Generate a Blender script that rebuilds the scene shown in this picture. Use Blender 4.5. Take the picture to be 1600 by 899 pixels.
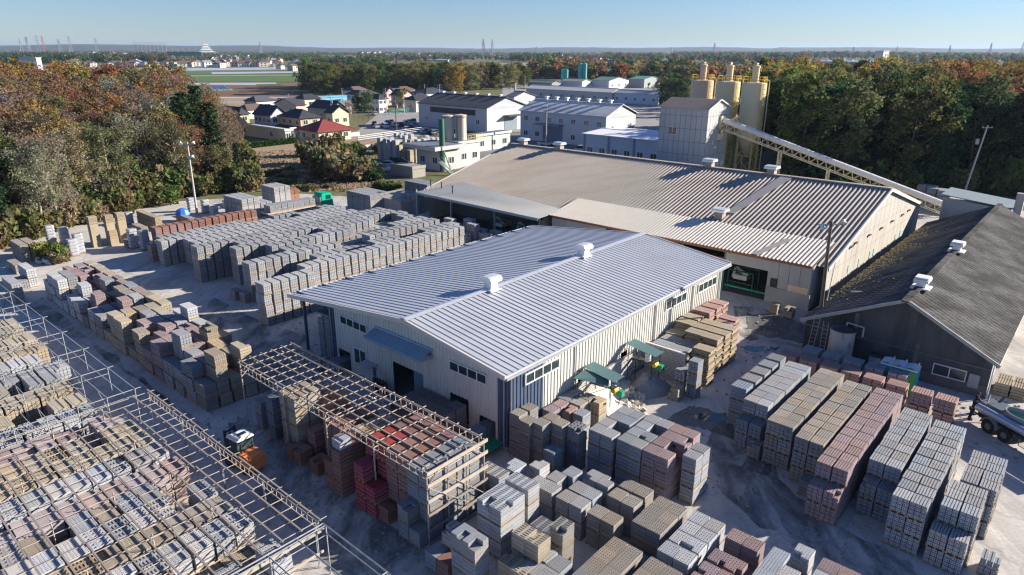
import bpy, math, random
from mathutils import Vector, Matrix
import numpy as np

for o in list(bpy.data.objects):
    bpy.data.objects.remove(o)
SC = bpy.context.scene
COL = SC.collection
R = random.Random(7)

# ------------------------------------------------------------------ camera
F = 1066.0; CAMH = 25.0; HY0, HY1 = 74.5, 79.5
ROLL = math.atan2(HY1 - HY0, 1600)
PITCH = math.atan((449.5 - (HY0 + HY1) / 2) / F)
cam = bpy.data.cameras.new('camera'); cam_o = bpy.data.objects.new('camera', cam); COL.objects.link(cam_o)
cam.sensor_width = 36.0; cam.lens = 36.0 * F / 1600.0
cam.clip_start = 0.5; cam.clip_end = 40000
cam_o.location = (0, 0, CAMH)
cam_o.matrix_world = Matrix.Translation((0, 0, CAMH)) @ Matrix.Rotation(math.radians(90) - PITCH, 4, 'X') @ Matrix.Rotation(ROLL, 4, 'Z')
SC.camera = cam_o

# ------------------------------------------------------------------ light
SUN_EL = math.radians(21.0)
TH = math.radians(48.6)                      # direction of the yard's long axis (u); v is 90 deg to the left
SUN_AZ = math.radians(48.6 - 36.5)           # from +X, counter-clockwise
SC.world = bpy.data.worlds.new('World'); SC.world.use_nodes = True
wn = SC.world.node_tree
sky = wn.nodes.new('ShaderNodeTexSky'); sky.sky_type = 'NISHITA'; sky.sun_disc = False
sky.sun_elevation = SUN_EL; sky.sun_rotation = math.radians(90) - SUN_AZ
sky.altitude = 50; sky.air_density = 1.0; sky.dust_density = 0.0; sky.ozone_density = 3.0
bg = wn.nodes['Background']; bg.inputs['Strength'].default_value = 0.044
vm_ = wn.nodes.new('ShaderNodeVectorMath'); vm_.operation = 'MULTIPLY'; vm_.inputs[1].default_value = (0.80, 0.96, 1.36)
wn.links.new(sky.outputs[0], vm_.inputs[0]); wn.links.new(vm_.outputs[0], bg.inputs['Color'])
sun = bpy.data.lights.new('sun', 'SUN'); sun.energy = 5.0; sun.angle = math.radians(0.5); sun.color = (1.0, 0.90, 0.77)
sun_o = bpy.data.objects.new('sun', sun); COL.objects.link(sun_o)
sd = Vector((math.cos(SUN_AZ) * math.cos(SUN_EL), math.sin(SUN_AZ) * math.cos(SUN_EL), math.sin(SUN_EL)))
sun_o.rotation_euler = sd.to_track_quat('Z', 'Y').to_euler()
SC.view_settings.view_transform = 'Standard'; SC.view_settings.look = 'None'
SC.view_settings.exposure = 1.2; SC.view_settings.gamma = 1.0; SC.view_settings.use_curve_mapping = False
HAZE = 0.00006
SC.render.engine = 'CYCLES'
SC.cycles.max_bounces = 6; SC.cycles.diffuse_bounces = 3; SC.cycles.glossy_bounces = 3
SC.cycles.transparent_max_bounces = 6; SC.cycles.volume_bounces = 0; SC.cycles.pixel_filter_type = 'BLACKMAN_HARRIS'; SC.cycles.filter_width = 1.25

# ------------------------------------------------------------------ places: photo measurements to metres
O0 = (-0.27, 38.85)
def W(px, py, z=0.0):
    u = (px - 800) / F; v = (py - 449.5) / F
    c, s = math.cos(-ROLL), math.sin(-ROLL)
    u, v = c * u - s * v, s * u + c * v
    cp, sp = math.cos(PITCH), math.sin(PITCH)
    d = (u, cp - v * sp, -sp - v * cp)
    t = (z - CAMH) / d[2]
    return (d[0] * t, d[1] * t)
def P(x, y, z=0.0):
    cp, sp = math.cos(PITCH), math.sin(PITCH)
    dy, dz = y, z - CAMH
    zc = dy * cp - dz * sp
    u = x / zc; v = -(dy * sp + dz * cp) / zc
    c, s = math.cos(ROLL), math.sin(ROLL)
    return (800 + F * (c * u - s * v), 449.5 + F * (s * u + c * v))
def UVof(x, y):
    dx, dy = x - O0[0], y - O0[1]
    return (dx * math.cos(TH) + dy * math.sin(TH), -dx * math.sin(TH) + dy * math.cos(TH))
def UV(px, py, z=0.0): return UVof(*W(px, py, z))
def XY(u, v): return (O0[0] + u * math.cos(TH) - v * math.sin(TH), O0[1] + u * math.sin(TH) + v * math.cos(TH))
def hgt(x, y, py):
    lo, hi = -5.0, 90.0
    for _ in range(50):
        m = (lo + hi) / 2
        if P(x, y, m)[1] > py: lo = m
        else: hi = m
    return lo
def dist(x, y): return math.hypot(x, y)

# ------------------------------------------------------------------ materials
MATS = {}
def mat(name, col, rough=0.8, var=0.12, scale=1.5, bump=0.0, metal=0.0, col2=None, spec=0.3, objcol=False, attr=None,
        stain=None, stain_scale=0.35, stain_amt=0.5, stretch=None, emit=0, fine=0.0, fscale=30):
    if name in MATS: return MATS[name]
    m = bpy.data.materials.new(name); m.use_nodes = True; nt = m.node_tree; N = nt.nodes; L = nt.links
    b = N['Principled BSDF']; b.inputs['Roughness'].default_value = rough; b.inputs['Metallic'].default_value = metal
    b.inputs['Specular IOR Level'].default_value = spec
    tc = N.new('ShaderNodeNewGeometry')
    vec = tc.outputs['Position']
    if stretch:
        mp = N.new('ShaderNodeMapping'); mp.inputs['Scale'].default_value = stretch[:3]
        if len(stretch) > 3: mp.inputs['Rotation'].default_value = (0, 0, stretch[3])
        L.new(vec, mp.inputs[0]); vec = mp.outputs[0]
    nz = N.new('ShaderNodeTexNoise'); nz.inputs['Scale'].default_value = scale; nz.inputs['Detail'].default_value = 6
    nz.inputs['Roughness'].default_value = 0.65
    L.new(vec, nz.inputs['Vector'])
    if objcol:
        oi = N.new('ShaderNodeObjectInfo'); base = oi.outputs['Color']
    elif attr:
        at = N.new('ShaderNodeAttribute'); at.attribute_name = attr; base = at.outputs['Color']
    else:
        rgb = N.new('ShaderNodeRGB'); rgb.outputs[0].default_value = (*col, 1); base = rgb.outputs[0]
    if col2 is not None:
        r1 = N.new('ShaderNodeMapRange'); r1.inputs[1].default_value = 0.4; r1.inputs[2].default_value = 0.62
        L.new(nz.outputs[0], r1.inputs[0])
        mx = N.new('ShaderNodeMix'); mx.data_type = 'RGBA'; L.new(r1.outputs[0], mx.inputs[0]); L.new(base, mx.inputs[6])
        mx.inputs[7].default_value = (*col2, 1); base = mx.outputs[2]
    # brightness variation
    r2 = N.new('ShaderNodeMapRange'); r2.inputs[1].default_value = 0.25; r2.inputs[2].default_value = 0.75
    r2.inputs[3].default_value = 1 - var; r2.inputs[4].default_value = 1 + var
    L.new(nz.outputs[0], r2.inputs[0])
    mv = N.new('ShaderNodeVectorMath'); mv.operation = 'SCALE'; L.new(base, mv.inputs[0]); L.new(r2.outputs[0], mv.inputs['Scale'])
    out = mv.outputs[0]
    if fine > 0:
        n4 = N.new('ShaderNodeTexNoise'); n4.inputs['Scale'].default_value = fscale; n4.inputs['Detail'].default_value = 3
        L.new(tc.outputs['Position'], n4.inputs['Vector'])
        r4 = N.new('ShaderNodeMapRange'); r4.inputs[1].default_value = 0.3; r4.inputs[2].default_value = 0.7
        r4.inputs[3].default_value = 1 - fine; r4.inputs[4].default_value = 1 + fine
        L.new(n4.outputs[0], r4.inputs[0])
        m4 = N.new('ShaderNodeVectorMath'); m4.operation = 'SCALE'; L.new(out, m4.inputs[0]); L.new(r4.outputs[0], m4.inputs['Scale'])
        out = m4.outputs[0]
    if stain is not None:
        n2 = N.new('ShaderNodeTexNoise'); n2.inputs['Scale'].default_value = stain_scale; n2.inputs['Detail'].default_value = 8
        n2.inputs['Roughness'].default_value = 0.7; L.new(vec, n2.inputs['Vector'])
        r3 = N.new('ShaderNodeMapRange'); r3.inputs[1].default_value = 0.50; r3.inputs[2].default_value = 0.68
        r3.inputs[4].default_value = stain_amt; L.new(n2.outputs[0], r3.inputs[0])
        m3 = N.new('ShaderNodeMix'); m3.data_type = 'RGBA'; L.new(r3.outputs[0], m3.inputs[0]); L.new(out, m3.inputs[6])
        m3.inputs[7].default_value = (*stain, 1); out = m3.outputs[2]
    L.new(out, b.inputs['Base Color'])
    if bump > 0:
        n3 = N.new('ShaderNodeTexNoise'); n3.inputs['Scale'].default_value = 14; n3.inputs['Detail'].default_value = 5
        L.new(tc.outputs['Position'], n3.inputs['Vector'])
        bp = N.new('ShaderNodeBump'); bp.inputs['Strength'].default_value = bump; bp.inputs['Distance'].default_value = 0.03
        L.new(n3.outputs[0], bp.inputs['Height']); L.new(bp.outputs[0], b.inputs['Normal'])
    if emit:
        b.inputs['Emission Color'].default_value = (*col, 1); b.inputs['Emission Strength'].default_value = emit
    MATS[name] = m
    return m

# ------------------------------------------------------------------ mesh builder
class MB:
    def __init__(s): s.v = []; s.f = []; s.m = []
    def quad(s, a, b, c, d, m=0):
        n = len(s.v); s.v += [a, b, c, d]; s.f.append((n, n + 1, n + 2, n + 3)); s.m.append(m)
    def poly(s, pts, m=0):
        n = len(s.v); s.v += list(pts); s.f.append(tuple(range(n, n + len(pts)))); s.m.append(m)
    def box(s, x0, y0, z0, x1, y1, z1, m=0, bottom=True):
        n = len(s.v)
        s.v += [(x0, y0, z0), (x1, y0, z0), (x1, y1, z0), (x0, y1, z0), (x0, y0, z1), (x1, y0, z1), (x1, y1, z1), (x0, y1, z1)]
        fs = [(4, 5, 6, 7), (0, 1, 5, 4), (1, 2, 6, 5), (2, 3, 7, 6), (3, 0, 4, 7)]
        if bottom: fs.append((3, 2, 1, 0))
        for f in fs: s.f.append(tuple(n + i for i in f)); s.m.append(m)
    def cbox(s, cx, cy, cz, sx, sy, sz, rz=0.0, m=0, tilt=None):
        n = len(s.v); c, sn = math.cos(rz), math.sin(rz)
        M = None
        if tilt: M = Matrix.Rotation(rz, 3, 'Z') @ Matrix.Rotation(tilt[0], 3, 'X') @ Matrix.Rotation(tilt[1], 3, 'Y')
        for dz in (-.5, .5):
            for dx, dy in ((-.5, -.5), (.5, -.5), (.5, .5), (-.5, .5)):
                if M is not None:
                    p = M @ Vector((dx * sx, dy * sy, dz * sz)); s.v.append((cx + p.x, cy + p.y, cz + p.z))
                else:
                    x, y = dx * sx, dy * sy
                    s.v.append((cx + c * x - sn * y, cy + sn * x + c * y, cz + dz * sz))
        for f in [(4, 5, 6, 7), (0, 1, 5, 4), (1, 2, 6, 5), (2, 3, 7, 6), (3, 0, 4, 7), (3, 2, 1, 0)]:
            s.f.append(tuple(n + i for i in f)); s.m.append(m)
    def tube(s, a, b, r0, r1=None, n=6, m=0, caps=True):
        r1 = r0 if r1 is None else r1
        a = Vector(a); b = Vector(b); d = (b - a)
        if d.length < 1e-6: return
        d.normalize(); u = d.orthogonal().normalized(); w = d.cross(u)
        k = len(s.v)
        for p, r in ((a, r0), (b, r1)):
            for i in range(n):
                t = 2 * math.pi * i / n
                s.v.append(tuple(p + (u * math.cos(t) + w * math.sin(t)) * r))
        for i in range(n):
            j = (i + 1) % n
            s.f.append((k + i, k + j, k + n + j, k + n + i)); s.m.append(m)
        if caps:
            s.f.append(tuple(k + n - 1 - i for i in range(n))); s.m.append(m)
            s.f.append(tuple(k + n + i for i in range(n))); s.m.append(m)
    def bar(s, a, b, w, h, m=0):
        a = Vector(a); b = Vector(b); d = (b - a).normalized()
        side = d.cross(Vector((0, 0, 1)))
        if side.length < 1e-4: side = Vector((1, 0, 0))
        side.normalize(); up = side.cross(d)
        k = len(s.v)
        for p in (a, b):
            for i, j in ((-1, -1), (1, -1), (1, 1), (-1, 1)):
                s.v.append(tuple(p + side * (i * w / 2) + up * (j * h / 2)))
        for f in [(0, 1, 5, 4), (1, 2, 6, 5), (2, 3, 7, 6), (3, 0, 4, 7), (3, 2, 1, 0), (4, 5, 6, 7)]:
            s.f.append(tuple(k + i for i in f)); s.m.append(m)
    def lathe(s, prof, cx=0, cy=0, n=24, m=0, ms=None):
        k = len(s.v)
        for r, z in prof:
            for i in range(n):
                t = 2 * math.pi * i / n
                s.v.append((cx + r * math.cos(t), cy + r * math.sin(t), z))
        for q in range(len(prof) - 1):
            for i in range(n):
                j = (i + 1) % n
                s.f.append((k + q * n + i, k + q * n + j, k + (q + 1) * n + j, k + (q + 1) * n + i)); s.m.append(ms[q] if ms else m)
    def mesh(s, name, mats, smooth=False):
        me = bpy.data.meshes.new(name)
        me.from_pydata([tuple(p) for p in s.v], [], s.f)
        for q in mats: me.materials.append(q)
        if len(mats) > 1: me.polygons.foreach_set('material_index', s.m)
        if smooth: me.polygons.foreach_set('use_smooth', [True] * len(me.polygons))
        me.update()
        return me
    def build(s, name, mats, parent=None, smooth=False, loc=None, rz=None):
        if not isinstance(mats, (list, tuple)): mats = [mats]
        return link(name, s.mesh(name, mats, smooth), parent, loc, rz)
def link(name, me, parent=None, loc=None, rz=None):
    o = bpy.data.objects.new(name, me); COL.objects.link(o)
    if parent is not None: o.parent = parent
    if loc is not None: o.location = loc
    if rz is not None: o.rotation_euler = (0, 0, rz)
    return o
def tag(o, label, cat, group=None):
    o['label'] = label; o['category'] = cat
    if group: o['group'] = group
    return o
def thing(name, label, cat, x, y, z=0.0, rz=0.0, group=None):
    o = bpy.data.objects.new(name, None); COL.objects.link(o); o.empty_display_size = 0.3
    o.location = (x, y, z); o.rotation_euler = (0, 0, rz)
    return tag(o, label, cat, group)
def thing_uv(name, label, cat, u, v, z=0.0, rot=0.0, group=None):
    x, y = XY(u, v); return thing(name, label, cat, x, y, z, TH + rot, group)
def struct(o): o['kind'] = 'structure'; return o
def stuff(o): o['kind'] = 'stuff'; return o
def copy_tree(root, x, y, z, rz, label=None, group=None):
    r = root.copy(); COL.objects.link(r); r.location = (x, y, z); r.rotation_euler = (0, 0, rz)
    if label: r['label'] = label
    if group: r['group'] = group
    for ch in root.children:
        c = ch.copy(); COL.objects.link(c); c.parent = r
        for g in ch.children:
            d = g.copy(); COL.objects.link(d); d.parent = c
    return r
ORD = ['first', 'second', 'third', 'fourth', 'fifth', 'sixth', 'seventh', 'eighth', 'ninth', 'tenth', 'eleventh', 'twelfth',
       'thirteenth', 'fourteenth', 'fifteenth', 'sixteenth', 'seventeenth', 'eighteenth', 'nineteenth', 'twentieth']
def ordn(i): return ORD[i] if i < 20 else ORD[19]

# shared materials
M_conc = mat('block_concrete', (0.4, 0.4, 0.4), 0.92, 0.10, 2.5, objcol=True, bump=0.25, fine=0.10, fscale=22)
M_conc_far = mat('block_concrete_far', (0.4, 0.4, 0.4), 0.92, 0.12, 1.2, attr='tint', fine=0.12, fscale=9)
M_wood = mat('pallet_wood', (0.30, 0.21, 0.125), 0.8, 0.35, 3.0)
M_strap = mat('blue_strap', (0.22, 0.36, 0.62), 0.4, 0.05)
M_plastic = mat('clear_wrap', (0.34, 0.35, 0.38), 0.22, 0.15, 4, spec=0.6, bump=0.6)
M_galv = mat('galvanised_pipe', (0.36, 0.375, 0.39), 0.55, 0.25, 3, metal=0.2)
M_rustpipe = mat('weathered_pipe', (0.36, 0.30, 0.25), 0.6, 0.3, 3, col2=(0.42, 0.38, 0.34))
M_timber = mat('weathered_timber', (0.27, 0.235, 0.215), 0.85, 0.25, 2)
M_timber2 = mat('pale_timber', (0.42, 0.36, 0.29), 0.85, 0.2, 2)
M_white = mat('white_paint', (0.72, 0.72, 0.70), 0.5, 0.06, 2)
M_dark = mat('dark_rubber', (0.02, 0.02, 0.022), 0.7, 0.2)
M_glass = mat('window_glass', (0.03, 0.05, 0.055), 0.12, 0.2, 1.0, spec=0.7)
M_black = mat('black_steel', (0.03, 0.032, 0.035), 0.5, 0.2)
# ================================================================== GROUND
M_soil = mat('dry_grass_soil', (0.17, 0.15, 0.08), 0.95, 0.35, 0.05, col2=(0.09, 0.11, 0.045), fine=0.3, fscale=0.6)
def ymat():
    m = mat('yard_concrete', (0.51, 0.485, 0.445), 0.9, 0.16, 0.35, stain=(0.20, 0.20, 0.20), stain_scale=0.11, stain_amt=0.5, fine=0.12, fscale=5, bump=0.3)
    nt = m.node_tree; N = nt.nodes; L = nt.links
    b = N['Principled BSDF']; src = b.inputs['Base Color'].links[0].from_socket
    tc = N.new('ShaderNodeNewGeometry'); mp = N.new('ShaderNodeMapping'); mp.inputs['Rotation'].default_value = (0, 0, -TH)
    mp.inputs['Scale'].default_value = (1.0, 0.13, 1); L.new(tc.outputs['Position'], mp.inputs[0])
    n = N.new('ShaderNodeTexNoise'); n.inputs['Scale'].default_value = 1.3; n.inputs['Detail'].default_value = 7; n.inputs['Distortion'].default_value = 1.2
    L.new(mp.outputs[0], n.inputs['Vector'])
    r = N.new('ShaderNodeMapRange'); r.inputs[1].default_value = 0.45; r.inputs[2].default_value = 0.70; r.inputs[4].default_value = 0.55; L.new(n.outputs[0], r.inputs[0])
    mx = N.new('ShaderNodeMix'); mx.data_type = 'RGBA'; L.new(r.outputs[0], mx.inputs[0]); L.new(src, mx.inputs[6]); mx.inputs[7].default_value = (0.30, 0.29, 0.28, 1)
    v = N.new('ShaderNodeTexVoronoi'); v.feature = 'DISTANCE_TO_EDGE'; v.inputs['Scale'].default_value = 0.09; v.inputs['Randomness'].default_value = 1
    nd = N.new('ShaderNodeTexNoise'); nd.inputs['Scale'].default_value = 1.2; L.new(tc.outputs['Position'], nd.inputs['Vector'])
    ad = N.new('ShaderNodeVectorMath'); ad.operation = 'ADD'; L.new(tc.outputs['Position'], ad.inputs[0]); L.new(nd.outputs['Color'], ad.inputs[1])
    L.new(ad.outputs[0], v.inputs['Vector'])
    rr = N.new('ShaderNodeMapRange'); rr.inputs[1].default_value = 0.004; rr.inputs[2].default_value = 0.012; rr.inputs[3].default_value = 0.22; rr.inputs[4].default_value = 0.0
    L.new(v.outputs['Distance'], rr.inputs[0])
    m2 = N.new('ShaderNodeMix'); m2.data_type = 'RGBA'; L.new(rr.outputs[0], m2.inputs[0]); L.new(mx.outputs[2], m2.inputs[6]); m2.inputs[7].default_value = (0.10, 0.10, 0.10, 1)
    L.new(m2.outputs[2], b.inputs['Base Color'])
    return m
M_yard = ymat()
def sheet_xy(name, pts, z, m):
    mb = MB(); mb.poly([(x, y, z) for x, y in pts]); return struct(mb.build(name, m))
def sheet_px(name, pts, z, m): return sheet_xy(name, [W(x, y, z) for x, y in pts], z, m)
sheet_xy('ground', [(-16000, -300), (16000, -300), (16000, 16000), (-16000, 16000)], -0.02, M_soil)
yard_pts = [XY(-60, -60), XY(110, -60), XY(110, -2), XY(100, 22), XY(62, 64), XY(45, 70), XY(36, 88), (-44, 121), (-64, 114), (-84, 99), (-110, 84), (-120, 20), (-60, -20)]
sheet_xy('yard', yard_pts, 0.0, M_yard)
M_asph = mat('parking_asphalt', (0.20, 0.20, 0.20), 0.9, 0.15, 0.2, fine=0.12, fscale=3)
M_asphl = mat('old_asphalt', (0.30, 0.29, 0.28), 0.9, 0.15, 0.15, fine=0.1, fscale=3)
sheet_px('parking_lot', [(548, 214), (590, 178), (640, 168), (700, 178), (700, 206), (655, 213), (600, 220)], 0.02, M_asphl)
sheet_px('service_road', [(570, 268), (600, 246), (700, 210), (1010, 205), (1030, 262), (900, 262), (700, 262), (640, 278)], 0.008, M_asph)
M_green1 = mat('young_crop', (0.075, 0.15, 0.04), 0.95, 0.2, 0.05); M_green2 = mat('leafy_crop', (0.055, 0.11, 0.035), 0.95, 0.2, 0.05)
M_brown = mat('ploughed_soil', (0.16, 0.085, 0.045), 0.95, 0.2, 0.08); M_tan = mat('dry_field', (0.30, 0.23, 0.14), 0.95, 0.2, 0.06, fine=0.15, fscale=0.8)
M_film = mat('mulch_film', (0.42, 0.46, 0.50), 0.5, 0.15, 0.1); M_lot = mat('dry_lot', (0.34, 0.25, 0.18), 0.95, 0.3, 0.12, col2=(0.25, 0.21, 0.12), fine=0.35, fscale=1.6)
for nm, pts, z, m in [
    ('crop_field', [(270, 113), (470, 111), (475, 118), (265, 119)], 0.05, M_green2), ('crop_field', [(280, 120), (480, 117), (482, 127), (300, 128)], 0.06, M_green1),
    ('crop_field', [(478, 118), (545, 117), (535, 130), (480, 128)], 0.05, M_green2), ('dirt_track', [(265, 107), (500, 105), (500, 108), (262, 111)], 0.05, M_film),
    ('film_covered_field', [(302, 129), (430, 129), (436, 133), (306, 133)], 0.05, M_film), ('film_covered_field', [(310, 135), (350, 134), (365, 141), (322, 142)], 0.05, M_film),
    ('ploughed_field', [(352, 134), (470, 133), (470, 141), (366, 141)], 0.04, M_brown), ('ploughed_field', [(330, 143), (470, 143), (474, 152), (334, 152)], 0.04, M_brown),
    ('dry_field', [(320, 153), (500, 153), (520, 170), (400, 172), (320, 172)], 0.03, M_tan), ('dry_field', [(100, 105), (262, 105), (270, 112), (100, 113)], 0.04, M_tan),
    ('dry_lot', [(372, 232), (470, 214), (560, 205), (640, 209), (600, 224), (560, 240), (592, 268), (560, 296), (370, 300)], 0.012, M_lot),
    ('far_field', [(720, 100), (860, 98), (860, 104), (720, 106)], 0.06, M_tan), ('crop_field', [(262, 113), (330, 112.6), (332, 116), (262, 117)], 0.09, M_green1), ('film_covered_field', [(330, 113), (470, 111.6), (472, 114), (332, 116)], 0.1, M_film), ('dirt_track', [(298, 117.8), (478, 116.6), (478, 118.2), (298, 119.6)], 0.11, M_tan), ('ploughed_field', [(305, 128.2), (480, 127.6), (481, 129), (306, 129.6)], 0.1, M_brown), ('dirt_track', [(330, 151.5), (478, 151.5), (478, 153.4), (330, 153.4)], 0.07, M_film), ('dirt_track', [(330, 159), (500, 157), (502, 160), (330, 163)], 0.06, M_asphl), ('dry_field', [(470, 119), (545, 118), (540, 124), (472, 125)], 0.09, M_tan), ('crop_strip', [(400, 132), (440, 131), (442, 134), (402, 134)], 0.09, M_green2)]:
    sheet_px(nm, pts, z, m)
sheet_px('works_yard', [(785, 133), (1060, 128), (1075, 175), (1050, 206), (930, 210), (785, 206)], 0.015, M_asphl)
# crop ridges under plastic film
for k in range(9):
    x0 = 311 + k * 4.6
    a = W(x0, 134.5); b = W(x0 + 13, 141)
    mb = MB(); mb.tube((a[0], a[1], 0.1), (b[0], b[1], 0.1), 0.45, n=5); struct(mb.build('film_ridge', M_film))
M_wet = mat('wet_ground', (0.15, 0.15, 0.15), 0.6, 0.35, 0.8, spec=0.4, stretch=(1, 0.15, 1, -TH), fine=0.2, fscale=4)
M_water = mat('puddle_water', (0.05, 0.06, 0.07), 0.06, 0.2, 1.0, spec=0.6)
def blob(pts, rnd, amp, n=6):
    out = []
    for i in range(len(pts)):
        a = pts[i]; b = pts[(i + 1) % len(pts)]
        for k in range(n):
            t = k / n; out.append((a[0] + (b[0] - a[0]) * t + rnd.uniform(-amp, amp), a[1] + (b[1] - a[1]) * t + rnd.uniform(-amp, amp)))
    return out
rb = random.Random(3)
sheet_xy('wet_ground', [W(*p) for p in blob([(1078, 634), (1100, 638), (1142, 652), (1150, 690), (1118, 676), (1090, 668), (1045, 664), (1028, 668), (1050, 648)], rb, 2.0)], 0.004, M_wet)
sheet_xy('wet_ground', [W(*p) for p in blob([(1172, 700), (1215, 715), (1200, 745), (1168, 735)], rb, 3.0)], 0.004, M_wet)
sheet_xy('wet_ground', [W(*p) for p in blob([(1165, 490), (1230, 495), (1280, 520), (1270, 540), (1200, 528), (1168, 512)], rb, 2.5)], 0.004, M_wet)
for c in [(1218, 548), (1195, 520), (1112, 654), (1178, 545)]:
    x, y = W(*c); sheet_xy('puddle', [(x + (1.0 + rb.uniform(-.3, .3)) * 1.1 * math.cos(t), y + (1 + rb.uniform(-.3, .3)) * .7 * math.sin(t)) for t in [i * math.pi / 7 for i in range(14)]], 0.009, M_water)
M_slab = mat('concrete_slab', (0.36, 0.35, 0.33), 0.85, 0.15, 0.8, stain=(0.18, 0.18, 0.18))
for c in [((1222, 538), (1262, 545), (1252, 562), (1205, 556)), ((1150, 712), (1172, 707), (1158, 730), (1140, 722)) ]:
    sheet_px('ground_slab', c, 0.03, M_slab)

dm = mat('damp_and_shade', (0.11, 0.11, 0.112), 0.7, 0.3, 0.8)  # lane damp, with lane shade painted into the same dark blotches
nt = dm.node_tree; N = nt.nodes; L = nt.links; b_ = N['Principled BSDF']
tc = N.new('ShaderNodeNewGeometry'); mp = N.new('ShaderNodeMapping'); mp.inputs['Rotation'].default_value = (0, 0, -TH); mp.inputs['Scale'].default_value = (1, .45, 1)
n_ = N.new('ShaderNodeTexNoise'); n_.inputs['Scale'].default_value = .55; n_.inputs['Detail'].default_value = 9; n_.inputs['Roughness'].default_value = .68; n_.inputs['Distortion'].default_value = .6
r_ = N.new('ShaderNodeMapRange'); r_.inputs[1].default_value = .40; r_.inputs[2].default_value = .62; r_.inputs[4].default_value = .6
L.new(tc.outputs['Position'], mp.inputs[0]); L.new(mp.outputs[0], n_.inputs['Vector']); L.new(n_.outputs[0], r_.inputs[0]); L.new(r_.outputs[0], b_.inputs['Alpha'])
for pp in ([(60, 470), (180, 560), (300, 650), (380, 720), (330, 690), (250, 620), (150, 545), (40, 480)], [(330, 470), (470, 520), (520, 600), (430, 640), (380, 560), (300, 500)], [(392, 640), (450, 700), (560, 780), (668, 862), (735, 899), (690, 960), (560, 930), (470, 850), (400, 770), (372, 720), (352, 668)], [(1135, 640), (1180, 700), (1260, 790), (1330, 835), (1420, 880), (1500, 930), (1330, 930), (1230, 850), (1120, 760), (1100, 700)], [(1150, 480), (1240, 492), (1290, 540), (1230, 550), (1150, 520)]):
    sheet_xy('damp_and_shade_ground', [W(*p) for p in blob(pp, rb, 6.0)], 0.006, dm)
# ================================================================== helpers for buildings (local coords = yard u, v)
def V3(*a): return Vector(a)
def ribbed(mb, Og, A, B, N, length, span, spacing, prof, m=0, holes=(), s0=0.0):
    ss = set([s0, s0 + length]); k = math.floor(s0 / spacing)
    def h(s):
        f = (s / spacing) % 1.0
        for i in range(len(prof) - 1):
            if prof[i][0] <= f <= prof[i + 1][0] + 1e-9:
                w = prof[i + 1][0] - prof[i][0]
                return prof[i][1] + (prof[i + 1][1] - prof[i][1]) * ((f - prof[i][0]) / w if w > 0 else 0)
        return prof[-1][1]
    s = k * spacing
    while s <= s0 + length + spacing:
        for f, _ in prof[:-1]:
            q = s + f * spacing
            if s0 < q < s0 + length: ss.add(round(q, 4))
        s += spacing
    for hh in holes:
        for q in hh[:2]:
            if s0 < q < s0 + length: ss.add(round(q, 4))
    ss = sorted(ss)
    for a, b in zip(ss, ss[1:]):
        if b - a < 1e-4: continue
        mid = (a + b) / 2; b0a, b1a = span(a + 1e-5); b0b, b1b = span(b - 1e-5)
        cuts = sorted([(q[2], q[3]) for q in holes if q[0] < mid < q[1]])
        segs = []; lo = None
        for c0, c1 in cuts:
            segs.append((lo, c0)); lo = c1
        segs.append((lo, None))
        for c0, c1 in segs:
            la = b0a if c0 is None else c0; lb = b0b if c0 is None else c0
            ta = b1a if c1 is None else c1; tb = b1b if c1 is None else c1
            if ta - la < 1e-3 and tb - lb < 1e-3: continue
            pa = Og + A * a + N * h(a + 1e-5); pb = Og + A * b + N * h(b - 1e-5)
            mb.quad(tuple(pa + B * la), tuple(pb + B * lb), tuple(pb + B * tb), tuple(pa + B * ta), m)
TRAP = [(0, 0), (.42, 0), (.52, 1), (.9, 1), (1.0, 0)]
WAVE = [(0, 0), (.14, .35), (.28, .86), (.4, 1), (.52, .86), (.66, .35), (.8, 0), (1, 0)]
def prof(p, h): return [(a, b * h) for a, b in p]
Zv = V3(0, 0, 1)
def window(parent, axis, c, a0, a1, z0, z1, n, out, fm=None, label=None, fw=0.07, rec=0.02, pm=None):
    """axis 'v': wall plane u=c, running along v, facing out (-1/+1) in u; axis 'u': wall plane v=c"""
    fm = fm or M_white; mb = MB(); w = (a1 - a0) / n
    def bx(s0, s1, zz0, zz1, d0, d1):
        d0, d1 = sorted((c + out * d0, c + out * d1))
        if axis == 'v': mb.box(d0, s0, zz0, d1, s1, zz1)
        else: mb.box(s0, d0, zz0, s1, d1, zz1)
    bx(a0, a1, z0 - fw, z0, 0, 0.09); bx(a0, a1, z1, z1 + fw, 0, 0.09)
    for i in range(n + 1):
        q = a0 + i * w; bx(q - fw / 2, q + fw / 2, z0 - fw + .003, z1 + fw - .003, 0, 0.085)
    fr = mb.build('window', fm, parent)
    if label: fr['label'] = label
    for i in range(n):
        p = MB(); s0, s1 = a0 + i * w + fw / 2, a0 + (i + 1) * w - fw / 2
        d0, d1 = sorted((c, c + out * 0.045))
        if axis == 'v': p.box(d0, s0, z0, d1, s1, z1)
        else: p.box(s0, d0, z0, s1, d1, z1)
        p.build('pane', pm or M_glass, fr)
    return fr
def part(parent, name, mats, fn, label=None, smooth=False):
    mb = MB(); fn(mb); o = mb.build(name, mats, parent, smooth)
    if label: o['label'] = label
    return o
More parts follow.
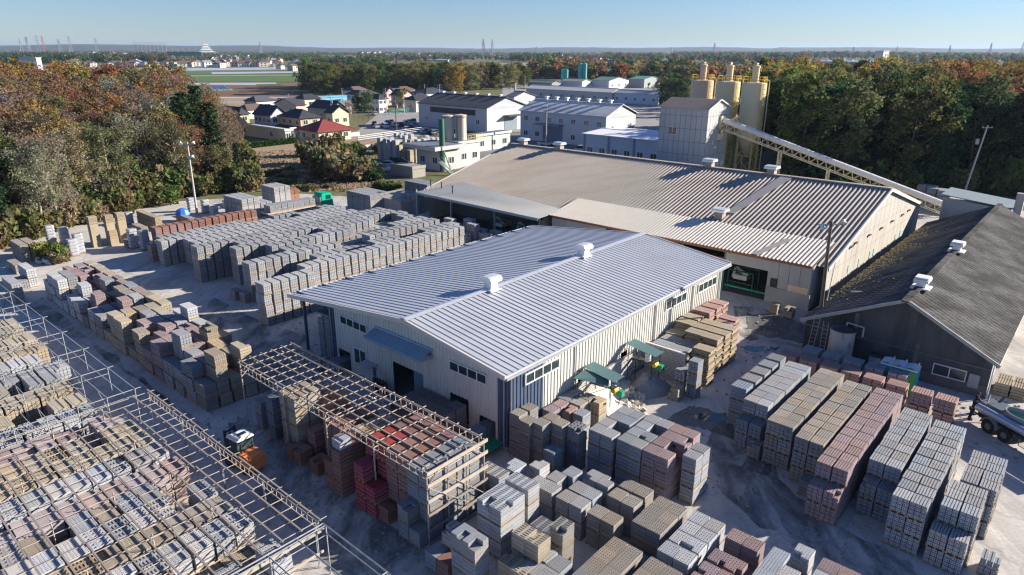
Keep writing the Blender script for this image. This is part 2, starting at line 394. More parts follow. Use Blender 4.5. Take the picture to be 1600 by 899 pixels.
def panels(parent, axis, c, out, s0, s1, pw, rows, top, m, name='wall_panel', th=0.05, jit=0.004):
    """single panels, each an object; top(s) height limit"""
    n = max(1, round((s1 - s0) / pw)); w = (s1 - s0) / n
    for i in range(n):
        a, b = s0 + i * w, s0 + (i + 1) * w; ta, tb = top(a + 1e-4), top(b - 1e-4)
        for z0, z1 in zip(rows, rows[1:]):
            if max(ta, tb) - z0 < 0.05: continue
            g = 0.03; mb = MB(); d = out * (th + R.uniform(0, jit))
            P4 = [(a + g, z0 + g), (b - g, z0 + g), (b - g, max(z0 + g, min(z1 - g, tb))), (a + g, max(z0 + g, min(z1 - g, ta)))]
            f = [((c + d, s, z) if axis == 'v' else (s, c + d, z)) for s, z in P4]
            k = [((c, s, z) if axis == 'v' else (s, c, z)) for s, z in P4]
            mb.poly(f)
            for q in range(4): mb.quad(k[q], k[(q + 1) % 4], f[(q + 1) % 4], f[q])
            mb.build(name, m, parent)

# ================================================================== NEW STEEL BUILDING
M_newroof = mat('blue_grey_steel_roof', (0.45, 0.475, 0.51), 0.5, 0.07, 0.4, metal=0.1, spec=0.35, stain=(.33, .34, .36), stain_scale=.25, stain_amt=.35, fine=0.03, fscale=2)
M_ridge = mat('bright_ridge_cap', (0.74, 0.76, 0.79), 0.3, 0.04, metal=0.5)
M_newwall = mat('cream_steel_siding', (0.60, 0.595, 0.54), 0.5, 0.05, 0.8, stain=(.45, .43, .38), stain_scale=.9, stain_amt=.45, stretch=(1, 1, .12))
M_navy = mat('navy_steel_siding', (0.075, 0.105, 0.165), 0.45, 0.08)
M_plinth = mat('concrete_plinth', (0.30, 0.30, 0.30), 0.9, 0.15, 1.5)
M_teal = mat('teal_sheet_metal', (0.08, 0.155, 0.165), 0.5, 0.12)
nb = thing_uv('steel_building', 'large new cream steel building with low blue grey ribbed roof and navy corners', 'warehouse', 0, 0)
RV, LV, RU = 9.1, 19.6, 30.6           # ridge v, left wall v, back wall u
ZR, ZE, ZL = 7.05, 5.9, 5.3            # ridge, right eave, left roof edge (v = 24.2)
def ztop(v):
    return ZE + (ZR - ZE) * (v / RV) if v <= RV else ZR - (ZR - ZL) * (v - RV) / (24.2 - RV)
def roof(mb):
    for v0, v1 in ((-0.45, RV), (RV, 24.3)):
        p0, p1 = V3(-0.7, v0, ztop(v0)), V3(-0.7, v1, ztop(v1)); B = (p1 - p0); L = B.length; B.normalize()
        Nn = V3(1, 0, 0).cross(B)
        ribbed(mb, p0, V3(1, 0, 0), B, Nn, 32.0, lambda s: (0, L), 0.53, prof(TRAP, 0.042))
    mb.box(-0.7, -0.5, ZE - .38, 31.3, -0.44, ZE - .02); mb.box(-0.7, 24.3, ZL - .3, 31.3, 24.36, ZL + .05)
part(nb, 'roof', M_newroof, roof)
for u in (-0.76, 31.3):
    for v0, v1 in ((-0.5, RV), (RV, 24.36)):
        part(nb, 'roof_trim', mat('pale_roof_trim', (0.55, 0.54, 0.50), 0.4, 0.05), lambda mb: mb.bar((u, v0, ztop(v0) - 0.06), (u, v1, ztop(v1) - 0.06), 0.12, 0.34))
def ridge(mb):
    a = math.atan2(ZR - ZE, RV)
    for i in range(11):
        u0 = -0.75 + i * 32.1 / 11; u1 = u0 + 32.1 / 11 - 0.02
        mb.quad((u0, RV - .35, ZR + .08), (u1, RV - .35, ZR + .08), (u1, RV, ZR + .16), (u0, RV, ZR + .16))
        mb.quad((u0, RV, ZR + .16), (u1, RV, ZR + .16), (u1, RV + .35, ZR + .08), (u0, RV + .35, ZR + .08))
part(nb, 'ridge_cap', M_ridge, ridge)
FH = [(16.95, 18.5, 0, 1.9), (14.8, 16.3, 1.35, 2.6), (8.1, 11.5, 0, 2.9), (3.5, 5.3, 0.6, 2.5), (1.0, 2.5, 0, 1.8), (13.55, 14.15, 0, 1.75)]
def wfront(mb):
    ribbed(mb, V3(0, 0, 0), V3(0, 1, 0), Zv, V3(-1, 0, 0), LV - 0.9 - 0.85, lambda s: (0.3 if not (8.1 < s < 11.5 or 16.9 < s < 18.5 or 1 < s < 2.5 or 13.5 < s < 14.2) else 0.0, ztop(s) - .02), 0.36, prof(TRAP, 0.05), holes=FH, s0=0.85)
part(nb, 'wall', M_newwall, wfront)
def wnavy(mb, q):
    if q == 0: ribbed(mb, V3(0, 0, 0), V3(0, 1, 0), Zv, V3(-1, 0, 0), 0.85, lambda s: (0.3, ztop(s) - .02), 0.36, prof(TRAP, 0.05))
    if q == 1: ribbed(mb, V3(0, 0, 0), V3(0, 1, 0), Zv, V3(-1, 0, 0), 0.9, lambda s: (0.3, ztop(s) - .02), 0.36, prof(TRAP, 0.05), s0=LV - .9)
    if q == 2: ribbed(mb, V3(0, 0, 0), V3(1, 0, 0), Zv, V3(0, -1, 0), 3.65, lambda s: (0.3, ZE - .02), 0.36, prof(TRAP, 0.05))
for q_ in range(3): part(nb, 'corner_siding', M_navy, lambda mb: wnavy(mb, q_), 'navy blue corner siding')
SH = [(7.7, 8.6, 1.5, 2.5), (13.3, 14.2, 1.5, 2.5)]
def wside(mb):
    ribbed(mb, V3(0, 0, 0), V3(1, 0, 0), Zv, V3(0, -1, 0), RU - 3.65, lambda s: (0.3, ZE - .02), 0.36, prof(TRAP, 0.05), holes=SH, s0=3.65)
    ribbed(mb, V3(0, LV, 0), V3(1, 0, 0), Zv, V3(0, 1, 0), RU, lambda s: (0.0, ztop(LV) - .02), 0.36, prof(TRAP, 0.05))
    ribbed(mb, V3(RU, 0, 0), V3(0, 1, 0), Zv, V3(1, 0, 0), LV, lambda s: (0.0, ztop(s) - .02), 0.36, prof(TRAP, 0.05))
part(nb, 'side_wall', M_newwall, wside)
for a, b in ((-.02, 1.0), (2.5, 8.1), (11.5, 13.55), (14.15, 16.95), (18.5, LV)):
    part(nb, 'plinth', M_plinth, lambda mb: mb.box(-0.10, a, 0, 0.05, b, .31))
part(nb, 'plinth', M_plinth, lambda mb: mb.box(0.06, -0.1, 0, RU, 0.04, .31))
def posts(mb):
    for i in range(7): mb.box(.2 + i * 5, 23.6, 0, .4 + i * 5, 23.8, ZL - .05)
    mb.box(0, 23.62, ZL - .4, RU, 23.78, ZL - .1)
    for i in range(13): mb.box(i * 2.5, LV + .05, ztop(LV) - .35, i * 2.5 + .1, 24.2, ZL - .05)
part(nb, 'canopy_frame', mat('dark_blue_steel', (0.06, 0.09, 0.14), 0.5), posts)
window(nb, 'v', -.06, 14.4, 17.8, 4.35, 4.95, 4, -1, label='left high window strip on the shaded front wall')
window(nb, 'v', -.06, 1.75, 5.2, 4.35, 4.95, 4, -1, label='right high window strip on the shaded front wall')
window(nb, 'v', -.02, 14.8, 16.3, 1.35, 2.6, 2, -1, label='square two-pane window on the front wall')
for a, b in ((1.65, 5.2), (19.9, 23.45), (25.75, 29.3)):
    window(nb, 'u', -.06, a, b, 4.25 if a > 10 else 4.3, 4.95, 4, -1)
def awning(mb):
    ribbed(mb, V3(-1.15, 0, 4.75), V3(0, 1, 0), V3(1.1, 0, 0.42).normalized(), V3(-.36, 0, .93), 6.3, lambda s: (0, 1.18), 0.42, prof(TRAP, 0.04), s0=7.0)
    mb.box(-1.2, 6.95, 4.58, -1.14, 13.35, 4.80); mb.box(-1.14, 6.95, 4.6, -.06, 7.0, 4.85); mb.box(-1.14, 13.3, 4.6, -.06, 13.35, 4.85)
    mb.box(-.14, 6.95, 5.15, -.06, 13.35, 5.3)
part(nb, 'awning', mat('blue_awning', (0.30, 0.42, 0.52), 0.4, 0.08, metal=0.3), awning)
def porch(mb): mb.box(-0.95, 13.35, 1.95, -0.06, 14.75, 2.05); mb.bar((-.9, 13.4, 1.9), (-.06, 13.4, 1.6), .04, .04); mb.bar((-.9, 14.7, 1.9), (-.06, 14.7, 1.6), .04, .04)
part(nb, 'door_canopy', mat('grey_panel', (.4, .42, .44), .5), porch)
part(nb, 'gutter', M_galv, lambda mb: mb.box(-.7, -.62, ZE - .3, 31.3, -.5, ZE - .16))
for uu in (.25, 7.2, 18.3, 24.6, 30.2): part(nb, 'downpipe', M_galv, lambda mb: mb.tube((uu, -.12, .1), (uu, -.12, ZE - .3), .05, n=6))
for vv in (.2, 19.2): part(nb, 'downpipe', M_galv, lambda mb: mb.tube((-.12, vv, .1), (-.12, vv, 5.2), .05, n=6))
dr = part(nb, 'door', mat('grey_door', (.38, .42, .46), .5), lambda mb: mb.box(-.03, 13.56, 0.02, .01, 14.14, 1.74))
part(dr, 'pane', M_glass, lambda mb: mb.box(-.05, 13.7, .9, -.028, 14.0, 1.6))
part(nb, 'sliding_door', mat('blue_door', (.16, .24, .32), .5, .1), lambda mb: ribbed(mb, V3(0.12, 8.1, 0), V3(0, 1, 0), Zv, V3(-1, 0, 0), 1.2, lambda s: (0.02, 2.9), .2, prof(TRAP, .03)))
part(nb, 'floor', M_plinth, lambda mb: mb.box(0.1, 0.1, 0.004, RU - .1, LV - .1, 0.02))
def vent(u, v, z, k, label, s=1.0, m=None):
    m = m or M_galv
    t = thing_uv('roof_vent', label, 'roof vent', u, v, z, 0, k)
    part(t, 'duct', m, lambda mb: mb.box(-.4 * s, -.38 * s, -.25, .4 * s, .38 * s, .75 * s))
    def hood(mb):
        pr = [(-.62, .62), (-.66, .8), (-.5, 1.02), (-.25, 1.1), (.25, 1.1), (.5, 1.02), (.66, .8), (.62, .62)]
        a = [(-.62 * s, y * s, z * s) for y, z in pr]; b = [(.62 * s, y * s, z * s) for y, z in pr]
        for i in range(len(pr) - 1): mb.quad(a[i], b[i], b[i + 1], a[i + 1])
        mb.poly(a); mb.poly(b[::-1]); mb.quad(a[0], a[-1], b[-1], b[0])
    part(t, 'hood', m, hood)
    part(t, 'flashing', m, lambda mb: mb.box(-.6 * s, -.58 * s, -.1, .6 * s, .58 * s, .04))
M_brightv = mat('bright_steel', (0.68, 0.70, 0.72), 0.35, 0.06, metal=0.4)
vent(8.1, 9.0, 7.15, 'vents on the new building ridge', 'silver hooded vent on the new roof ridge, nearer the front gable', 1, M_brightv)
vent(20.5, 9.0, 7.15, 'vents on the new building ridge', 'silver hooded vent on the new roof ridge, farther from the front gable', 1, M_brightv)
# wall lamp under the canopy corner
t = thing_uv('floodlight', 'white floodlight on the navy left corner of the new building', 'lamp', -.05, 19.4, 4.4)
part(t, 'bracket', M_galv, lambda mb: mb.tube((0, 0, 0), (-.3, .9, .1), .03)); part(t, 'lamp_head', M_white, lambda mb: mb.cbox(-.3, .9, 0, .3, .4, .18, .3))

# chutes beside the sunny wall
M_yel = mat('yellow_paint', (0.75, 0.45, 0.03), 0.5, .1); M_grn = mat('green_paint', (0.03, 0.30, 0.18), 0.5, .15)
M_blockwall = mat('grey_block', (0.42, 0.42, 0.41), 0.9, .1, 2, bump=.2)
def chute(u, lab, branch):
    t = thing_uv('dust_chute', lab, 'machine', u, -.1, 0, 0, 'waste chutes on the sunny wall')
    def cov(mb):
        ribbed(mb, V3(-.75, -2.9, 3.05), V3(1, 0, 0), V3(0, 1, .12).normalized(), V3(0, -.12, 1), 1.3, lambda s: (0, 2.7), .65, [(0, 0), (1, 0)])
        if branch: mb.quad((-2.2, -.4, 3.1), (-.75, -.4, 3.3), (-.4, -2.2, 3.0), (-.9, -2.5, 2.7)); mb.quad((-.9, -2.5, 2.7), (-.4, -2.2, 3.0), (-.3, -2.3, 1.6), (-.8, -2.6, 1.5))
    part(t, 'cover_sheet', M_teal, cov)
    def fr(mb):
        for x, y in ((-.7, -2.6), (.5, -2.6), (-.7, -.5), (.5, -.5)): mb.tube((x, y, 0), (x, y, 3.1), .03, n=5)
        for y in (-2.6, -1.5, -.5): mb.tube((-1.0, y, 2.6), (.7, y, 2.7), .025, n=4)
        mb.tube((-.7, -.5, 1.2), (-.7, -2.6, 2.6), .025, n=4); mb.tube((-1.8, -.3, 2.2), (.7, -.5, 2.5), .025, n=4)
    part(t, 'frame', M_black, fr)
    def mot(mb): mb.tube((-.25, -2.5, 2.05), (.25, -2.5, 2.05), .2, n=14)
    part(t, 'pulley_guard', M_yel, mot)
    part(t, 'gearbox', M_grn, lambda mb: mb.cbox(.35, -2.75, 1.75, .4, .5, .45))
    part(t, 'motor_box', mat('grey_motor', (.5, .52, .52), .5), lambda mb: mb.cbox(-.1, -1.9, 2.5, .35, .35, .7))
    part(t, 'conveyor_belt', M_black, lambda mb: mb.bar((0, -.1, 2.0), (0, -2.6, 2.2), .5, .12))
chute(8.6, 'teal covered chute with yellow guard over the pale platform, nearer the front', True)
chute(14.2, 'teal covered chute with yellow and green motor beside the tall block wall', False)
# block walls built of single blocks
def blockwall(root, p0, p1, h, course=0.2, L=0.4, th=0.19, m=None, cut=None):
    p0 = V3(*p0, 0); p1 = V3(*p1, 0); d = p1 - p0; n = int(round(d.length / L)); d.normalize(); ang = math.atan2(d.y, d.x)
    me = {}
    for w in (L, L / 2):
        b = MB(); g = .02; b.box(-w / 2 + g, -th / 2, g, w / 2 - g, th / 2, course - g); me[w] = b.mesh('brick', [m or M_blockwall])
    core = MB(); 
    q = int(round(h / course)); cnt = 0
    for r in range(q):
        off = 0 if r % 2 == 0 else L / 2; s = 0.0
        while s < n * L - 1e-3:
            w = L
            if s == 0 and off: w = L / 2
            if s + w > n * L + 1e-3: w = n * L - s
            if cut is None or (r + 1) * course <= cut((s + w / 2) / (n * L)) + .01:
                p = p0 + d * (s + w / 2)
                o = link('brick', me[L if w > L * .75 else L / 2], root, (p.x, p.y, r * course), ang)
            s += w
    a = p0 + d * 0.01; 
    k = MB(); k.bar((p0.x + d.x * .02, p0.y + d.y * .02, h / 2 if cut is None else .3), (p0.x + d.x * (n * L - .02), p0.y + d.y * (n * L - .02), h / 2 if cut is None else .3), th - .07, (h - .03) if cut is None else .6)
    k.build('wall_core', mat('dark_mortar', (.16, .16, .16), .95), root)
bw = thing_uv('block_wall', 'tall grey concrete block wall closing the gravel bay beside the sunny wall', 'wall', 16.3, -.5)
blockwall(bw, (0, 0), (0, -3.4), 2.6, L=.45)
part(bw, 'capping', mat('pale_mortar', (.6, .58, .55), .9), lambda mb: mb.box(-.12, -3.5, 2.61, .12, .1, 2.67))
bw2 = thing_uv('block_wall', 'long stepped block wall along the pale platform between the two chutes', 'wall', 6.95, -.5)
blockwall(bw2, (0, 0), (7.2, 0), 2.4, L=.45)
bw3 = thing_uv('block_wall', 'short block wall closing the front end of the pale dust platform', 'wall', 7.0, -.62)
blockwall(bw3, (0, 0), (.25, -2.25), 1.8, L=.45)
pf = thing_uv('dust_ramp', 'pale dusty concrete slope inside the block walls under the front chute', 'platform', 7.0, -.6)
part(pf, 'deck', mat('dusty_concrete', (.62, .59, .54), .92, .06, 1), lambda mb: [mb.poly(q) for q in ([(.1, -.02, 1.3), (.3, -2.1, 1.2), (2.6, -2.0, .55), (2.4, -.02, 1.2)], [(2.4, -.02, 1.2), (2.6, -2.0, .55), (5.0, -1.7, .02), (6.9, -.02, .25)], [(.3, -2.1, 1.2), (.45, -2.5, 0), (3.2, -2.5, 0), (2.6, -2.0, .55)], [(2.6, -2.0, .55), (3.2, -2.5, 0), (5.0, -1.7, .02)])])
pf.scale = (1, 1, 1)
# gravel pile and rubble
def pile(name, u, v, rx, ry, h, m, lab, cat, seed, nn=26):
    rr = random.Random(seed); mb = MB(); rings = 9
    pts = [[(0, 0, h)]]
    for i in range(1, rings + 1):
        t = i / rings; row = []
        for k in range(nn):
            a = 2 * math.pi * k / nn; w = 1 + .08 * math.sin(3 * a + seed) + rr.uniform(-.03, .03)
            row.append((rx * t * w * math.cos(a), ry * t * w * math.sin(a), max(0, h * (1 - t) ** 1.0 * (1 + rr.uniform(-.05, .05))) + (0.0 if t < 1 else -.02)))
        pts.append(row)
    for k in range(nn): mb.poly([pts[0][0], pts[1][k], pts[1][(k + 1) % nn]])
    for i in range(1, rings):
        for k in range(nn): mb.quad(pts[i][k], pts[i + 1][k], pts[i + 1][(k + 1) % nn], pts[i][(k + 1) % nn])
    o = mb.build(name, m, None, True); x, y = XY(u, v); o.location = (x, y, 0); o.rotation_euler = (0, 0, TH); tag(o, lab, cat); stuff(o); return o
M_gravel = mat('grey_gravel', (.27, .27, .28), .95, .2, 1.2, fine=.35, fscale=14, bump=.8)
pile('gravel_pile', 13.9, -2.3, 2.1, 1.7, 1.5, M_gravel, 'grey gravel heap in the block walled bay below the rear chute', 'gravel heap', 5)
rr = random.Random(12); mb = MB()
for k in range(260):
    t = rr.random(); u = 9.0 + 2.6 * t + rr.gauss(0, .35); v = -2.3 - 1.1 * (1 - t) + rr.gauss(0, .45); s = rr.uniform(.12, .34)
    mb.cbox(u, v, max(.05, .55 * math.exp(-((v + 2.2) ** 2)) * rr.random()) + s * .3, s * rr.uniform(.8, 1.6), s, s * rr.uniform(.5, .9), rr.uniform(0, 3), 0, (rr.uniform(-.6, .6), rr.uniform(-.6, .6)))
o = mb.build('broken_blocks', mat('rubble_concrete', (.46, .42, .37), .95, .25, 1.5)); o.location = (*O0, 0); o.rotation_euler = (0, 0, TH)
tag(stuff(o), 'heap of broken concrete blocks spilling off the pale platform', 'rubble')

rr = random.Random(71); mb = MB()
for k in range(900):
    u, v = rr.choice([(rr.uniform(-13, 12), rr.uniform(-20, -14)), (rr.uniform(-13, -10), rr.uniform(-8, 20)), (rr.uniform(5, 12), rr.uniform(-14, -6)), (rr.uniform(10, 38), rr.uniform(-9, -2)), (rr.uniform(-12, 4), rr.uniform(18, 60)), (rr.uniform(20, 30), rr.uniform(-30, -20))])
    s = rr.uniform(.04, .14); mb.cbox(u, v, s * .4, s * rr.uniform(1, 2), s, s * .7, rr.uniform(0, 3), 0, (rr.uniform(-.4, .4), 0))
o = mb.build('litter', mat('yard_litter', (.30, .27, .23), .9, .5, 3)); o.location = (*O0, 0); o.rotation_euler = (0, 0, TH); tag(stuff(o), 'small chips and broken bits littering the yard lanes', 'litter')
# ================================================================== OLD FACTORY
M_oldroof = mat('weathered_cement_roof', (0.43, 0.385, 0.33), 0.85, 0.14, 0.5, col2=(0.34, 0.295, 0.25), stretch=(.25, 1.0, 1, -TH), fine=0.08, fscale=5, stain=(.24, .19, .15), stain_scale=.12, stain_amt=.45)
M_oldwall = mat('pale_cement_wall', (0.43, 0.41, 0.37), 0.85, 0.12, 0.6, stain=(.27, .24, .20), stain_scale=.5, stain_amt=.35, stretch=(1, 1, .3))
M_leanroof = mat('bleached_lean_to_roof', (0.62, 0.57, 0.49), 0.85, 0.06, 0.5, fine=.05, fscale=5)
M_greyroof = mat('flat_grey_green_roof', (0.54, 0.54, 0.50), 0.8, 0.06, 0.3)
fa = thing_uv('factory_hall', 'long old factory hall with wide corrugated brownish grey gable roof', 'factory', 40.5, -6.5)
FU, FV = 39.0, 59.0; EZ, AZ = 4.7, 9.6; RU2 = 19.5
def fz(u): return EZ + (AZ - EZ) * (u / RU2) if u <= RU2 else AZ - (AZ - EZ) * (u - RU2) / (FU - RU2)
def froof(mb):
    for u0, u1 in ((-.5, RU2), (FU + .5, RU2)):
        z0 = EZ - .5 * (AZ - EZ) / RU2
        p0, p1 = V3(u0, 0, z0), V3(u1, 0, AZ); B = p1 - p0; L = B.length; B.normalize()
        Nn = V3(-B.z * (1 if u0 < u1 else -1), 0, abs(B.x)).normalized()
        ribbed(mb, p0, V3(0, 1, 0), B, Nn, 59.6, lambda s: (0, L), 0.52, prof(WAVE, 0.145), s0=-.3)
part(fa, 'roof', M_oldroof, froof)
part(fa, 'ridge_cap', M_oldroof, lambda mb: [mb.bar((RU2, -.3 + i * 2.98, AZ + .12), (RU2, -.3 + i * 2.98 + 2.9, AZ + .12), .7, .14) for i in range(20)])
for v in (-.36, FV + .36):
    for aa, bb in (((-.6, v, EZ - .2), (RU2, v, AZ - .02)), ((RU2, v, AZ - .02), (FU + .6, v, EZ - .2))):
        part(fa, 'rake_board', mat('pale_rake', (.56, .54, .50), .6), lambda mb: mb.bar(aa, bb, .14, .4))
part(fa, 'wall', M_oldwall, lambda mb: (mb.poly([(0, 0.01, 0), (0, .01, EZ), (RU2, .01, AZ - .08), (FU, .01, EZ), (FU, .01, 0)]), mb.poly([(0, FV, 0), (0, FV, EZ), (RU2, FV, AZ - .08), (FU, FV, EZ), (FU, FV, 0)]), mb.quad((FU, 0, 0), (FU, FV, 0), (FU, FV, EZ), (FU, 0, EZ))))
panels(fa, 'u', 0, -1, 0, FU, 1.95, [0, 1.9, 3.8, 5.7, 7.6, 9.6], lambda u: fz(u) - .1, M_oldwall)
part(fa, 'floor', mat('dark_floor', (.10, .10, .10), .9), lambda mb: mb.box(-1.0, .2, .004, FU - .2, FV - .2, .03))
part(fa, 'roof_sheet', mat('grey_repair_sheet', (.36, .34, .33), .7, .1), lambda mb: mb.poly([(7.2, 14.4, fz(7.2) + .2), (19.2, 12.6, fz(19.2) + .2), (19.2, 11.0, fz(19.2) + .2), (7.2, 13.2, fz(7.2) + .2)]), 'smooth grey repair strip on the roof')
# small high hoods and low windows on the gable
for i, (px, py) in enumerate([(1329, 386), (1336, 380), (1357, 368), (1376, 357), (1393, 346), (1409, 336), (1419, 329)]):
    a = UV(px, py, 0); b = UV(px, py, 10); t_ = (-6.55 - a[1]) / (b[1] - a[1]); u, z = a[0] + t_ * (b[0] - a[0]) - 40.5, 10 * t_
    part(fa, 'wall_bracket', mat('rusty_bracket', (.16, .09, .06), .8), lambda mb: (mb.box(u - .35, -.3, z, u + .35, -.06, z + .14), mb.box(u - .3, -.12, z - .2, u - .2, -.06, z)))
for i, (px, py, w) in enumerate([(1327, 419, 1.3), (1343, 409, 1.2), (1360, 397, 1.1), (1366, 393, 1.1), (1400, 370, 1.6), (1408, 364, 1.6)]):
    a = UV(px, py, 0); b = UV(px, py, 10); t_ = (-6.55 - a[1]) / (b[1] - a[1]); u, z = a[0] + t_ * (b[0] - a[0]) - 40.5, 10 * t_
    part(fa, 'wall_light_panel', mat('pale_green_panel', (.42, .52, .47), .4), lambda mb: mb.box(u - w / 2, -.1, z - .45, u + w / 2, -.045, z + .45))
M_vbase = mat('vent_base', (.40, .33, .28), .8, .15)
for i, (uu, vv, zz) in enumerate([(60.2, 7.6, 9.7), (60.2, 16.3, 9.7), (46.5, 7.9, 6.3), (60.2, 42.5, 9.7), (60.2, 50.2, 9.7)]):
    t = thing_uv('roof_vent', ['ridge vent on the old factory roof, closest to its right gable', 'ridge vent on the old factory roof below the panelled tower', 'low vent halfway down the old factory slope beside the grey strip', 'ridge vent on the old factory roof in front of the white roofed annex', 'ridge vent on the old factory roof nearest its left end'][i], 'roof vent', uu, vv, zz, 0, 'vents on the old factory roof')
    part(t, 'base', M_vbase, lambda mb: mb.box(-.5, -.5, -.6, .5, .5, .75))
    def hd(mb):
        mb.box(-.8, -.8, .72, .8, .8, .95); mb.box(-.62, -.8, .953, .62, .8, 1.1)
    part(t, 'hood', M_brightv, hd)
for i, (px, py) in enumerate([(673, 288), (690, 292), (707, 298)]):
    x, y = W(px, py, 5.4); t = thing('roof_pipe', 'small dark stub pipe on the left eave of the old roof, %s from the left' % ORD[i], 'pipe', x, y, 5.3, 0, 'stub pipes on the old roof')
    part(t, 'pipe', M_black, lambda mb: mb.tube((0, 0, -.3), (0, 0, .7), .09)); part(t, 'pipe_cap', M_black, lambda mb: mb.tube((0, 0, .7), (0, 0, .78), .16))
# lean-to 1 (grey flat roof on posts) and lean-to 2 (bleached corrugated)
l1 = thing_uv('open_shed_annex', 'grey flat lean-to roof on posts at the left of the old factory', 'annex', 39.0, 29.0)
def l1r(mb):
    A_, B_, C_, D_ = (-1.2, 23.3, 4.55), (-2.0, -1.1, 4.55), (1.9, -2.2, 5.2), (4.6, 19.2, 5.75)
    lift = lambda q: (q[0], q[1], q[2] + .08)
    mb.quad(A_, B_, C_, D_); mb.quad(*[lift(q) for q in (A_, B_, C_, D_)])
    for a_, b_ in ((A_, B_), (B_, C_), (C_, D_), (D_, A_)): mb.quad(a_, b_, lift(b_), lift(a_))
    n = 60
    for k in range(n + 1):
        t_ = k / n; f = [A_[i] + (B_[i] - A_[i]) * t_ for i in range(3)]; b = [D_[i] + (C_[i] - D_[i]) * t_ for i in range(3)]
        mb.bar((f[0], f[1], f[2] + .09), (b[0], b[1], b[2] + .09), .06, .05)
part(l1, 'roof', M_greyroof, l1r)
part(l1, 'fascia', mat('grey_fascia', (.32, .34, .34), .6), lambda mb: mb.bar((-1.22, 23.3, 4.42), (-2.02, -1.1, 4.42), .06, .25))
for vv in (.2, 8.3, 17.0, 24.6): part(l1, 'post', M_galv, lambda mb: mb.box(-.1, vv - .1, 0, .1, vv + .1, 4.7))
part(l1, 'side_wall', M_oldwall, lambda mb: (mb.quad((0, 0, 0), (5.5, 0, 0), (5.5, 0, 5.1), (0, 0, 3.8)),))
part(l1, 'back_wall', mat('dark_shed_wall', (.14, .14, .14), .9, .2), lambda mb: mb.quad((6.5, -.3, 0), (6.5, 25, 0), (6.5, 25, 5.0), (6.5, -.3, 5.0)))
l2 = thing_uv('factory_lean_to', 'long bleached corrugated lean-to roof along the front of the old factory', 'annex', 39.3, -5.6)
L2V = 33.0
def l2top(v): return 4.95
part(l2, 'roof', M_leanroof, lambda mb: ribbed(mb, V3(-.6, 0, 4.85), V3(0, 1, 0), V3(6.0, 0, 1.15).normalized(), V3(-.19, 0, 1).normalized(), L2V + .2, lambda s: (0, 6.4), .42, prof(WAVE, .07), s0=-.25))
part(l2, 'eave_beam', mat('rusty_beam', (.30, .13, .08), .8, .2), lambda mb: mb.box(-.3, 0, 4.5, -.15, L2V, 4.78))
part(l2, 'roof_sheet', mat('grey_sheet2', (.40, .37, .34), .8), lambda mb: mb.poly([(-.6, 6.2, 4.98), (4.4, 4.6, 5.9), (4.4, 3.8, 5.9), (-.6, 5.4, 4.98)]), 'grey repair strip on the lean-to')
def l2w(mb):
    pass
rows = [0, 1.7, 4.75]
panels(l2, 'v', 0, -1, 0, 4.4, 1.1, [1.7, 4.75], lambda s: 4.8, M_oldwall)
part(l2, 'wall', M_oldwall, lambda mb: (mb.box(0, 0, 0, .15, 4.4, 4.7), mb.box(0.0, -.02, 0, 6.6, .13, 4.72), mb.box(0, 4.4, 3.3, .15, 9.2, 4.7), mb.box(0, 24.6, 0, .15, L2V, 4.5)))
part(l2, 'wall_base', M_slab, lambda mb: mb.box(-.12, -.1, 0, 0, 4.4, 1.68))
panels(l2, 'u', 0, -1, .1, 6.6, 1.3, [0, 1.6, 3.2, 4.75], lambda s: 4.8, mat('pale_side_panels', (.55, .52, .47), .7, .1))
part(l2, 'shutter_panel', mat('shiny_tan_panel', (.62, .50, .38), .3, .08, metal=.4), lambda mb: (mb.box(-.10, .15, .95, -.06, 2.2, 1.65), mb.box(-.10, .15, 1.68, -.06, 2.2, 2.35)))
panels(l2, 'v', 0, -1, 24.6, L2V, 1.05, [1.5, 4.6], lambda s: 4.6, M_oldwall)
for vv in (9.2, 14.3, 19.5, 24.6): part(l2, 'post', mat('green_post', (.06, .2, .15), .6), lambda mb: mb.box(-.05, vv - .08, 0, .12, vv + .08, 4.5))
for k in range(3): part(l2, 'cross_rail', M_grn if k == 0 else mat('red_rail', (.35, .06, .05), .6), lambda mb: mb.bar((.3, 4.5 if k == 0 else 9.3, [.7, 3.6, 3.0][k]), (.3, 9.1 if k == 0 else 14.2, [.7, 3.6, 3.0][k]), .12, .16))
part(l2, 'hatch', M_black, lambda mb: mb.box(-.16, 3.3, 1.75, -.12, 4.0, 2.7))
# machinery inside the openings
mach = [(41.5, 2.2, 'green steel frame machine with hanging white duct behind the wide factory doorway'), (41.0, 33.5, 'green and white block press machine standing under the grey lean-to roof'), (41.2, 38.0, 'dark drum machine at the back of the open annex')]
for u, v, lab in mach:
    t = thing_uv('factory_machine', lab, 'machine', u, v)
    def fr(mb):
        for a in (-.8, .8):
            for b in (-1.4, 1.4): mb.box(a - .06, b - .06, 0, a + .06, b + .06, 2.2)
        for zz in (.8, 2.1):
            mb.box(-.86, -1.4, zz, -.74, 1.4, zz + .12); mb.box(.74, -1.4, zz, .86, 1.4, zz + .12)
    part(t, 'frame', mat('dark_machine_green', (.02, .09, .07), .6, .2), fr)
    part(t, 'press_head', mat('pale_machine', (.5, .55, .5), .5), lambda mb: (mb.cbox(0, .2, 1.4, 1.2, 1.6, .5), mb.tube((0, -.5, 1.6), (0, .9, 2.3), .18), mb.tube((-.2, .9, 2.3), (-.2, 1.1, 1.2), .16)))
    part(t, 'roller', M_black, lambda mb: [mb.tube((-.7, -1.2 + k * .3, .95), (.7, -1.2 + k * .3, .95), .07) for k in range(9)])

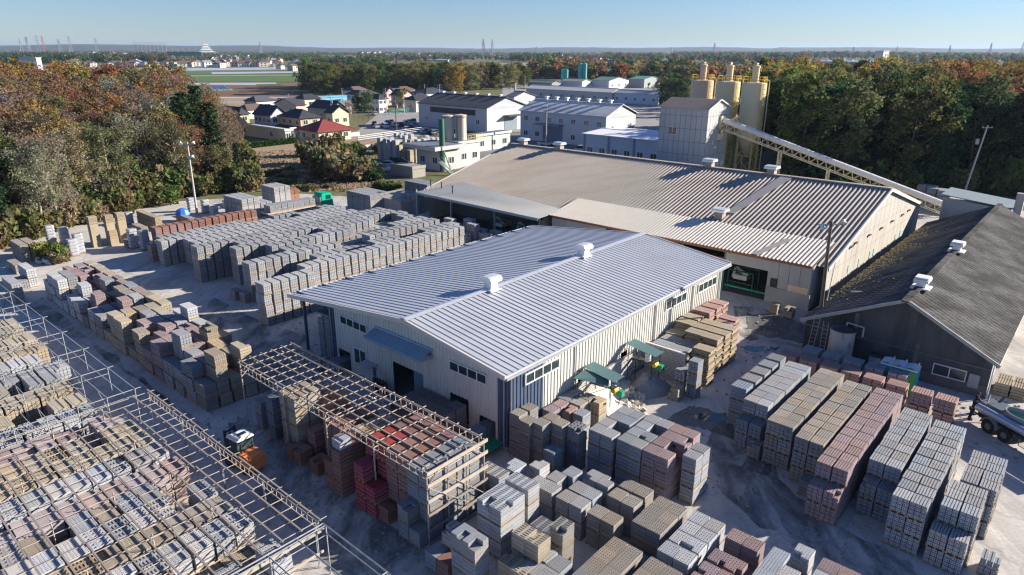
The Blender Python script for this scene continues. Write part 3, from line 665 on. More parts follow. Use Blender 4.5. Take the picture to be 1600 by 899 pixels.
# ================================================================== TOWER, SILOS, CONVEYOR
M_tower = mat('tower_cement_panels', (0.42, 0.43, 0.43), 0.8, 0.10, 0.8, stain=(.30, .30, .30), stain_scale=.6, stain_amt=.3, stretch=(1, 1, .2))
tw = thing_uv('panel_tower', 'tall grey panelled tower with small gabled roof behind the old factory', 'tower', 82, 27.8)
TT = lambda u: 15.5 + 1.3 * (1 - abs(u - 4) / 4)
part(tw, 'wall', mat('dark_joint', (.15, .15, .16), .9), lambda mb: mb.box(0, 0, 0, 8, 9.1, 15.45))
TR = [0, 3.2, 5.4, 7.6, 9.8, 12.0, 14.2, 17]
panels(tw, 'v', 0, -1, 0, 9.1, 1.0, TR, lambda s: 15.5, M_tower)
panels(tw, 'u', 0, -1, 0, 8, 1.0, TR, lambda s: TT(s), M_tower)
M_dkroof = mat('dark_brown_grey_roof', (0.20, 0.175, 0.16), 0.85, 0.15, 0.6)
def troof(mb):
    for u0, u1 in ((-.3, 4), (8.3, 4)):
        p0, p1 = V3(u0, 0, 15.42), V3(u1, 0, 16.9); B = p1 - p0; L = B.length; B.normalize()
        ribbed(mb, p0, V3(0, 1, 0), B, V3(0, 0, 1), 9.7, lambda s: (0, L), .5, prof(WAVE, .08), s0=-.3)
part(tw, 'roof', M_dkroof, troof)
part(tw, 'gable', M_tower, lambda mb: mb.poly([(0, .02, 15.4), (4, .02, 16.8), (8, .02, 15.4)]))
part(tw, 'roof_edge', mat('pale_rake', (.56, .54, .50), .6), lambda mb: (mb.bar((-.35, -.33, 15.42), (4, -.33, 16.9), .08, .22), mb.bar((4, -.33, 16.9), (8.35, -.33, 15.42), .08, .22)))
window(tw, 'v', -.05, 5.6, 7.2, 10.9, 12.1, 2, -1)
M_silo = mat('cream_silo_paint', (0.66, 0.58, 0.37), 0.45, 0.06, 0.4); M_silo2 = mat('peach_silo_paint', (0.64, 0.48, 0.35), 0.45, 0.06, 0.4)
M_ylrail = mat('yellow_rail', (.62, .42, .05), .5)
sil_tops = [(1098, 126), (1139, 128), (1179.5, 130)]
SILO = []
for i, (px, py) in enumerate(sil_tops):
    x, y = W(px, py, 19.2); u, v = UVof(x, y); SILO.append((u, v))
    sr = thing('silo', ['peach painted cement silo, leftmost of the three tall silos', 'cream cement silo, middle of the three tall silos', 'cream cement silo with outer ladder, rightmost of the three tall silos'][i], 'silo', x, y, 0, TH, 'three tall cement silos')
    m = M_silo2 if i == 0 else M_silo
    part(sr, 'shell', m, lambda mb: mb.lathe([(.3, 5.6), (2.2, 9.4), (2.2, 9.4), (2.2, 12), (2.26, 12), (2.26, 12.12), (2.2, 12.12), (2.2, 15.5), (2.26, 15.5), (2.26, 15.62), (2.2, 15.62), (2.2, 19.1), (2.1, 19.25), (.01, 19.5)], n=32), smooth=False)
    part(sr, 'filter_stack', m, lambda mb: (mb.lathe([(.62, 19.3), (.62, 21.9), (.72, 21.9), (.72, 22.2), (.01, 22.45)], n=16), mb.cbox(.2, 0, 22.6, .7, .3, .25)))
    def legs(mb):
        for a in range(4):
            t = math.pi / 4 + a * math.pi / 2; c = (2.0 * math.cos(t), 2.0 * math.sin(t)); t2 = t + math.pi / 2; d = (2.0 * math.cos(t2), 2.0 * math.sin(t2))
            mb.box(c[0] - .16, c[1] - .16, 0, c[0] + .16, c[1] + .16, 9.0)
            for zz in (3.0, 6.0, 8.4): mb.bar((*c, zz), (*d, zz), .16, .2)
            mb.bar((*c, .2), (*d, 3.0), .12, .12); mb.bar((*d, 3.0), (*c, 6.0), .12, .12); mb.bar((*c, 6.0), (*d, 8.4), .12, .12)
    part(sr, 'leg_frame', mat('yellow_cream_frame', (.66, .50, .16), .5, .08), legs)
    def rail(mb):
        for k in range(12):
            t = k * math.pi / 6; mb.tube((2.15 * math.cos(t), 2.15 * math.sin(t), 19.2), (2.15 * math.cos(t), 2.15 * math.sin(t), 20.3), .04, n=4)
            t2 = t + math.pi / 6
            for zz in (19.8, 20.3): mb.tube((2.15 * math.cos(t), 2.15 * math.sin(t), zz), (2.15 * math.cos(t2), 2.15 * math.sin(t2), zz), .05, n=4)
    part(sr, 'guard_rail', M_ylrail, rail)
    def lad(mb):
        for b in (-.22, .22): mb.tube((-1.2 + b, -2.3, 0.5), (-1.2 + b, -2.3, 20.3), .04, n=4)
        for k in range(48): mb.tube((-1.42, -2.3, .9 + k * .4), (-.98, -2.3, .9 + k * .4), .025, n=4)
        for k in range(20): mb.tube((-1.5, -2.32, 2 + k * .9), (-1.5, -2.75, 2 + k * .9), .03, n=4); mb.tube((-1.5, -2.75, 2 + k * .9), (-.9, -2.75, 2 + k * .9), .03, n=4); mb.tube((-.9, -2.75, 2 + k * .9), (-.9, -2.32, 2 + k * .9), .03, n=4)
    part(sr, 'ladder', M_ylrail, lad)
    part(sr, 'fill_pipe', M_silo, lambda mb: (mb.tube((.9, -2.4, .6), (.9, -2.4, 19.6), .1, n=8), mb.tube((.9, -2.4, 19.6), (.5, -1.6, 20.0), .1, n=8)))
cv = thing_uv('belt_conveyor', 'long inclined belt conveyor with white half round cover rising to the panelled tower', 'conveyor', 87.5, 27.6, 0)
ca, cb = V3(0, 0, 12.9), V3(9.0, -35.0, 1.2); cd = (cb - ca).normalized(); cs = cd.cross(Zv).normalized(); cu = cs.cross(cd)
def cover(mb):
    n = 18; L = (cb - ca).length
    for k in range(n):
        s0, s1 = L * k / n, L * (k + 1) / n - .05; pr = []
        for i in range(7):
            t = math.pi * i / 6; pr.append(cs * (.72 * math.cos(t)) + cu * (.62 * math.sin(t) + .35))
        for i in range(6): mb.quad(tuple(ca + cd * s0 + pr[i]), tuple(ca + cd * s1 + pr[i]), tuple(ca + cd * s1 + pr[i + 1]), tuple(ca + cd * s0 + pr[i + 1]))
part(cv, 'cover', mat('white_cover', (.66, .67, .68), .4, .05), cover, smooth=False)
def truss(mb):
    L = (cb - ca).length; n = 26
    for sgn in (-1, 1):
        for off in (.25, -.95): mb.bar(tuple(ca + cs * .75 * sgn + cu * off), tuple(cb + cs * .75 * sgn + cu * off), .12, .14)
        for k in range(n):
            p = ca + cd * (L * k / n); q = ca + cd * (L * (k + .5) / n); r_ = ca + cd * (L * (k + 1) / n)
            mb.bar(tuple(p + cs * .75 * sgn - cu * .95), tuple(q + cs * .75 * sgn + cu * .25), .08, .08); mb.bar(tuple(q + cs * .75 * sgn + cu * .25), tuple(r_ + cs * .75 * sgn - cu * .95), .08, .08)
        for zz in (.7, 1.1): mb.tube(tuple(ca + cs * 1.25 * sgn + cu * (zz - .3)), tuple(cb + cs * 1.25 * sgn + cu * (zz - .3)), .03, n=4)
part(cv, 'truss', M_silo, truss)
part(cv, 'walkway', M_silo, lambda mb: mb.bar(tuple(ca - cs * 1.05 - cu * .1), tuple(cb - cs * 1.05 - cu * .1), .6, .06))
def csup(mb):
    for f in (.28, .5, .74):
        p = ca + (cb - ca) * f
        for sgn in (-1, 1): mb.bar((p.x + .6 * sgn, p.y, 0), (p.x + .6 * sgn, p.y, p.z - .9), .25, .25)
        for zz in np.arange(1, p.z - 1.5, 1.2): mb.bar((p.x - .6, p.y, zz), (p.x + .6, p.y, zz), .08, .08)
part(cv, 'support_column', M_silo, csup)
part(cv, 'head_box', M_silo, lambda mb: (mb.cbox(-.1, .9, 13.1, 1.7, 2.2, 2.0), mb.cbox(-.9, -.1, 10.6, 1.2, 1.0, 1.0)))
part(cv, 'platform_rail', M_ylrail, lambda mb: (mb.bar((-1.6, -.6, 11.9), (1.2, -.6, 11.9), .06, .06), mb.bar((-1.6, -.6, 11.3), (1.2, -.6, 11.3), .06, .06), mb.bar((-1.6, -.6, 10.8), (-1.6, -.6, 11.9), .06, .06)))
for px, b, tp in ((1213, 290, 232), (1232, 285, 205), (1316, 315, 282)):
    x, y = W(px, b, 0); t = thing('thin_pole', 'thin grey pole standing %s' % {1213: 'behind the factory ridge below the conveyor', 1232: 'between the conveyor and the dark wood', 1316: 'beside the conveyor above the factory gable'}[px], 'pole', x, y)
    part(t, 'shaft', M_galv, lambda mb: mb.tube((0, 0, 0), (.3, 0, max(4, hgt(x, y, tp))), .09, .06))

# ================================================================== DARK SHED
M_shedroof = mat('dark_slate_roof', (0.045, 0.045, 0.046), 0.95, 0.3, 0.5, col2=(0.10, 0.10, 0.10), stretch=(.35, 1, 1, -TH), fine=.4, fscale=7, bump=.4, spec=0.15)
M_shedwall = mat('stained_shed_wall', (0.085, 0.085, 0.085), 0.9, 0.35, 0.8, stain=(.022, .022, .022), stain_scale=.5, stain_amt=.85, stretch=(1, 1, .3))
sh = thing_uv('old_shed', 'long dark weathered shed with mossy blackened roof at the right', 'shed', 29.6, -22.3)
SV, SL, SRV = 13.7, 47.0, 6.4; SE, SA = 3.1, 6.4
def sz(v): return SE + (SA - SE) * (v / SRV) if v <= SRV else SA - (SA - 2.9) * (v - SRV) / (SV - SRV)
def sroof(mb):
    for v0, v1 in ((-.4, SRV), (SV + .4, SRV)):
        p0, p1 = V3(-.3, v0, sz(max(0, min(SV, v0))) - .15), V3(-.3, v1, SA); B = p1 - p0; L = B.length; B.normalize()
        nst = 12
        for i in range(nst):                                   # overlapping courses of sheets, each a little proud of the one below
            q0, q1 = L * i / nst, L * (i + 1) / nst + .06
            a = p0 + B * q0 + V3(0, 0, .05); b = p0 + B * q1 + V3(0, 0, .015)
            Bd = (b - a); LL = Bd.length; Bd.normalize()
            ribbed(mb, a, V3(1, 0, 0), Bd, V3(0, 0, 1), SL + .6, lambda s: (0, LL), .62, prof(WAVE, .045))
part(sh, 'roof', M_shedroof, sroof)
def moss():
    rr = random.Random(4); mb = MB()
    for k in range(1500):
        u = rr.betavariate(2, 1.6) * 40 + 3; vv = SV + .3 - abs(rr.gauss(0, 1.5)) * (0.4 + .6 * math.sin(u * .4) ** 2)
        if vv < SRV + .5: continue
        s = rr.uniform(.06, .28); z = sz(min(SV, vv)) + .075
        mb.cbox(u, vv, z, s, s * .5, .06, rr.uniform(0, 3))
    return mb
o = moss().build('moss', mat('yellow_moss', (.15, .125, .05), .95, .4, 1.5), sh); stuff(o)
part(sh, 'ridge_cap', M_shedroof, lambda mb: [mb.cbox(-.2 + i * 1.5, SRV, SA + .12, 1.42, .55, .13) for i in range(32)])
part(sh, 'rake_board', mat('mossy_rake', (.34, .34, .32), .8, .2), lambda mb: (mb.bar((-.36, -.45, SE - .22), (-.36, SRV, SA + .04), .12, .26), mb.bar((-.36, SRV, SA + .04), (-.36, SV + .45, 2.72), .12, .26)))
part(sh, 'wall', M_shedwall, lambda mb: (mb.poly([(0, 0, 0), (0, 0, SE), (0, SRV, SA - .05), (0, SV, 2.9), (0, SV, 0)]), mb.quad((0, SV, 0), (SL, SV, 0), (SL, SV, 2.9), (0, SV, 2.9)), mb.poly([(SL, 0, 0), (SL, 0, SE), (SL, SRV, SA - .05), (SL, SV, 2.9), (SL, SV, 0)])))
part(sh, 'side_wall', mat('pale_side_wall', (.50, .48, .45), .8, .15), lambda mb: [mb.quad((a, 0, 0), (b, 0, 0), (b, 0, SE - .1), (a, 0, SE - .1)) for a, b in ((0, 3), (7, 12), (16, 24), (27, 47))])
part(sh, 'wall_band', mat('concrete_band', (.13, .13, .125), .9, .3), lambda mb: (mb.box(-.08, 0, 2.3, 0, SV, 2.42), mb.box(-.06, 0, 0, 0, 8.2, .95), mb.box(-.07, 4.9, 0, 0, 5.2, 3.0), mb.box(-.07, 9.6, 0, 0, 9.9, 4.4)))
window(sh, 'v', -.03, 1.5, 3.7, .95, 1.75, 2, -1)
part(sh, 'wall_board', mat('grey_board', (.34, .34, .34), .8), lambda mb: mb.box(-.08, .6, .6, -.01, 1.3, 1.7))
part(sh, 'drain_pipe', M_white, lambda mb: mb.tube((-.1, -.1, 0), (-.1, -.1, 2.9), .06))
for k, (u, v, lab) in enumerate([(48.2, -16, 'white hooded vent on the dark shed ridge, farther one'), (33.6, -16, 'white hooded vent on the dark shed ridge, nearer the front gable')]):
    t = thing_uv('roof_vent', lab, 'roof vent', u, v, 6.4, 0, 'vents on the dark shed roof')
    part(t, 'base', M_white, lambda mb: (mb.box(-.35, -.35, -.1, .35, .35, .6), mb.box(-.7, -.7, .0, .7, .7, .12)))
    part(t, 'hood', M_white, lambda mb: (mb.box(-.75, -.55, .6, .75, .55, .85), mb.box(-.55, -.5, .855, .55, .5, 1.0)))
x, y = W(1350, 456, 4.0)
o = part(None, 'plastic_pipe', M_white, lambda mb: mb.tube((0, 0, 0), (1.9, -.5, .1), .09, n=8)); o.location = (x - 1.2, y, hgt(x, y, 456)); tag(o, 'short white pipe lying on the mossy left slope of the dark shed', 'pipe')
sh2 = thing_uv('roof_shed', 'small pale clad shed with blue grey roof behind the dark shed ridge', 'shed', 80, -17)
part(sh2, 'wall', mat('pale_clad', (.42, .44, .42), .6, .1), lambda mb: ribbed(mb, V3(0, 0, 0), V3(0, 1, 0), Zv, V3(-1, 0, 0), 8, lambda s: (0, 5.2 + s * .1), .4, prof(TRAP, .05)))
part(sh2, 'side_wall', M_tower, lambda mb: mb.box(0.02, 0, 0, 6, 8, 5.1)); part(sh2, 'roof', mat('bluegrey', (.2, .25, .28), .6), lambda mb: mb.cbox(3, 4, 5.9, 6.6, 8.6, .12, 0, 0, (.1, 0)))
part(sh2, 'flue', M_oldwall, lambda mb: mb.box(-.3, -1.0, 0, .5, -.1, 7.6))
# rear strip of dry grass between hall and shed
rr = random.Random(9); mb = MB()
for k in range(1800):
    u = 34 + 42 * rr.random(); v = -7.1 - rr.random() * 1.0; a = rr.uniform(0, 3.1); h = rr.uniform(.25, .7); w = .05
    mb.quad((u - w * math.cos(a), v - w * math.sin(a), 0), (u + w * math.cos(a), v + w * math.sin(a), 0), (u + w * math.cos(a) + rr.uniform(-.2, .2), v + rr.uniform(-.2, .2), h), (u - w * math.cos(a) + rr.uniform(-.2, .2), v, h * .9))
o = mb.build('dry_grass', mat('straw_grass', (.36, .28, .13), .95, .3)); o.location = (*O0, 0); o.rotation_euler = (0, 0, TH); tag(stuff(o), 'dry straw grass growing in the gap between factory gable and dark shed', 'grass')
# tank, ladders, toilets
tk = thing_uv('water_tank', 'rusty white cylindrical tank with dark domed lid against the dark shed', 'tank', 28.2, -12.0)
part(tk, 'drum', mat('rusty_white_tank', (.42, .39, .36), .7, .15, 1.5, stain=(.09, .045, .03), stain_scale=.9, stain_amt=.9, stretch=(1, 1, .35)), lambda mb: mb.lathe([(.95, 0), (.95, 3.2), (1.0, 3.2), (1.0, 3.26)], n=28))
part(tk, 'lid', M_black, lambda mb: mb.lathe([(1.0, 3.27), (.8, 3.5), (.4, 3.62), (.01, 3.66)], n=28), smooth=True)
part(tk, 'overflow_pipe', M_galv, lambda mb: (mb.tube((0, -.2, 3.6), (0, -.2, 3.9), .06), mb.tube((0, -.2, 3.9), (0, -1.5, 3.8), .06), mb.tube((0, -1.5, 3.8), (0, -1.5, 3.0), .07)))
def ladder(parent, a, b, w, name='ladder', m=None):
    def f(mb):
        A = V3(*a); B = V3(*b); side = V3(0, w / 2, 0)
        for s in (-1, 1): mb.tube(tuple(A + side * s), tuple(B + side * s), .025, n=5)
        n = int((B - A).length / .33)
        for k in range(1, n): p = A + (B - A) * k / n; mb.tube(tuple(p - side), tuple(p + side), .018, n=4)
    return part(parent, name, m or M_galv, f)
ladder(tk, (-.2, 1.35, 0), (-.2, 1.35, 3.6), .4)
t = thing_uv('ladder', 'tall aluminium ladder leaning on the left end of the dark shed', 'ladder', 28.9, -9.6); ladder(t, (-.7, 0, 0), (0.3, 0, 3.6), .45, 'rails')
t = thing_uv('rain_barrel', 'short grey drum against the dark shed wall right of the tank', 'barrel', 28.6, -14.6)
part(t, 'drum', M_oldwall, lambda mb: mb.lathe([(.4, 0), (.4, 1.5), (.01, 1.5)], n=18)); part(t, 'lid', M_black, lambda mb: mb.lathe([(.45, 1.51), (.3, 1.7), (.01, 1.72)], n=18))
M_turq = mat('turquoise_plastic', (.02, .33, .36), .45, .05); M_lime = mat('lime_panel', (.12, .45, .08), .5)
wr = mat('white_roof_plastic', (.62, .67, .70), .4, .05)
for k in range(3):
    v0 = -18.15 + k * .86
    t = thing_uv('portable_toilet', 'turquoise portable toilet with white roof, %s of the row of three' % ['rightmost', 'middle', 'leftmost'][k], 'toilet', 25.8, v0, 0, 0, 'portable toilets by the dark shed')
    part(t, 'cabin', M_turq, lambda mb: mb.box(0, .01, .05, 1.25, .84, 2.2))
    part(t, 'door', M_lime if k != 2 else M_turq, lambda mb: mb.box(-.04, .12, .1, -.001, .74, 2.05))
    part(t, 'roof', wr, lambda mb: (mb.box(-.08, -.02, 2.2, 1.32, .86, 2.28), mb.poly([(-.05, .02, 2.281), (1.3, .02, 2.281), (1.2, .42, 2.42), (.05, .42, 2.42)]), mb.poly([(.05, .42, 2.42), (1.2, .42, 2.42), (1.3, .84, 2.281), (-.05, .84, 2.281)])))
    part(t, 'vent_pipe', M_white, lambda mb: mb.tube((1.1, .15, 2.2), (1.1, .15, 2.55), .05))
# ================================================================== PALLETS OF CONCRETE BLOCKS
CL = dict(gray=(.25, .26, .275), lgray=(.31, .32, .335), white=(.41, .425, .445), tan=(.34, .285, .205), ltan=(.365, .325, .255), gtan=(.285, .26, .225),
          pink=(.31, .235, .235), rose=(.38, .25, .225), mauve=(.36, .31, .315), red=(.29, .05, .048), brown=(.25, .13, .10), orange=(.50, .22, .11),
          dark=(.13, .14, .155), slate=(.20, .22, .245), redbrown=(.24, .13, .105), oldwood=(.21, .185, .17))
CN = dict(gray='grey', lgray='pale', white='white', tan='tan', ltan='sandy', gtan='taupe', pink='pink', rose='rosy', mauve='mauve',
          red='scarlet', brown='brown', orange='orange', dark='charcoal', slate='slate', redbrown='maroon', oldwood='weathered')
def face(mb, f, a0, a1, b0, b1, holes, d, n):
    """planar face with recessed pits; f(a,b,depth)->xyz"""
    q = lambda A0, A1, B0, B1, z=0: mb.quad(f(A0, B0, z), f(A1, B0, z), f(A1, B1, z), f(A0, B1, z))
    if not holes: q(a0, a1, b0, b1); return
    p = a0
    for h0, h1, g0, g1 in holes:
        q(p, h0, b0, b1); q(h0, h1, b0, g0); q(h0, h1, g1, b1); p = h1
        mb.quad(f(h0, g0, 0), f(h0, g1, 0), f(h0, g1, d), f(h0, g0, d)); mb.quad(f(h1, g0, 0), f(h1, g1, 0), f(h1, g1, d), f(h1, g0, d))
        mb.quad(f(h0, g0, 0), f(h1, g0, 0), f(h1, g0, d), f(h0, g0, d)); mb.quad(f(h0, g1, 0), f(h1, g1, 0), f(h1, g1, d), f(h0, g1, d))
        q(h0, h1, g0, g1, d)
    q(p, a1, b0, b1)
def hs(a0, a1, b0, b1, n, fw, fh):
    w = (a1 - a0) / n; c = (b0 + b1) / 2; hh = (b1 - b0) * fh / 2
    return [(a0 + w * (i + .5) - w * fw / 2, a0 + w * (i + .5) + w * fw / 2, c - hh, c + hh) for i in range(n)]
SPEC = {  # nx, ny, courses, top holes (n, fw, fh), x-face holes, y-face holes, gap
    'rib': (2, 3, 4, (1, .98, .15), (2, .24, .42), None, .034), 'dot': (3, 6, 4, (2, .52, .56), (1, .34, .66), None, .02),
    'slot': (6, 2, 4, (1, .55, .72), (1, .0, 0), (1, .42, .42), .010), 'paver': (5, 4, 7, None, None, None, .006),
    'brick': (3, 4, 5, None, (1, .35, .4), (1, .25, .35), .02), 'plank': (1, 8, 9, None, None, None, .055),
    'curb': (2, 9, 2, None, (1, .45, .6), None, .024), 'hole': (3, 3, 4, (1, .45, .45), (1, .4, .45), (1, .4, .45), .012)}
COURSE = {}
def course(typ, L, Wd, h, seed, drop):
    key = (typ, round(L, 2), round(Wd, 2), round(h, 3), seed, drop)
    if key in COURSE: return COURSE[key]
    nx, ny, nc, tp, fx, fy, g = SPEC[typ]
    if Wd > 1.3: ny = int(ny * Wd / .82)
    rr = random.Random(hash((typ, seed, drop)) % 99991 if False else seed * 31 + len(typ) * 7 + drop * 101 + int(L * 100))
    mb = MB(); bx, by = L / nx, Wd / ny
    cut = None
    if drop: cut = (rr.choice([0, 1]), rr.choice([0, 1]), rr.uniform(.25, .7), rr.uniform(.3, .8))
    for i in range(nx):
        for j in range(ny):
            if cut:
                fi = (i + .5) / nx; fj = (j + .5) / ny
                if cut[0]: fi = 1 - fi
                if cut[1]: fj = 1 - fj
                if fi < cut[2] and fj < cut[3]: continue
            if typ == 'plank': jz = 0
            jx, jy = rr.uniform(-g, g) * .6, rr.uniform(-g, g) * .5
            gx_ = .006 if typ in ('rib', 'dot') else g; x0, x1 = -L / 2 + i * bx + gx_ / 2 + jx * .3, -L / 2 + (i + 1) * bx - gx_ / 2 + jx * .3
            y0, y1 = -Wd / 2 + j * by + g / 2 + jy * .3, -Wd / 2 + (j + 1) * by - g / 2 + jy * .3
            z0, z1 = 0.0, h - (.06 if typ == 'curb' else .034 if typ in ('rib', 'brick', 'slot', 'curb', 'hole', 'dot') else .014) - rr.uniform(0, .005)
            th = hs(x0, x1, y0, y1, tp[0], tp[1], tp[2]) if tp else None
            face(mb, lambda a, b, d: (a, b, z1 - d), x0, x1, y0, y1, th, .12, 0)
            hx = hs(y0, y1, z0, z1, fx[0], fx[1], fx[2]) if fx and fx[1] > 0 else None
            hy = hs(x0, x1, z0, z1, fy[0], fy[1], fy[2]) if fy and fy[1] > 0 else None
            if typ == 'slot' : hx = hs(y0, y1, z0, z1, 3, .28, .32)
            face(mb, lambda a, b, d: (x0 + d, a, b), y0, y1, z0, z1, hx if i == 0 else None, .08, 0)
            face(mb, lambda a, b, d: (x1 - d, a, b), y0, y1, z0, z1, hx if i == nx - 1 else None, .08, 0)
            face(mb, lambda a, b, d: (a, y0 + d, b), x0, x1, z0, z1, hy if j == 0 else None, .08, 0)
            face(mb, lambda a, b, d: (a, y1 - d, b), x0, x1, z0, z1, hy if j == ny - 1 else None, .08, 0)
    me = mb.mesh('block_course', [M_conc if typ != 'plank' else M_conc]); COURSE[key] = me
    return me
PALM = {}
def pallet_mesh(L, Wd):
    k = (round(L, 2), round(Wd, 2))
    if k not in PALM:
        mb = MB()
        for y in (-Wd / 2, -.05, Wd / 2 - .1): mb.box(-L / 2, y, 0, L / 2, y + .1, .08)
        n = 6
        for i in range(n): x = -L / 2 + i * (L - .11) / (n - 1); mb.box(x, -Wd / 2 - .01, .081, x + .11, Wd / 2 + .01, .105)
        PALM[k] = mb.mesh('pallet', [M_wood])
    return PALM[k]
STRM = {}
def strap_mesh(L, Wd):
    k = (round(L, 2), round(Wd, 2))
    if k not in STRM:
        mb = MB(); e = .006
        for z in (.23, .49, .75):
            for a, b in (((-L / 2 - e, -Wd / 2 - e), (L / 2 + e, -Wd / 2 - e)), ((L / 2 + e, -Wd / 2 - e), (L / 2 + e, Wd / 2 + e)), ((L / 2 + e, Wd / 2 + e), (-L / 2 - e, Wd / 2 + e)), ((-L / 2 - e, Wd / 2 + e), (-L / 2 - e, -Wd / 2 - e))):
                mb.quad((*a, z), (*b, z), (*b, z + .016), (*a, z + .016))
        STRM[k] = mb.mesh('strap', [M_strap])
    return STRM[k]
PAL = []
TIER = 1.03
def pal(u, v, t, T, L, Wd, typ, col, desc, kind='block_pallet', partial=False, rot=0.0, tier=None, wrap=False, z0=0.0):
    if kind == 'block_pallet': kind = {'rib': 'solid_block_pallet', 'dot': 'hollow_block_pallet', 'slot': 'hollow_block_pallet', 'hole': 'hollow_block_pallet', 'brick': 'brick_pallet', 'curb': 'curb_stone_pallet'}[typ]
    PAL.append(dict(u=u, v=v, t=t, T=T, L=L, W=Wd, typ=typ, col=col, desc=desc, kind=kind, partial=partial, rot=rot, tier=tier or TIER, wrap=wrap, z0=z0))
TN = {1: ['single'], 2: ['lower', 'upper'], 3: ['bottom', 'middle', 'top'], 4: ['bottom', 'second', 'third', 'top']}
def tn(t, T):
    if T in TN: return TN[T][t]
    return 'top' if t == T - 1 else ('bottom' if t == 0 else ordn(t))
def grid(desc, u0, nu, v0, nv, T, typ, col, du=1.0, dv=.86, L=.93, Wd=.82, tf=None, cf=None, kind='block_pallet', jit=.02, tier=None, pf=None, rows='row', z0=0.0):
    for i in range(nu):
        for j in range(nv):
            n = tf(i, j) if tf else T
            c = cf(i, j) if cf else col
            uu, vv = u0 + du * (i + .5), v0 - dv * (j + .5)
            ju, jv = R.uniform(-jit, jit), R.uniform(-jit, jit)
            for t in range(n):
                cc = '' if nv == 1 else (', %s' % (['left', 'right'][j] if nv == 2 else ordn(j) + ' across'))
                rw = '' if nu == 1 else ', %s along' % ordn(i)
                d = ('%s{noun}, %s%s%s, %s' % (CN[c] + ' ', tn(t, n), cc, rw, desc))
                pal(uu + ju + R.uniform(-.008, .008), vv + jv + R.uniform(-.008, .008), t, n, L, Wd, typ, c, d, kind, bool(pf and pf(i, j) and t == n - 1), R.uniform(-.012, .012), tier, z0=z0)
# --- right front rows
grid('broad stacks left of the long grey rows', 12.8, 5, -9.2, 1, 3, 'dot', 'gray', du=1.5, dv=1.2, L=1.15, Wd=1.12)
grid('first long grey row from the left', 11.6, 8, -10.72, 2, 3, 'rib', 'lgray')
grid('low end of the first grey row', 10.6, 1, -10.75, 2, 2, 'rib', 'slate')
grid('in front of the first grey row', 9.9, 1, -11.95, 1, 1, 'rib', 'gray', pf=lambda i, j: True)
grid('long tan row between the grey rows', 10.0, 10, -12.92, 2, 3, 'rib', 'gtan')
grid('grey brown row beside the pink row', 9.2, 10, -14.95, 2, 3, 'rib', 'gtan')
grid('in front of the grey brown row', 8.1, 1, -15.9, 1, 1, 'dot', 'gray', pf=lambda i, j: True)
grid('long pink row', 7.4, 12, -16.85, 2, 3, 'rib', 'mauve', cf=lambda i, j: 'pink')
grid('low front end of the long pink row', 6.4, 1, -16.85, 2, 2, 'rib', 'pink', pf=lambda i, j: j == 1)
grid('grey row right of the pink row', 9.6, 8, -19.0, 2, 3, 'rib', 'lgray')
grid('low front end right of the pink row', 8.6, 1, -19.0, 2, 2, 'rib', 'gray', pf=lambda i, j: j == 0)
grid('longest grey row near the truck', 6.8, 10, -20.88, 2, 3, 'rib', 'lgray', du=1.04)
grid('rightmost grey row', 7.6, 3, -22.95, 2, 3, 'rib', 'lgray')
grid('low front end of the rightmost grey row', 6.6, 1, -22.85, 2, 2, 'rib', 'lgray')
grid('rear half of the rightmost grey row', 10.75, 4, -23.3, 2, 3, 'rib', 'lgray')
grid('at the right edge beside the last grey row', 7.5, 1, -25.1, 1, 1, 'rib', 'gray', pf=lambda i, j: True)
grid('cross row before the dark shed', 22.6, 1, -8.85, 8, 2, 'rib', 'rose', du=1.2, dv=1.57, L=1.1, Wd=1.32, rows='pallet')
grid('grey cross row against the dark shed', 24.7, 1, -9.85, 5, 2, 'rib', 'lgray', du=1.2, dv=1.6, L=1.1, Wd=1.32, tf=lambda i, j: 2)
grid('behind the truck at the right edge', 30.7, 2, -22.55, 2, 1, 'rib', 'tan', du=1.2, dv=1.05, L=1.1, Wd=1.0)
grid('beside the factory doorway wall', 36.2, 1, -2.9, 1, 1, 'brick', 'ltan', kind='block_pallet'); grid('lying low right of the factory doorway', 36.0, 1, -4.4, 1, 1, 'brick', 'tan', pf=lambda i, j: True)
# --- beside the sunny wall (overhanging curb stones)
def sunny(desc, u0, nu, v0, nv, col, tf):
    grid(desc, u0, nu, v0, nv, 5, 'curb', col, du=1.38, dv=1.55, L=1.12, Wd=1.42, tf=tf, jit=.06, tier=.62)
sunny('red stones by the far wall corner', 24.5, 3, -.35, 1, 'rose', lambda i, j: 5)
sunny('red stones outside the far corner', 24.3, 2, -2.3, 1, 'rose', lambda i, j: 4)
sunny('brown curb stones along the sunny wall', 19.6, 3, -.35, 1, 'tan', lambda i, j: [4, 5, 5][i])
sunny('brown curb stones, outer column', 19.4, 3, -2.1, 2, 'tan', lambda i, j: 5)
sunny('grey curb stones behind the block wall', 16.8, 2, -.6, 2, 'gray', lambda i, j: [4, 4][i])
sunny('grey curb stones outside the block wall', 17.0, 1, -4.1, 1, 'tan', lambda i, j: 5)
grid('slim stacks at the gravel bay corner', 14.6, 1, -4.0, 2, 2, 'rib', 'gray', dv=1.0, L=.85, Wd=.8, tf=lambda i, j: [2, 3][j]); grid('low broken pallet at the gravel bay', 13.4, 1, -4.3, 1, 1, 'dot', 'ltan', pf=lambda i, j: True)
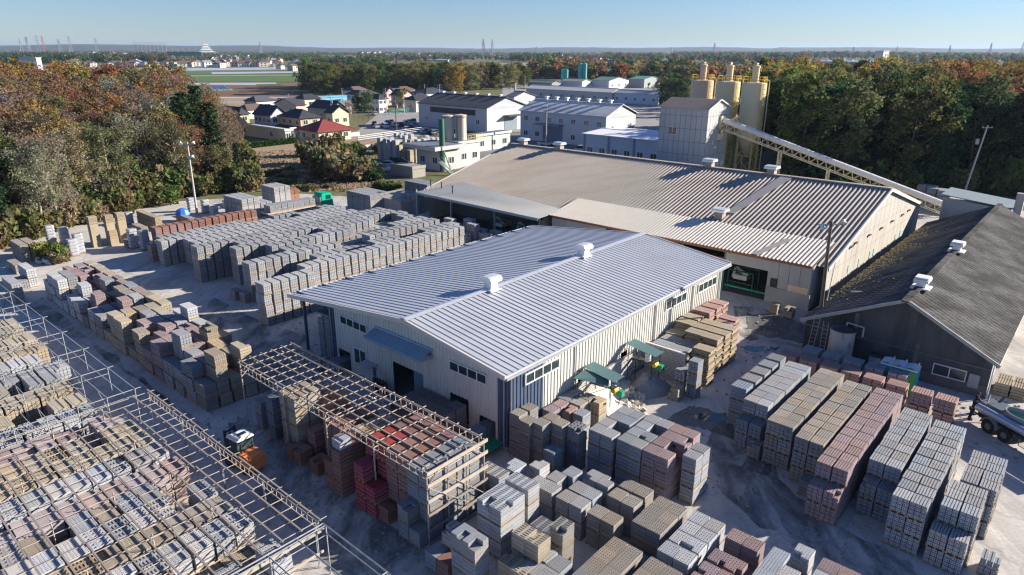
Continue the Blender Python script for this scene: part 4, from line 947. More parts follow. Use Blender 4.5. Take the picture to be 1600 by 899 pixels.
# --- by the navy corner
Agrp = [(-.1, -.68, 3, 'gtan'), (.9, -.75, 3, 'gtan'), (-.4, -1.78, 3, 'gtan'), (-.05, -2.55, 3, 'gtan'), (.85, -2.6, 3, 'gtan'), (.7, -3.48, 3, 'gtan'), (-.7, -3.98, 2, 'slate')]
for k, (u, v, T, c) in enumerate(Agrp):
    for t in range(T): pal(u + .42, v, t, T, .84, .82, 'dot', c, '%s {noun}, %s, %s stack from the navy building corner' % (CN[c], tn(t, T), ordn(k)))
grid('beside the navy wall panel', 3.05, 2, -.4, 1, 2, 'dot', 'pink'); grid('small broken stack by the navy wall', 3.9, 1, -1.35, 1, 2, 'dot', 'pink', Wd=.6, pf=lambda i, j: True)
grid('by the platform side wall', 5.05, 2, -.15, 2, 2, 'dot', 'gray', dv=.9, tf=lambda i, j: 2 if not (i == 1 and j == 1) else 1)
grid('in front of the pale platform', 5.1, 2, -2.1 + .85, 1, 2, 'dot', 'gtan'); grid('box shaped stack before the rubble', 6.2, 1, -2.1, 1, 2, 'rib', 'tan', pf=lambda i, j: True)
grid('bluish stack amid the brown ones', 4.0, 1, -2.25, 1, 2, 'dot', 'lgray')
grid('broken stack left of the grey block', 1.0, 1, -4.05, 1, 3, 'hole', 'slate', pf=lambda i, j: True)
grid('left half of the grey group by rubble', 1.6, 4, -5.2, 2, 3, 'dot', 'lgray', tf=lambda i, j: 2 if (i == 1 and j == 1) else 3)
grid('grey group by the rubble, middle rows', 1.8, 4, -7.1, 2, 3, 'dot', 'lgray', tf=lambda i, j: 3 if not (i == 2 and j == 1) else 2, pf=lambda i, j: j == 1 and i == 1)
grid('pink group beside the grey group', 1.8, 4, -8.88, 2, 3, 'dot', 'pink', tf=lambda i, j: 2 if (i in (1,) and j == 1) else 3, pf=lambda i, j: i == 2 and j == 1)
grid('pale pair at the outer end', 2.9, 2, -10.9, 1, 3, 'dot', 'lgray', Wd=.86, L=.84, du=.9)
# --- white slotted blocks right of the pipe rack
grid('slotted blocks at the rack corner', -4.8, 1, -1.9, 2, 2, 'slot', 'lgray'); grid('white slotted blocks in the centre', -5.65, 1, -4.8, 2, 3, 'slot', 'white'); grid('tallest white slotted blocks', -7.8, 2, -4.85, 2, 3, 'slot', 'white', du=.93, pf=lambda i, j: i == 0)
grid('white broken stack by the scaffold pole', -9.85, 1, -4.2, 1, 2, 'slot', 'lgray', Wd=.7, pf=lambda i, j: True); grid('strapped grey slabs at the lane edge', -10.6, 1, -5.75, 2, 3, 'paver', 'gray', kind='slab_pallet', pf=lambda i, j: True)
grid('low strapped slabs beside the lane', -10.7, 1, -3.9, 2, 1, 'paver', 'slate', kind='slab_pallet', cf=lambda i, j: ['slate', 'brown'][j])
grid('broken white stack near the rack', -3.6, 1, -2.95, 1, 2, 'dot', 'white', Wd=.9, L=1.1, pf=lambda i, j: True); grid('white pair beside it', -2.6, 1, -3.95, 1, 2, 'dot', 'white', pf=lambda i, j: True)
grid('pale pair left of the dotted rows', -3.9, 1, -5.0, 2, 2, 'dot', 'lgray'); grid('single behind the pale pair', -2.9, 1, -5.45, 1, 2, 'dot', 'lgray'); grid('single near the brown stacks', -1.9, 1, -5.85, 1, 2, 'dot', 'lgray')
grid('sandy broken stacks at the bottom', -9.6, 3, -7.9, 2, 2, 'slot', 'ltan', pf=lambda i, j: (i + j) % 2 == 0, tf=lambda i, j: [2, 3, 2][i])
grid('dark slotted stack behind the sandy ones', -6.6, 1, -7.4, 2, 2, 'slot', 'slate')
# --- dotted groups, bottom centre
def G(name, v0, rows, col, pfn=None):
    for k, (u, nv, T, typ, c, pf) in enumerate(rows):
        grid('%s, %s' % (name, ['front', 'next', 'middle', 'rear', 'last', 'far', 'end', 'tail', 'outer'][k] + ' pair' if nv == 2 else '%s, %s' % (name, ['front', 'next', 'middle', 'rear', 'last', 'far', 'end', 'tail', 'outer'][k] + ' single') if False else ['front', 'next', 'middle', 'rear', 'last', 'far', 'end', 'tail', 'outer'][k] + ' pallets'), u, 1, v0, nv, T, typ, c or col, pf=(lambda i, j: True) if pf else None)
G('first dotted group from the left', -7.0, [(-3.9, 2, 2, 'dot', None, 0), (-2.85, 2, 2, 'dot', None, 0), (-1.35, 2, 2, 'dot', None, 1), (-.4, 1, 1, 'rib', 'pink', 0)], 'lgray')
G('second dotted group from the left', -9.0, [(-8.3, 2, 2, 'dot', None, 0), (-9.3, 2, 2, 'dot', None, 0), (-7.0, 1, 3, 'slot', 'gtan', 1), (-3.85, 2, 2, 'dot', 'gtan', 0), (-2.85, 1, 1, 'dot', None, 1), (-1.95, 2, 2, 'dot', 'gtan', 0), (-.8, 2, 2, 'dot', 'gtan', 0)], 'lgray')
G('third dotted group from the left', -11.15, [(-8.2, 2, 2, 'dot', None, 0), (-7.3, 2, 2, 'dot', None, 0), (-6.35, 2, 2, 'dot', None, 0), (-5.45, 2, 2, 'dot', None, 0), (-4.45, 2, 1, 'dot', 'slate', 1), (-2.9, 2, 2, 'dot', 'gtan', 0), (-1.95, 2, 2, 'dot', 'gtan', 0), (-1.0, 2, 2, 'dot', 'gtan', 0)], 'gtan')
G('fourth dotted group from the left', -13.25, [(-7.3, 2, 2, 'dot', 'gtan', 0), (-6.4, 2, 2, 'dot', 'gtan', 0), (-5.45, 2, 2, 'dot', 'gtan', 0), (-4.6, 1, 1, 'dot', None, 0), (-3.9, 2, 2, 'dot', 'white', 0), (-2.85, 2, 2, 'dot', 'white', 1), (-1.85, 2, 2, 'dot', 'white', 0), (-.85, 2, 2, 'dot', 'white', 0)], 'lgray')
G('fifth dotted group, mostly pink', -15.3, [(-6.0, 2, 2, 'dot', None, 0), (-4.95, 2, 2, 'dot', None, 0), (-4.0, 2, 2, 'dot', None, 1), (-2.85, 2, 2, 'dot', None, 1), (-1.8, 2, 1, 'dot', None, 0), (-.85, 2, 2, 'dot', None, 0)], 'pink')
G('sixth dotted group from the left', -17.4, [(-4.6, 2, 2, 'dot', None, 0), (-3.6, 2, 2, 'dot', None, 0), (-2.7, 2, 2, 'dot', None, 0), (-1.75, 2, 2, 'dot', None, 0), (-.85, 1, 2, 'dot', None, 0)], 'white')
grid('broken pale stack by the open yard', .25, 1, -18.25, 1, 2, 'dot', 'white', pf=lambda i, j: True)
grid('rightmost dotted group at the bottom edge', -2.0, 3, -19.5, 2, 2, 'dot', 'white', cf=lambda i, j: 'pink' if (i == 2) else 'white', tf=lambda i, j: 2 if not (i == 2 and j == 1) else 2)
# --- pipe rack
rk = [(-9.25, -.95, 2, 4, 'slate', 4), (-9.2, .85, 2, 4, 'redbrown', 4), (-9.1, 2.75, 2, 2, 'red', 4), (-7.1, 2.65, 2, 2, 'redbrown', 4), (-9.3, 4.9, 1, 3, 'brown', 3), (-8.3, 5.7, 2, 3, 'tan', 3),
      (-9.3, 5.8, 1, 1, 'brown', 3), (-8.6, 7.9, 2, 3, 'brown', 3), (-7.6, 10.9, 2, 2, 'orange', 3), (-9.0, 9.3, 1, 1, 'redbrown', 2), (-9.4, 11.5, 2, 2, 'tan', 4), (-7.4, 12.9, 2, 2, 'ltan', 3), (-9.5, 13.3, 1, 2, 'dark', 3), (-8.5, 14.2, 1, 3, 'gray', 3), (-9.3, 15.3, 1, 1, 'slate', 2), (-8.6, 13.3, 1, 1, 'slate', 3)]
for k, (u0, v0, nv, nu, c, T) in enumerate(rk):
    nm = ['right end of the pipe rack', 'under the rack right half', 'bright red stack under the rack', 'behind the bright red stack', 'beside the wrapped pallet under the rack', 'in the middle of the rack, inner side', 'left of the wrapped pallet', 'in the brown stack mid rack', 'in the orange stack under the rack', 'in the dark red stack at the rack front', 'in the tall tan stack under the rack', 'behind the tall tan stack', 'in the charcoal stack at the rack left', 'grey stack at the rack left end', 'outermost left under the rack', 'behind the charcoal stack'][k]
    grid(nm, u0, nu, v0, nv, T, 'paver', c, dv=.93, Wd=.86, L=.9, kind='paver_pallet')
grid('red front stack outside the rack post', -10.15, 1, 2.6, 2, 2, 'paver', 'red', dv=.9, Wd=.84, kind='paver_pallet', tf=lambda i, j: 3 if j == 0 else 2, L=.9)
grid('low box topped stack outside the rack', -9.95, 1, .85, 1, 1, 'paver', 'brown', kind='paver_pallet', pf=lambda i, j: True, Wd=.86); grid('front grey stack outside the rack end', -10.1, 1, -1.05, 2, 2, 'paver', 'slate', kind='paver_pallet', tf=lambda i, j: 2 - j, dv=.9, pf=lambda i, j: j == 0)
grid('wrapped grey stack at the rack front', -10.2, 1, 5.6, 2, 3, 'paver', 'brown', kind='paver_pallet', tf=lambda i, j: [2, 3][j], dv=.9)
grid('low dark red heap outside the rack', -10.1, 1, 10.2, 2, 1, 'paver', 'redbrown', kind='paver_pallet', pf=lambda i, j: True); grid('small loose heap outside the rack', -9.95, 1, 7.6, 1, 1, 'paver', 'redbrown', kind='paver_pallet', pf=lambda i, j: True)
# --- plank bundles at the big door, small door loads
grid('plank bundles before the big doorway', -3.2, 3, 8.1, 3, 2, 'plank', 'gray', dv=1.22, L=1.0, Wd=1.16, kind='plank_bundle', tf=lambda i, j: 2, cf=lambda i, j: 'oldwood')
grid('plank bundles right of the big doorway', -2.4, 2, 4.3, 1, 2, 'plank', 'oldwood', L=.95, Wd=1.1, kind='plank_bundle', tier=1.2)
grid('plank bundle behind the rack', -4.3, 1, 6.8, 2, 1, 'plank', 'brown', L=.95, Wd=.9, kind='plank_bundle', tf=lambda i, j: 2)
grid('on the green trailer by the small door', -1.5, 2, 2.15, 1, 1, 'rib', 'slate', z0=.55); grid('by the leftmost doorway of the steel building', -1.3, 2, 18.6, 1, 1, 'rib', 'slate', tf=lambda i, j: 1, Wd=1.3); grid('left of the leftmost doorway', -1.5, 1, 19.9, 1, 1, 'rib', 'slate')
# stacks under the building canopy
grid('stack under the roof overhang', 0.3, 6, 21.9, 2, 4, 'rib', 'gray', dv=.92)
# --- under the left pipe frames
ftop = [(-2.6, 'gray'), (-.7, 'white'), (1.4, 'white'), (3.1, 'ltan'), (5.0, 'white'), (7.0, 'ltan'), (8.9, 'white'), (10.6, 'gray'), (12.4, 'mauve'), (14.9, 'white'), (16.9, 'tan'), (18.8, 'ltan'), (20.8, 'mauve'), (23.4, 'white'), (25.4, 'ltan'), (28.0, 'tan'), (30.6, 'gray'), (32.4, 'gray'), (35.2, 'white'), (37.4, 'tan'), (40.2, 'ltan'), (43.4, 'ltan'), (45.4, 'tan')]
rf = random.Random(21)
alt = {'white': ['white', 'lgray', 'white'], 'ltan': ['ltan', 'tan', 'ltan', 'gtan'], 'mauve': ['mauve', 'mauve', 'pink'], 'gray': ['gray', 'lgray', 'gtan'], 'tan': ['tan', 'ltan']}
for k, (v0, c) in enumerate(ftop):
    for i in range(10):
        u = -16.4 - i * 1.06
        if v0 > 20 and i == 0 and v0 < 30: continue
        if (k in (0, 1) and i < 4) or (k == 7 and i < 2) or (v0 > 34 and v0 < 36.5 and i == 0): continue
        if rf.random() < .04: continue
        x, y = XY(u, v0 - .85); px, py = P(x, y, 1.5)
        if px < -60 or py > 960: continue
        cc = rf.choice(alt[c]); typ = rf.choice(['dot', 'dot', 'rib', 'slot', 'hole']) if cc in ('white', 'ltan', 'tan', 'gray', 'lgray') else 'rib'
        T = 2 if rf.random() < .93 else 1
        if k == 3 and i < 4: T = 1
        pr = rf.random() < .12
        for t in range(T):
            pal(u + rf.uniform(-.05, .05), v0 - .85 + rf.uniform(-.05, .05), t, T, .97, 1.76, typ, cc, '%s {noun}, %s, %s from lane, %s row under left pipe frames' % (CN[cc], tn(t, T), ordn(i), ordn(k)), 'block_pallet', pr and t == T - 1, rf.uniform(-.03, .03))
# --- mixed piles left of the lane
rm = random.Random(33)
def mcol(v, i):
    if v < 23: return rm.choice(['tan', 'tan', 'ltan', 'gtan'])
    if v < 27: return ['gray', 'gray', 'rose', 'tan', 'tan', 'gtan'][min(i, 5)] if rm.random() < .7 else 'pink'
    if v < 31: return ['pink', 'pink', 'pink', 'pink', 'lgray', 'pink'][min(i, 5)]
    if v < 35: return ['tan', 'pink', 'pink', 'lgray', 'white', 'gray'][min(i, 5)]
    if v < 41: return rm.choice(['ltan', 'tan', 'gtan', 'gray']) if i < 4 else rm.choice(['ltan', 'lgray'])
    if v < 46: return rm.choice(['gray', 'gray', 'lgray', 'gtan', 'pink'])
    if v < 50: return ['white', 'white', 'tan', 'gray', 'gtan', 'lgray'][min(i, 5)]
    return ['white', 'gray', 'pink', 'pink', 'ltan', 'tan'][min(i, 5)]
kk = 0; v = 21.2
while v < 57:
    kk += 1
    ur = -5.6 if v < 24 else (-4.6 if v < 50 else -5.6)
    for i in range(7):
        u = -10.3 + i * 1.02
        if u > ur: continue
        if rm.random() < .07: continue
        hm = 3 if i < 5 else 2
        if i == 0: hm = rm.choice([1, 2, 3, 3])
        T = max(1, min(4, hm + rm.choice([-1, 0, 0, 0, 1]) - (1 if i >= 5 else 0)))
        if v > 34: T = min(T, 3)
        c = mcol(v, i); typ = 'brick' if c in ('tan', 'pink', 'rose', 'gtan') else rm.choice(['rib', 'dot', 'rib'])
        pr = rm.random() < .3
        for t in range(T): pal(u + rm.uniform(-.08, .08), v - .85 + rm.uniform(-.1, .1), t, T, .88, 1.62, typ, c, '%s {noun}, %s, %s stack inward, %s row up the mixed lane piles' % (CN[c], tn(t, T), ordn(i), ordn(kk - 1)), 'block_pallet', pr and t == T - 1, rm.uniform(-.06, .06))
    v += 1.82
# --- big grey yard behind
ry = random.Random(55)
bands = [(32.9, .7, 6, 4, 'lgray', 'hole'), (32.9, 6.2, 12, 2, 'lgray', 'hole'), (34.9, 6.4, 24, 4, 'lgray', 'hole'), (36.9, 9.2, 21, 4, 'gray', 'rib'), (39.9, 3.1, 28, 4, 'gray', 'rib'), (41.8, 8.5, 22, 4, 'gray', 'rib'), (44.3, 8.2, 22, 4, 'gray', 'rib'), (46.2, 5.0, 26, 4, 'gray', 'rib'), (48.1, 6.4, 24, 4, 'gray', 'rib'),
         (50.0, 2.4, 28, 4, 'gray', 'rib'), (51.9, 4.6, 25, 3, 'gray', 'rib'), (53.8, 5.0, 25, 3, 'gray', 'rib'), (55.7, 4.7, 25, 3, 'lgray', 'rib'), (57.5, 4.7, 25, 3, 'lgray', 'dot'), (59.3, 2.3, 28, 3, 'lgray', 'dot'), (61.1, 3.0, 26, 3, 'gray', 'rib'), (62.9, 3.4, 22, 2, 'ltan', 'rib'), (66.6, 4.6, 15, 3, 'redbrown', 'paver')]
for bi, (vh, us, n, T, c, typ) in enumerate(bands):
    step = 0
    for i in range(n):
        u = us + i * .95 + .45
        if u > 31: break
        if i % 4 == 0: step = ry.choice([0, 0, 0, 0, -1]) if i > 3 else 0
        TT_ = max(2, T + step) if T > 2 else T
        if bi == 11 and u < 8: TT_ = 2
        cc = ry.choice([c, c, c, 'lgray' if c == 'gray' else c]) if bi < 16 else c
        if bi == 16: cc = ['ltan', 'pink', 'lgray'][min(2, i // 6)]
        for t in range(TT_):
            pal(u + ry.uniform(-.025, .025), vh - .85 + ry.uniform(-.07, .07), t, TT_, .77, 1.6, typ, cc, '%s {noun}, %s, %s from open end, %s row of big grey yard' % (CN[cc], tn(t, TT_), ordn(i), ordn(bi)), 'block_pallet' if bi < 17 else 'paver_pallet', False, ry.uniform(-.01, .01))
# loose low ones at yard front
for k, (px, py, T, c) in enumerate([(368, 470, 1, 'gray'), (384, 474, 1, 'gray'), (200, 388, 1, 'slate'), (368, 415, 2, 'lgray'), (383, 410, 2, 'lgray'), (300, 405, 2, 'gray'), (240, 410, 2, 'pink')]):
    u, v = UV(px, py)
    for t in range(T): pal(u + .4, v + .5, t, T, .9, 1.2, 'rib', c, '%s {noun}, %s, small separate stack %s before the grey yard' % (CN[c], tn(t, T), ordn(k)))
# yard edges: left heap rows, far stacks
def cluster(desc, px, py, nu, nv, T, c, typ='rib', kind='block_pallet', rot=0, L=.9, Wd=1.1):
    u, v = UV(px, py); grid(desc, u, nu, v, nv, T, typ, c, dv=Wd + .08, L=L, Wd=Wd, kind=kind)
cluster('grey row at the left picture edge', 8, 462, 1, 3, 2, 'lgray', Wd=1.2); cluster('tall grey pair at the left edge', 32, 440, 1, 3, 2, 'white', Wd=1.1)
cluster('brown stack at the left wood edge', 12, 420, 1, 3, 1, 'gtan'); cluster('brown grey row under the wood edge', 20, 400, 2, 3, 2, 'gtan', Wd=1.4); cluster('low pair left of the weeds', 22, 448, 1, 2, 1, 'gray')
for k, (px, py, T, nu, nv) in enumerate([(146, 385, 4, 1, 1), (171, 382, 4, 1, 1), (173, 383, 2, 1, 1), (189, 378, 4, 1, 1)]):
    cluster('tan crate stack at the wood edge, %s from left' % ordn(k), px - 3, py, nu, nv, T, 'tan', 'brick', Wd=1.0, L=1.0)
cluster('tan row behind the crates', 215, 350, 1, 5, 2, 'tan', 'brick', Wd=1.3); cluster('grey brown stack behind the wrapped slabs', 208, 372, 1, 3, 2, 'gtan', 'brick'); cluster('grey low row near the blue tarp', 275, 345, 1, 4, 1, 'gray', Wd=1.3)
cluster('grey high block at the flood pole', 352, 335, 3, 5, 3, 'lgray', Wd=1.1); cluster('grey low block beside the flood pole', 392, 333, 2, 3, 2, 'lgray'); cluster('tan stack by the red brown row', 348, 343, 1, 2, 1, 'gtan', 'brick')
cluster('grey block at the weedy lot edge', 410, 317, 3, 4, 3, 'lgray', Wd=1.0); cluster('brown pair at the weedy lot edge', 442, 313, 2, 2, 2, 'brown', 'brick')
cluster('dark tall block before the ramp', 543, 327, 4, 4, 3, 'gray', Wd=1.5, L=.95); cluster('dark stack at the ramp foot', 573, 328, 2, 2, 2, 'gray'); cluster('tall slim stack at the ramp', 588, 330, 1, 1, 3, 'gtan')
cluster('grey stacks left of the grey lean-to', 626, 330, 2, 3, 3, 'gray', Wd=1.2); cluster('blue grey pile behind the ramp', 632, 300, 3, 5, 2, 'slate', Wd=1.2)
grid('brown stack near the lean-to', 30.0, 3, 53.0, 2, 2, 'brick', 'tan', dv=1.7, Wd=1.6, cf=lambda i, j: 'rose' if i == 2 or j == 1 else 'tan'); grid('tan crate pair near the lean-to', 28.0, 1, 53.5, 1, 3, 'brick', 'orange', Wd=1.5)
grid('small stacks before the open annex', 31.5, 3, 42.0, 3, 2, 'rib', 'lgray', dv=2.2, Wd=1.6, du=1.6, tf=lambda i, j: 1 + (i + j) % 2 + 1); grid('small stacks before the lean-to mouth', 33.0, 2, 35.5, 2, 2, 'rib', 'lgray', dv=2.4, Wd=1.6, du=2.0)
# truck load
grid('on the green truck bed', 23.6, 8, 72.0, 2, 1, 'rib', 'gray', dv=1.0, Wd=.96, L=.95, z0=1.05)
# stacks far behind the office building
for k, (px, py, nu, nv, T, c) in enumerate([(588, 250, 2, 4, 5, 'white'), (602, 252, 2, 3, 4, 'ltan'), (617, 253, 2, 3, 5, 'ltan'), (630, 250, 2, 3, 5, 'white'), (580, 232, 3, 3, 2, 'lgray'), (600, 226, 3, 5, 3, 'white'), (640, 226, 4, 4, 2, 'white')]):
    u, v = UV(px, py); grid('white stacks behind the office, group %s' % ordn(k), u, nu, v, nv, T, 'rib', c, du=1.6, dv=1.9, L=1.1, Wd=1.25, tf=lambda i, j: max(1, T - R.choice([0, 0, 1, 2])), jit=.25)
# behind shed right
for k, (px, py, T) in enumerate([(1433, 312, 3), (1449, 318, 3), (1465, 322, 3), (1482, 328, 2), (1505, 328, 1), (1518, 330, 1)]):
    x, y = W(px, py + 4); u, v = UVof(x, y); grid('grey sheet stack by the conveyor foot, %s from left' % ordn(k), u, 1, v + .5, 2, T, 'paver', 'gray', kind='slab_pallet', L=1.4, Wd=1.4, dv=1.5)

# ---- choose what is built singly
occ = {}
for q in PAL:
    occ.setdefault((round(q['u'] / .5), round(q['v'] / .5)), []).append(q)
def hit(u, v, z, me):
    a, b = round(u / .5), round(v / .5)
    for i in range(a - 3, a + 4):
        for j in range(b - 4, b + 5):
            for q in occ.get((i, j), ()):
                if q is me: continue
                if abs(q['u'] - u) < q['L'] / 2 and abs(q['v'] - v) < q['W'] / 2:
                    zz = q['z0'] + q['t'] * q['tier']
                    if zz <= z < zz + q['tier']: return True
    return False
for q in PAL:
    x, y = XY(q['u'], q['v']); q['x'], q['y'] = x, y; z = q['z0'] + (q['t'] + .5) * q['tier']
    px, py = P(x, y, z); infr = -30 < px < 1630 and -20 < py < 925
    ex = [q['t'] == q['T'] - 1 and not hit(q['u'], q['v'], z + q['tier'], q),
          not hit(q['u'] - q['L'] / 2 - .35, q['v'], z, q), not hit(q['u'], q['v'] - q['W'] / 2 - .35, z, q)]
    q['vis'] = infr and any(ex) and (ex[0] or math.hypot(x, y) < 95)
    q['d'] = math.sqrt(x * x + y * y + (CAMH - z) ** 2); q['z'] = q['z0'] + q['t'] * q['tier']
chosen = set()
for kd, lim in (('hollow_block_pallet', 300), ('solid_block_pallet', 300), ('brick_pallet', 220), ('curb_stone_pallet', 120), ('paver_pallet', 150), ('slab_pallet', 60), ('plank_bundle', 40)):
    c = sorted([q for q in PAL if q['kind'] == kd and q['vis']], key=lambda q: q['d'])[:lim]
    for q in c: chosen.add(id(q))
NOUN = dict(hollow_block_pallet='hollow-block pallet', solid_block_pallet='solid-block pallet', brick_pallet='brick pallet', curb_stone_pallet='curb-stone pallet', paver_pallet='paver pallet', slab_pallet='slab pallet', plank_bundle='plank bundle')
GRP = dict(hollow_block_pallet='pallets of hollow blocks in the yard', solid_block_pallet='pallets of solid blocks in the yard', brick_pallet='pallets of bricks in the yard', curb_stone_pallet='curb stones along the sunny wall', paver_pallet='strapped paver pallets', slab_pallet='strapped slab pallets', plank_bundle='bundles of planks')
def cjit(c, s):
    a = 1 + s.uniform(-.10, .10); b = s.uniform(-.015, .015)
    return (max(.01, c[0] * a + b), max(.01, c[1] * a), max(.01, c[2] * a - b))
rc = random.Random(77)
used_lab = {}
for q in PAL:
    if id(q) not in chosen: continue
    lab = q['desc'].replace('{noun}', NOUN[q['kind']]); lab = ' '.join(lab.split())
    used_lab[lab] = used_lab.get(lab, 0) + 1
    if used_lab[lab] > 1: lab += ', %s one' % ordn(used_lab[lab] - 1)
    t = thing(q['kind'], lab, NOUN[q['kind']].replace('-', ' ').replace(' stone', '').replace('hollow ', '').replace('solid ', ''), q['x'], q['y'], q['z'], TH + q['rot'], GRP[q['kind']])
    link('pallet', pallet_mesh(q['L'] + .04, q['W'] + .02), t)
    nc = SPEC[q['typ']][2]; h = (q['tier'] - .11) / nc
    base = cjit(CL[q['col']], rc)
    per = 1 if nc <= 5 else 2
    for k in range(nc):
        last = k == nc - 1
        drop = 0
        if q['partial'] and k >= nc - 1 - (1 if rc.random() < .35 else 0): drop = 1
        o = link('block_course', course(q['typ'], q['L'], q['W'], h, rc.randint(0, 2), drop), t)
        j = .05 if q['typ'] in ('curb',) else (.02 if q['typ'] in ('brick', 'plank') else .007)
        o.location = (rc.uniform(-j, j), rc.uniform(-j, j), .107 + k * h); o.rotation_euler = (0, 0, rc.choice([0, 0, math.pi]) + rc.uniform(-.01, .01))
        if q['typ'] == 'curb': o.scale = (1.0 if k % 2 else .88, 1.07 if k % 2 else .90, 1)
        cc = cjit(base, rc); o.color = (*cc, 1); stuff(o)
    if not q['partial'] and q['typ'] in ('paver', 'rib', 'dot'):
        link('strap', strap_mesh(q['L'], q['W']), t)
# ---- the rest as one object of low blocks
def far_pallets(items, name):
    V = []; FC = []; CC = []; MI = []
    def bx(cx, cy, z0, sx, sy, sz, rot, col, mi):
        n = len(V); c, s = math.cos(rot), math.sin(rot)
        for dz in (0, sz):
            for dx, dy in ((-.5, -.5), (.5, -.5), (.5, .5), (-.5, .5)):
                X, Y = dx * sx, dy * sy; V.append((cx + c * X - s * Y, cy + s * X + c * Y, z0 + dz))
        for f in ((4, 5, 6, 7), (0, 1, 5, 4), (1, 2, 6, 5), (2, 3, 7, 6), (3, 0, 4, 7)):
            FC.append(tuple(n + i for i in f)); CC.extend([(*col, 1)] * 4); MI.append(mi)
    for q in items:
        rot = TH + q['rot']; c0 = cjit(CL[q['col']], rc); col = tuple((a + 2 * b) / 3 for a, b in zip(c0, CL[q['col']])); z = q['z']; c, s = math.cos(rot), math.sin(rot)
        if not q['vis'] and q['t'] < q['T'] - 1 and q['d'] > 60:
            bx(q['x'], q['y'], z, q['L'], q['W'], q['tier'], rot, col, 0); continue
        bx(q['x'], q['y'], z, q['L'] + .04, q['W'] + .02, .10, rot, (1, 1, 1), 1)
        nc = 4; h = (q['tier'] - .11) / nc; half = 2 if q['W'] > 1.3 else 1
        for k in range(nc):
            cj = cjit(col, rc)
            for hf in range(half):
                wy = q['W'] / half; oy = (hf - (half - 1) / 2) * wy
                nn = 4 if (q['vis'] and q['d'] < 125) else 1; lx = q['L'] / nn; ins = .05 if k % 2 else 0
                for e in range(nn):
                    ox = -q['L'] / 2 + (e + .5) * lx
                    bx(q['x'] + c * ox - s * oy, q['y'] + s * ox + c * oy, z + .105 + k * h, lx - .028, wy - .03 - ins, h - .04, rot, cj, 0)
        # top blocks ridges
        if q['t'] == q['T'] - 1:
            ny = (6 if q['d'] < 75 else 3) * half; wy = q['W'] / ny
            for j in range(ny):
                oy = -q['W'] / 2 + (j + .5) * wy
                bx(q['x'] - s * oy, q['y'] + c * oy, z + q['tier'] - .045, q['L'] - .03, wy - (.05 if q['d'] < 75 else .03), .07, rot, tuple(a * rc.uniform(.95, 1.05) for a in col), 0)
    me = bpy.data.meshes.new(name); me.from_pydata(V, [], FC); me.materials.append(M_conc_far); me.materials.append(M_wood)
    me.polygons.foreach_set('material_index', MI)
    at = me.color_attributes.new('tint', 'FLOAT_COLOR', 'CORNER'); at.data.foreach_set('color', np.array(CC, dtype=np.float32).ravel())
    me.update(); o = bpy.data.objects.new(name, me); COL.objects.link(o); return o
rest = [q for q in PAL if id(q) not in chosen]
o = far_pallets(rest, 'block_pallets'); tag(stuff(o), 'remaining grey and tan block pallets massed across the yard behind', 'block pallets')
print('pallets', len(PAL), 'single', len(chosen))
# wrapped slab stacks (plastic cushions)
def wrapped(px, py, n, lab, L=1.1, Wd=1.0, h=.42, col=None):
    x, y = W(px, py); t = thing('wrapped_stack', lab, 'wrapped stack', x, y, 0, TH, 'plastic wrapped stacks at the wood edge')
    link('pallet', pallet_mesh(L, Wd), t); rr = random.Random(int(px))
    for k in range(n):
        mb = MB(); pr = 14
        prof_ = [(.86, 0), (1.0, .25), (1.0, .75), (.88, 1.0)]
        rings = []
        for r, zz in prof_:
            row = []
            for i in range(pr):
                a = 2 * math.pi * i / pr; ca_, sa_ = math.cos(a), math.sin(a); e = .35
                X = math.copysign(abs(ca_) ** e, ca_) * L / 2 * r * (1 + rr.uniform(-.05, .05)); Y = math.copysign(abs(sa_) ** e, sa_) * Wd / 2 * r * (1 + rr.uniform(-.05, .05))
                row.append((X, Y, .11 + (k + zz) * h + rr.uniform(-.02, .02)))
            rings.append(row)
        for a, b in zip(rings, rings[1:]):
            for i in range(pr): mb.quad(a[i], a[(i + 1) % pr], b[(i + 1) % pr], b[i])
        mb.poly(rings[-1])
        mb.build('wrapped_bundle', M_plastic, t)
for i, a in enumerate([(82, 382, 6), (104, 385, 6), (126, 396, 6), (116, 400, 5), (210, 388, 6), (228, 390, 6), (203, 350, 4), (336, 340, 4), (322, 333, 5), (300, 330, 5), (355, 325, 3)]):
    wrapped(a[0], a[1], a[2], 'grey slab stack in shiny wrap, %s' % ['left of the tan crates at the wood edge', 'tallest of the three left of the crates', 'frontmost of the three left of the crates', 'behind the frontmost wrapped stack by the weeds', 'at the open corner left of the grey rows', 'right beside the open corner stack', 'behind the tall tan crates', 'front right at the foot of the flood pole', 'directly right of the flood pole foot', 'behind the flood pole at the wood', 'by the high grey block near the flood pole'][i])
x, y = XY(-9.6, 4.35)
t = thing('wrapped_stack', 'white wrapped box on top of the stack at the rack front', 'wrapped stack', x, y, 3.1, TH, None); part(t, 'wrapped_bundle', M_plastic, lambda mb: mb.cbox(0, 0, .28, .8, .75, .56))
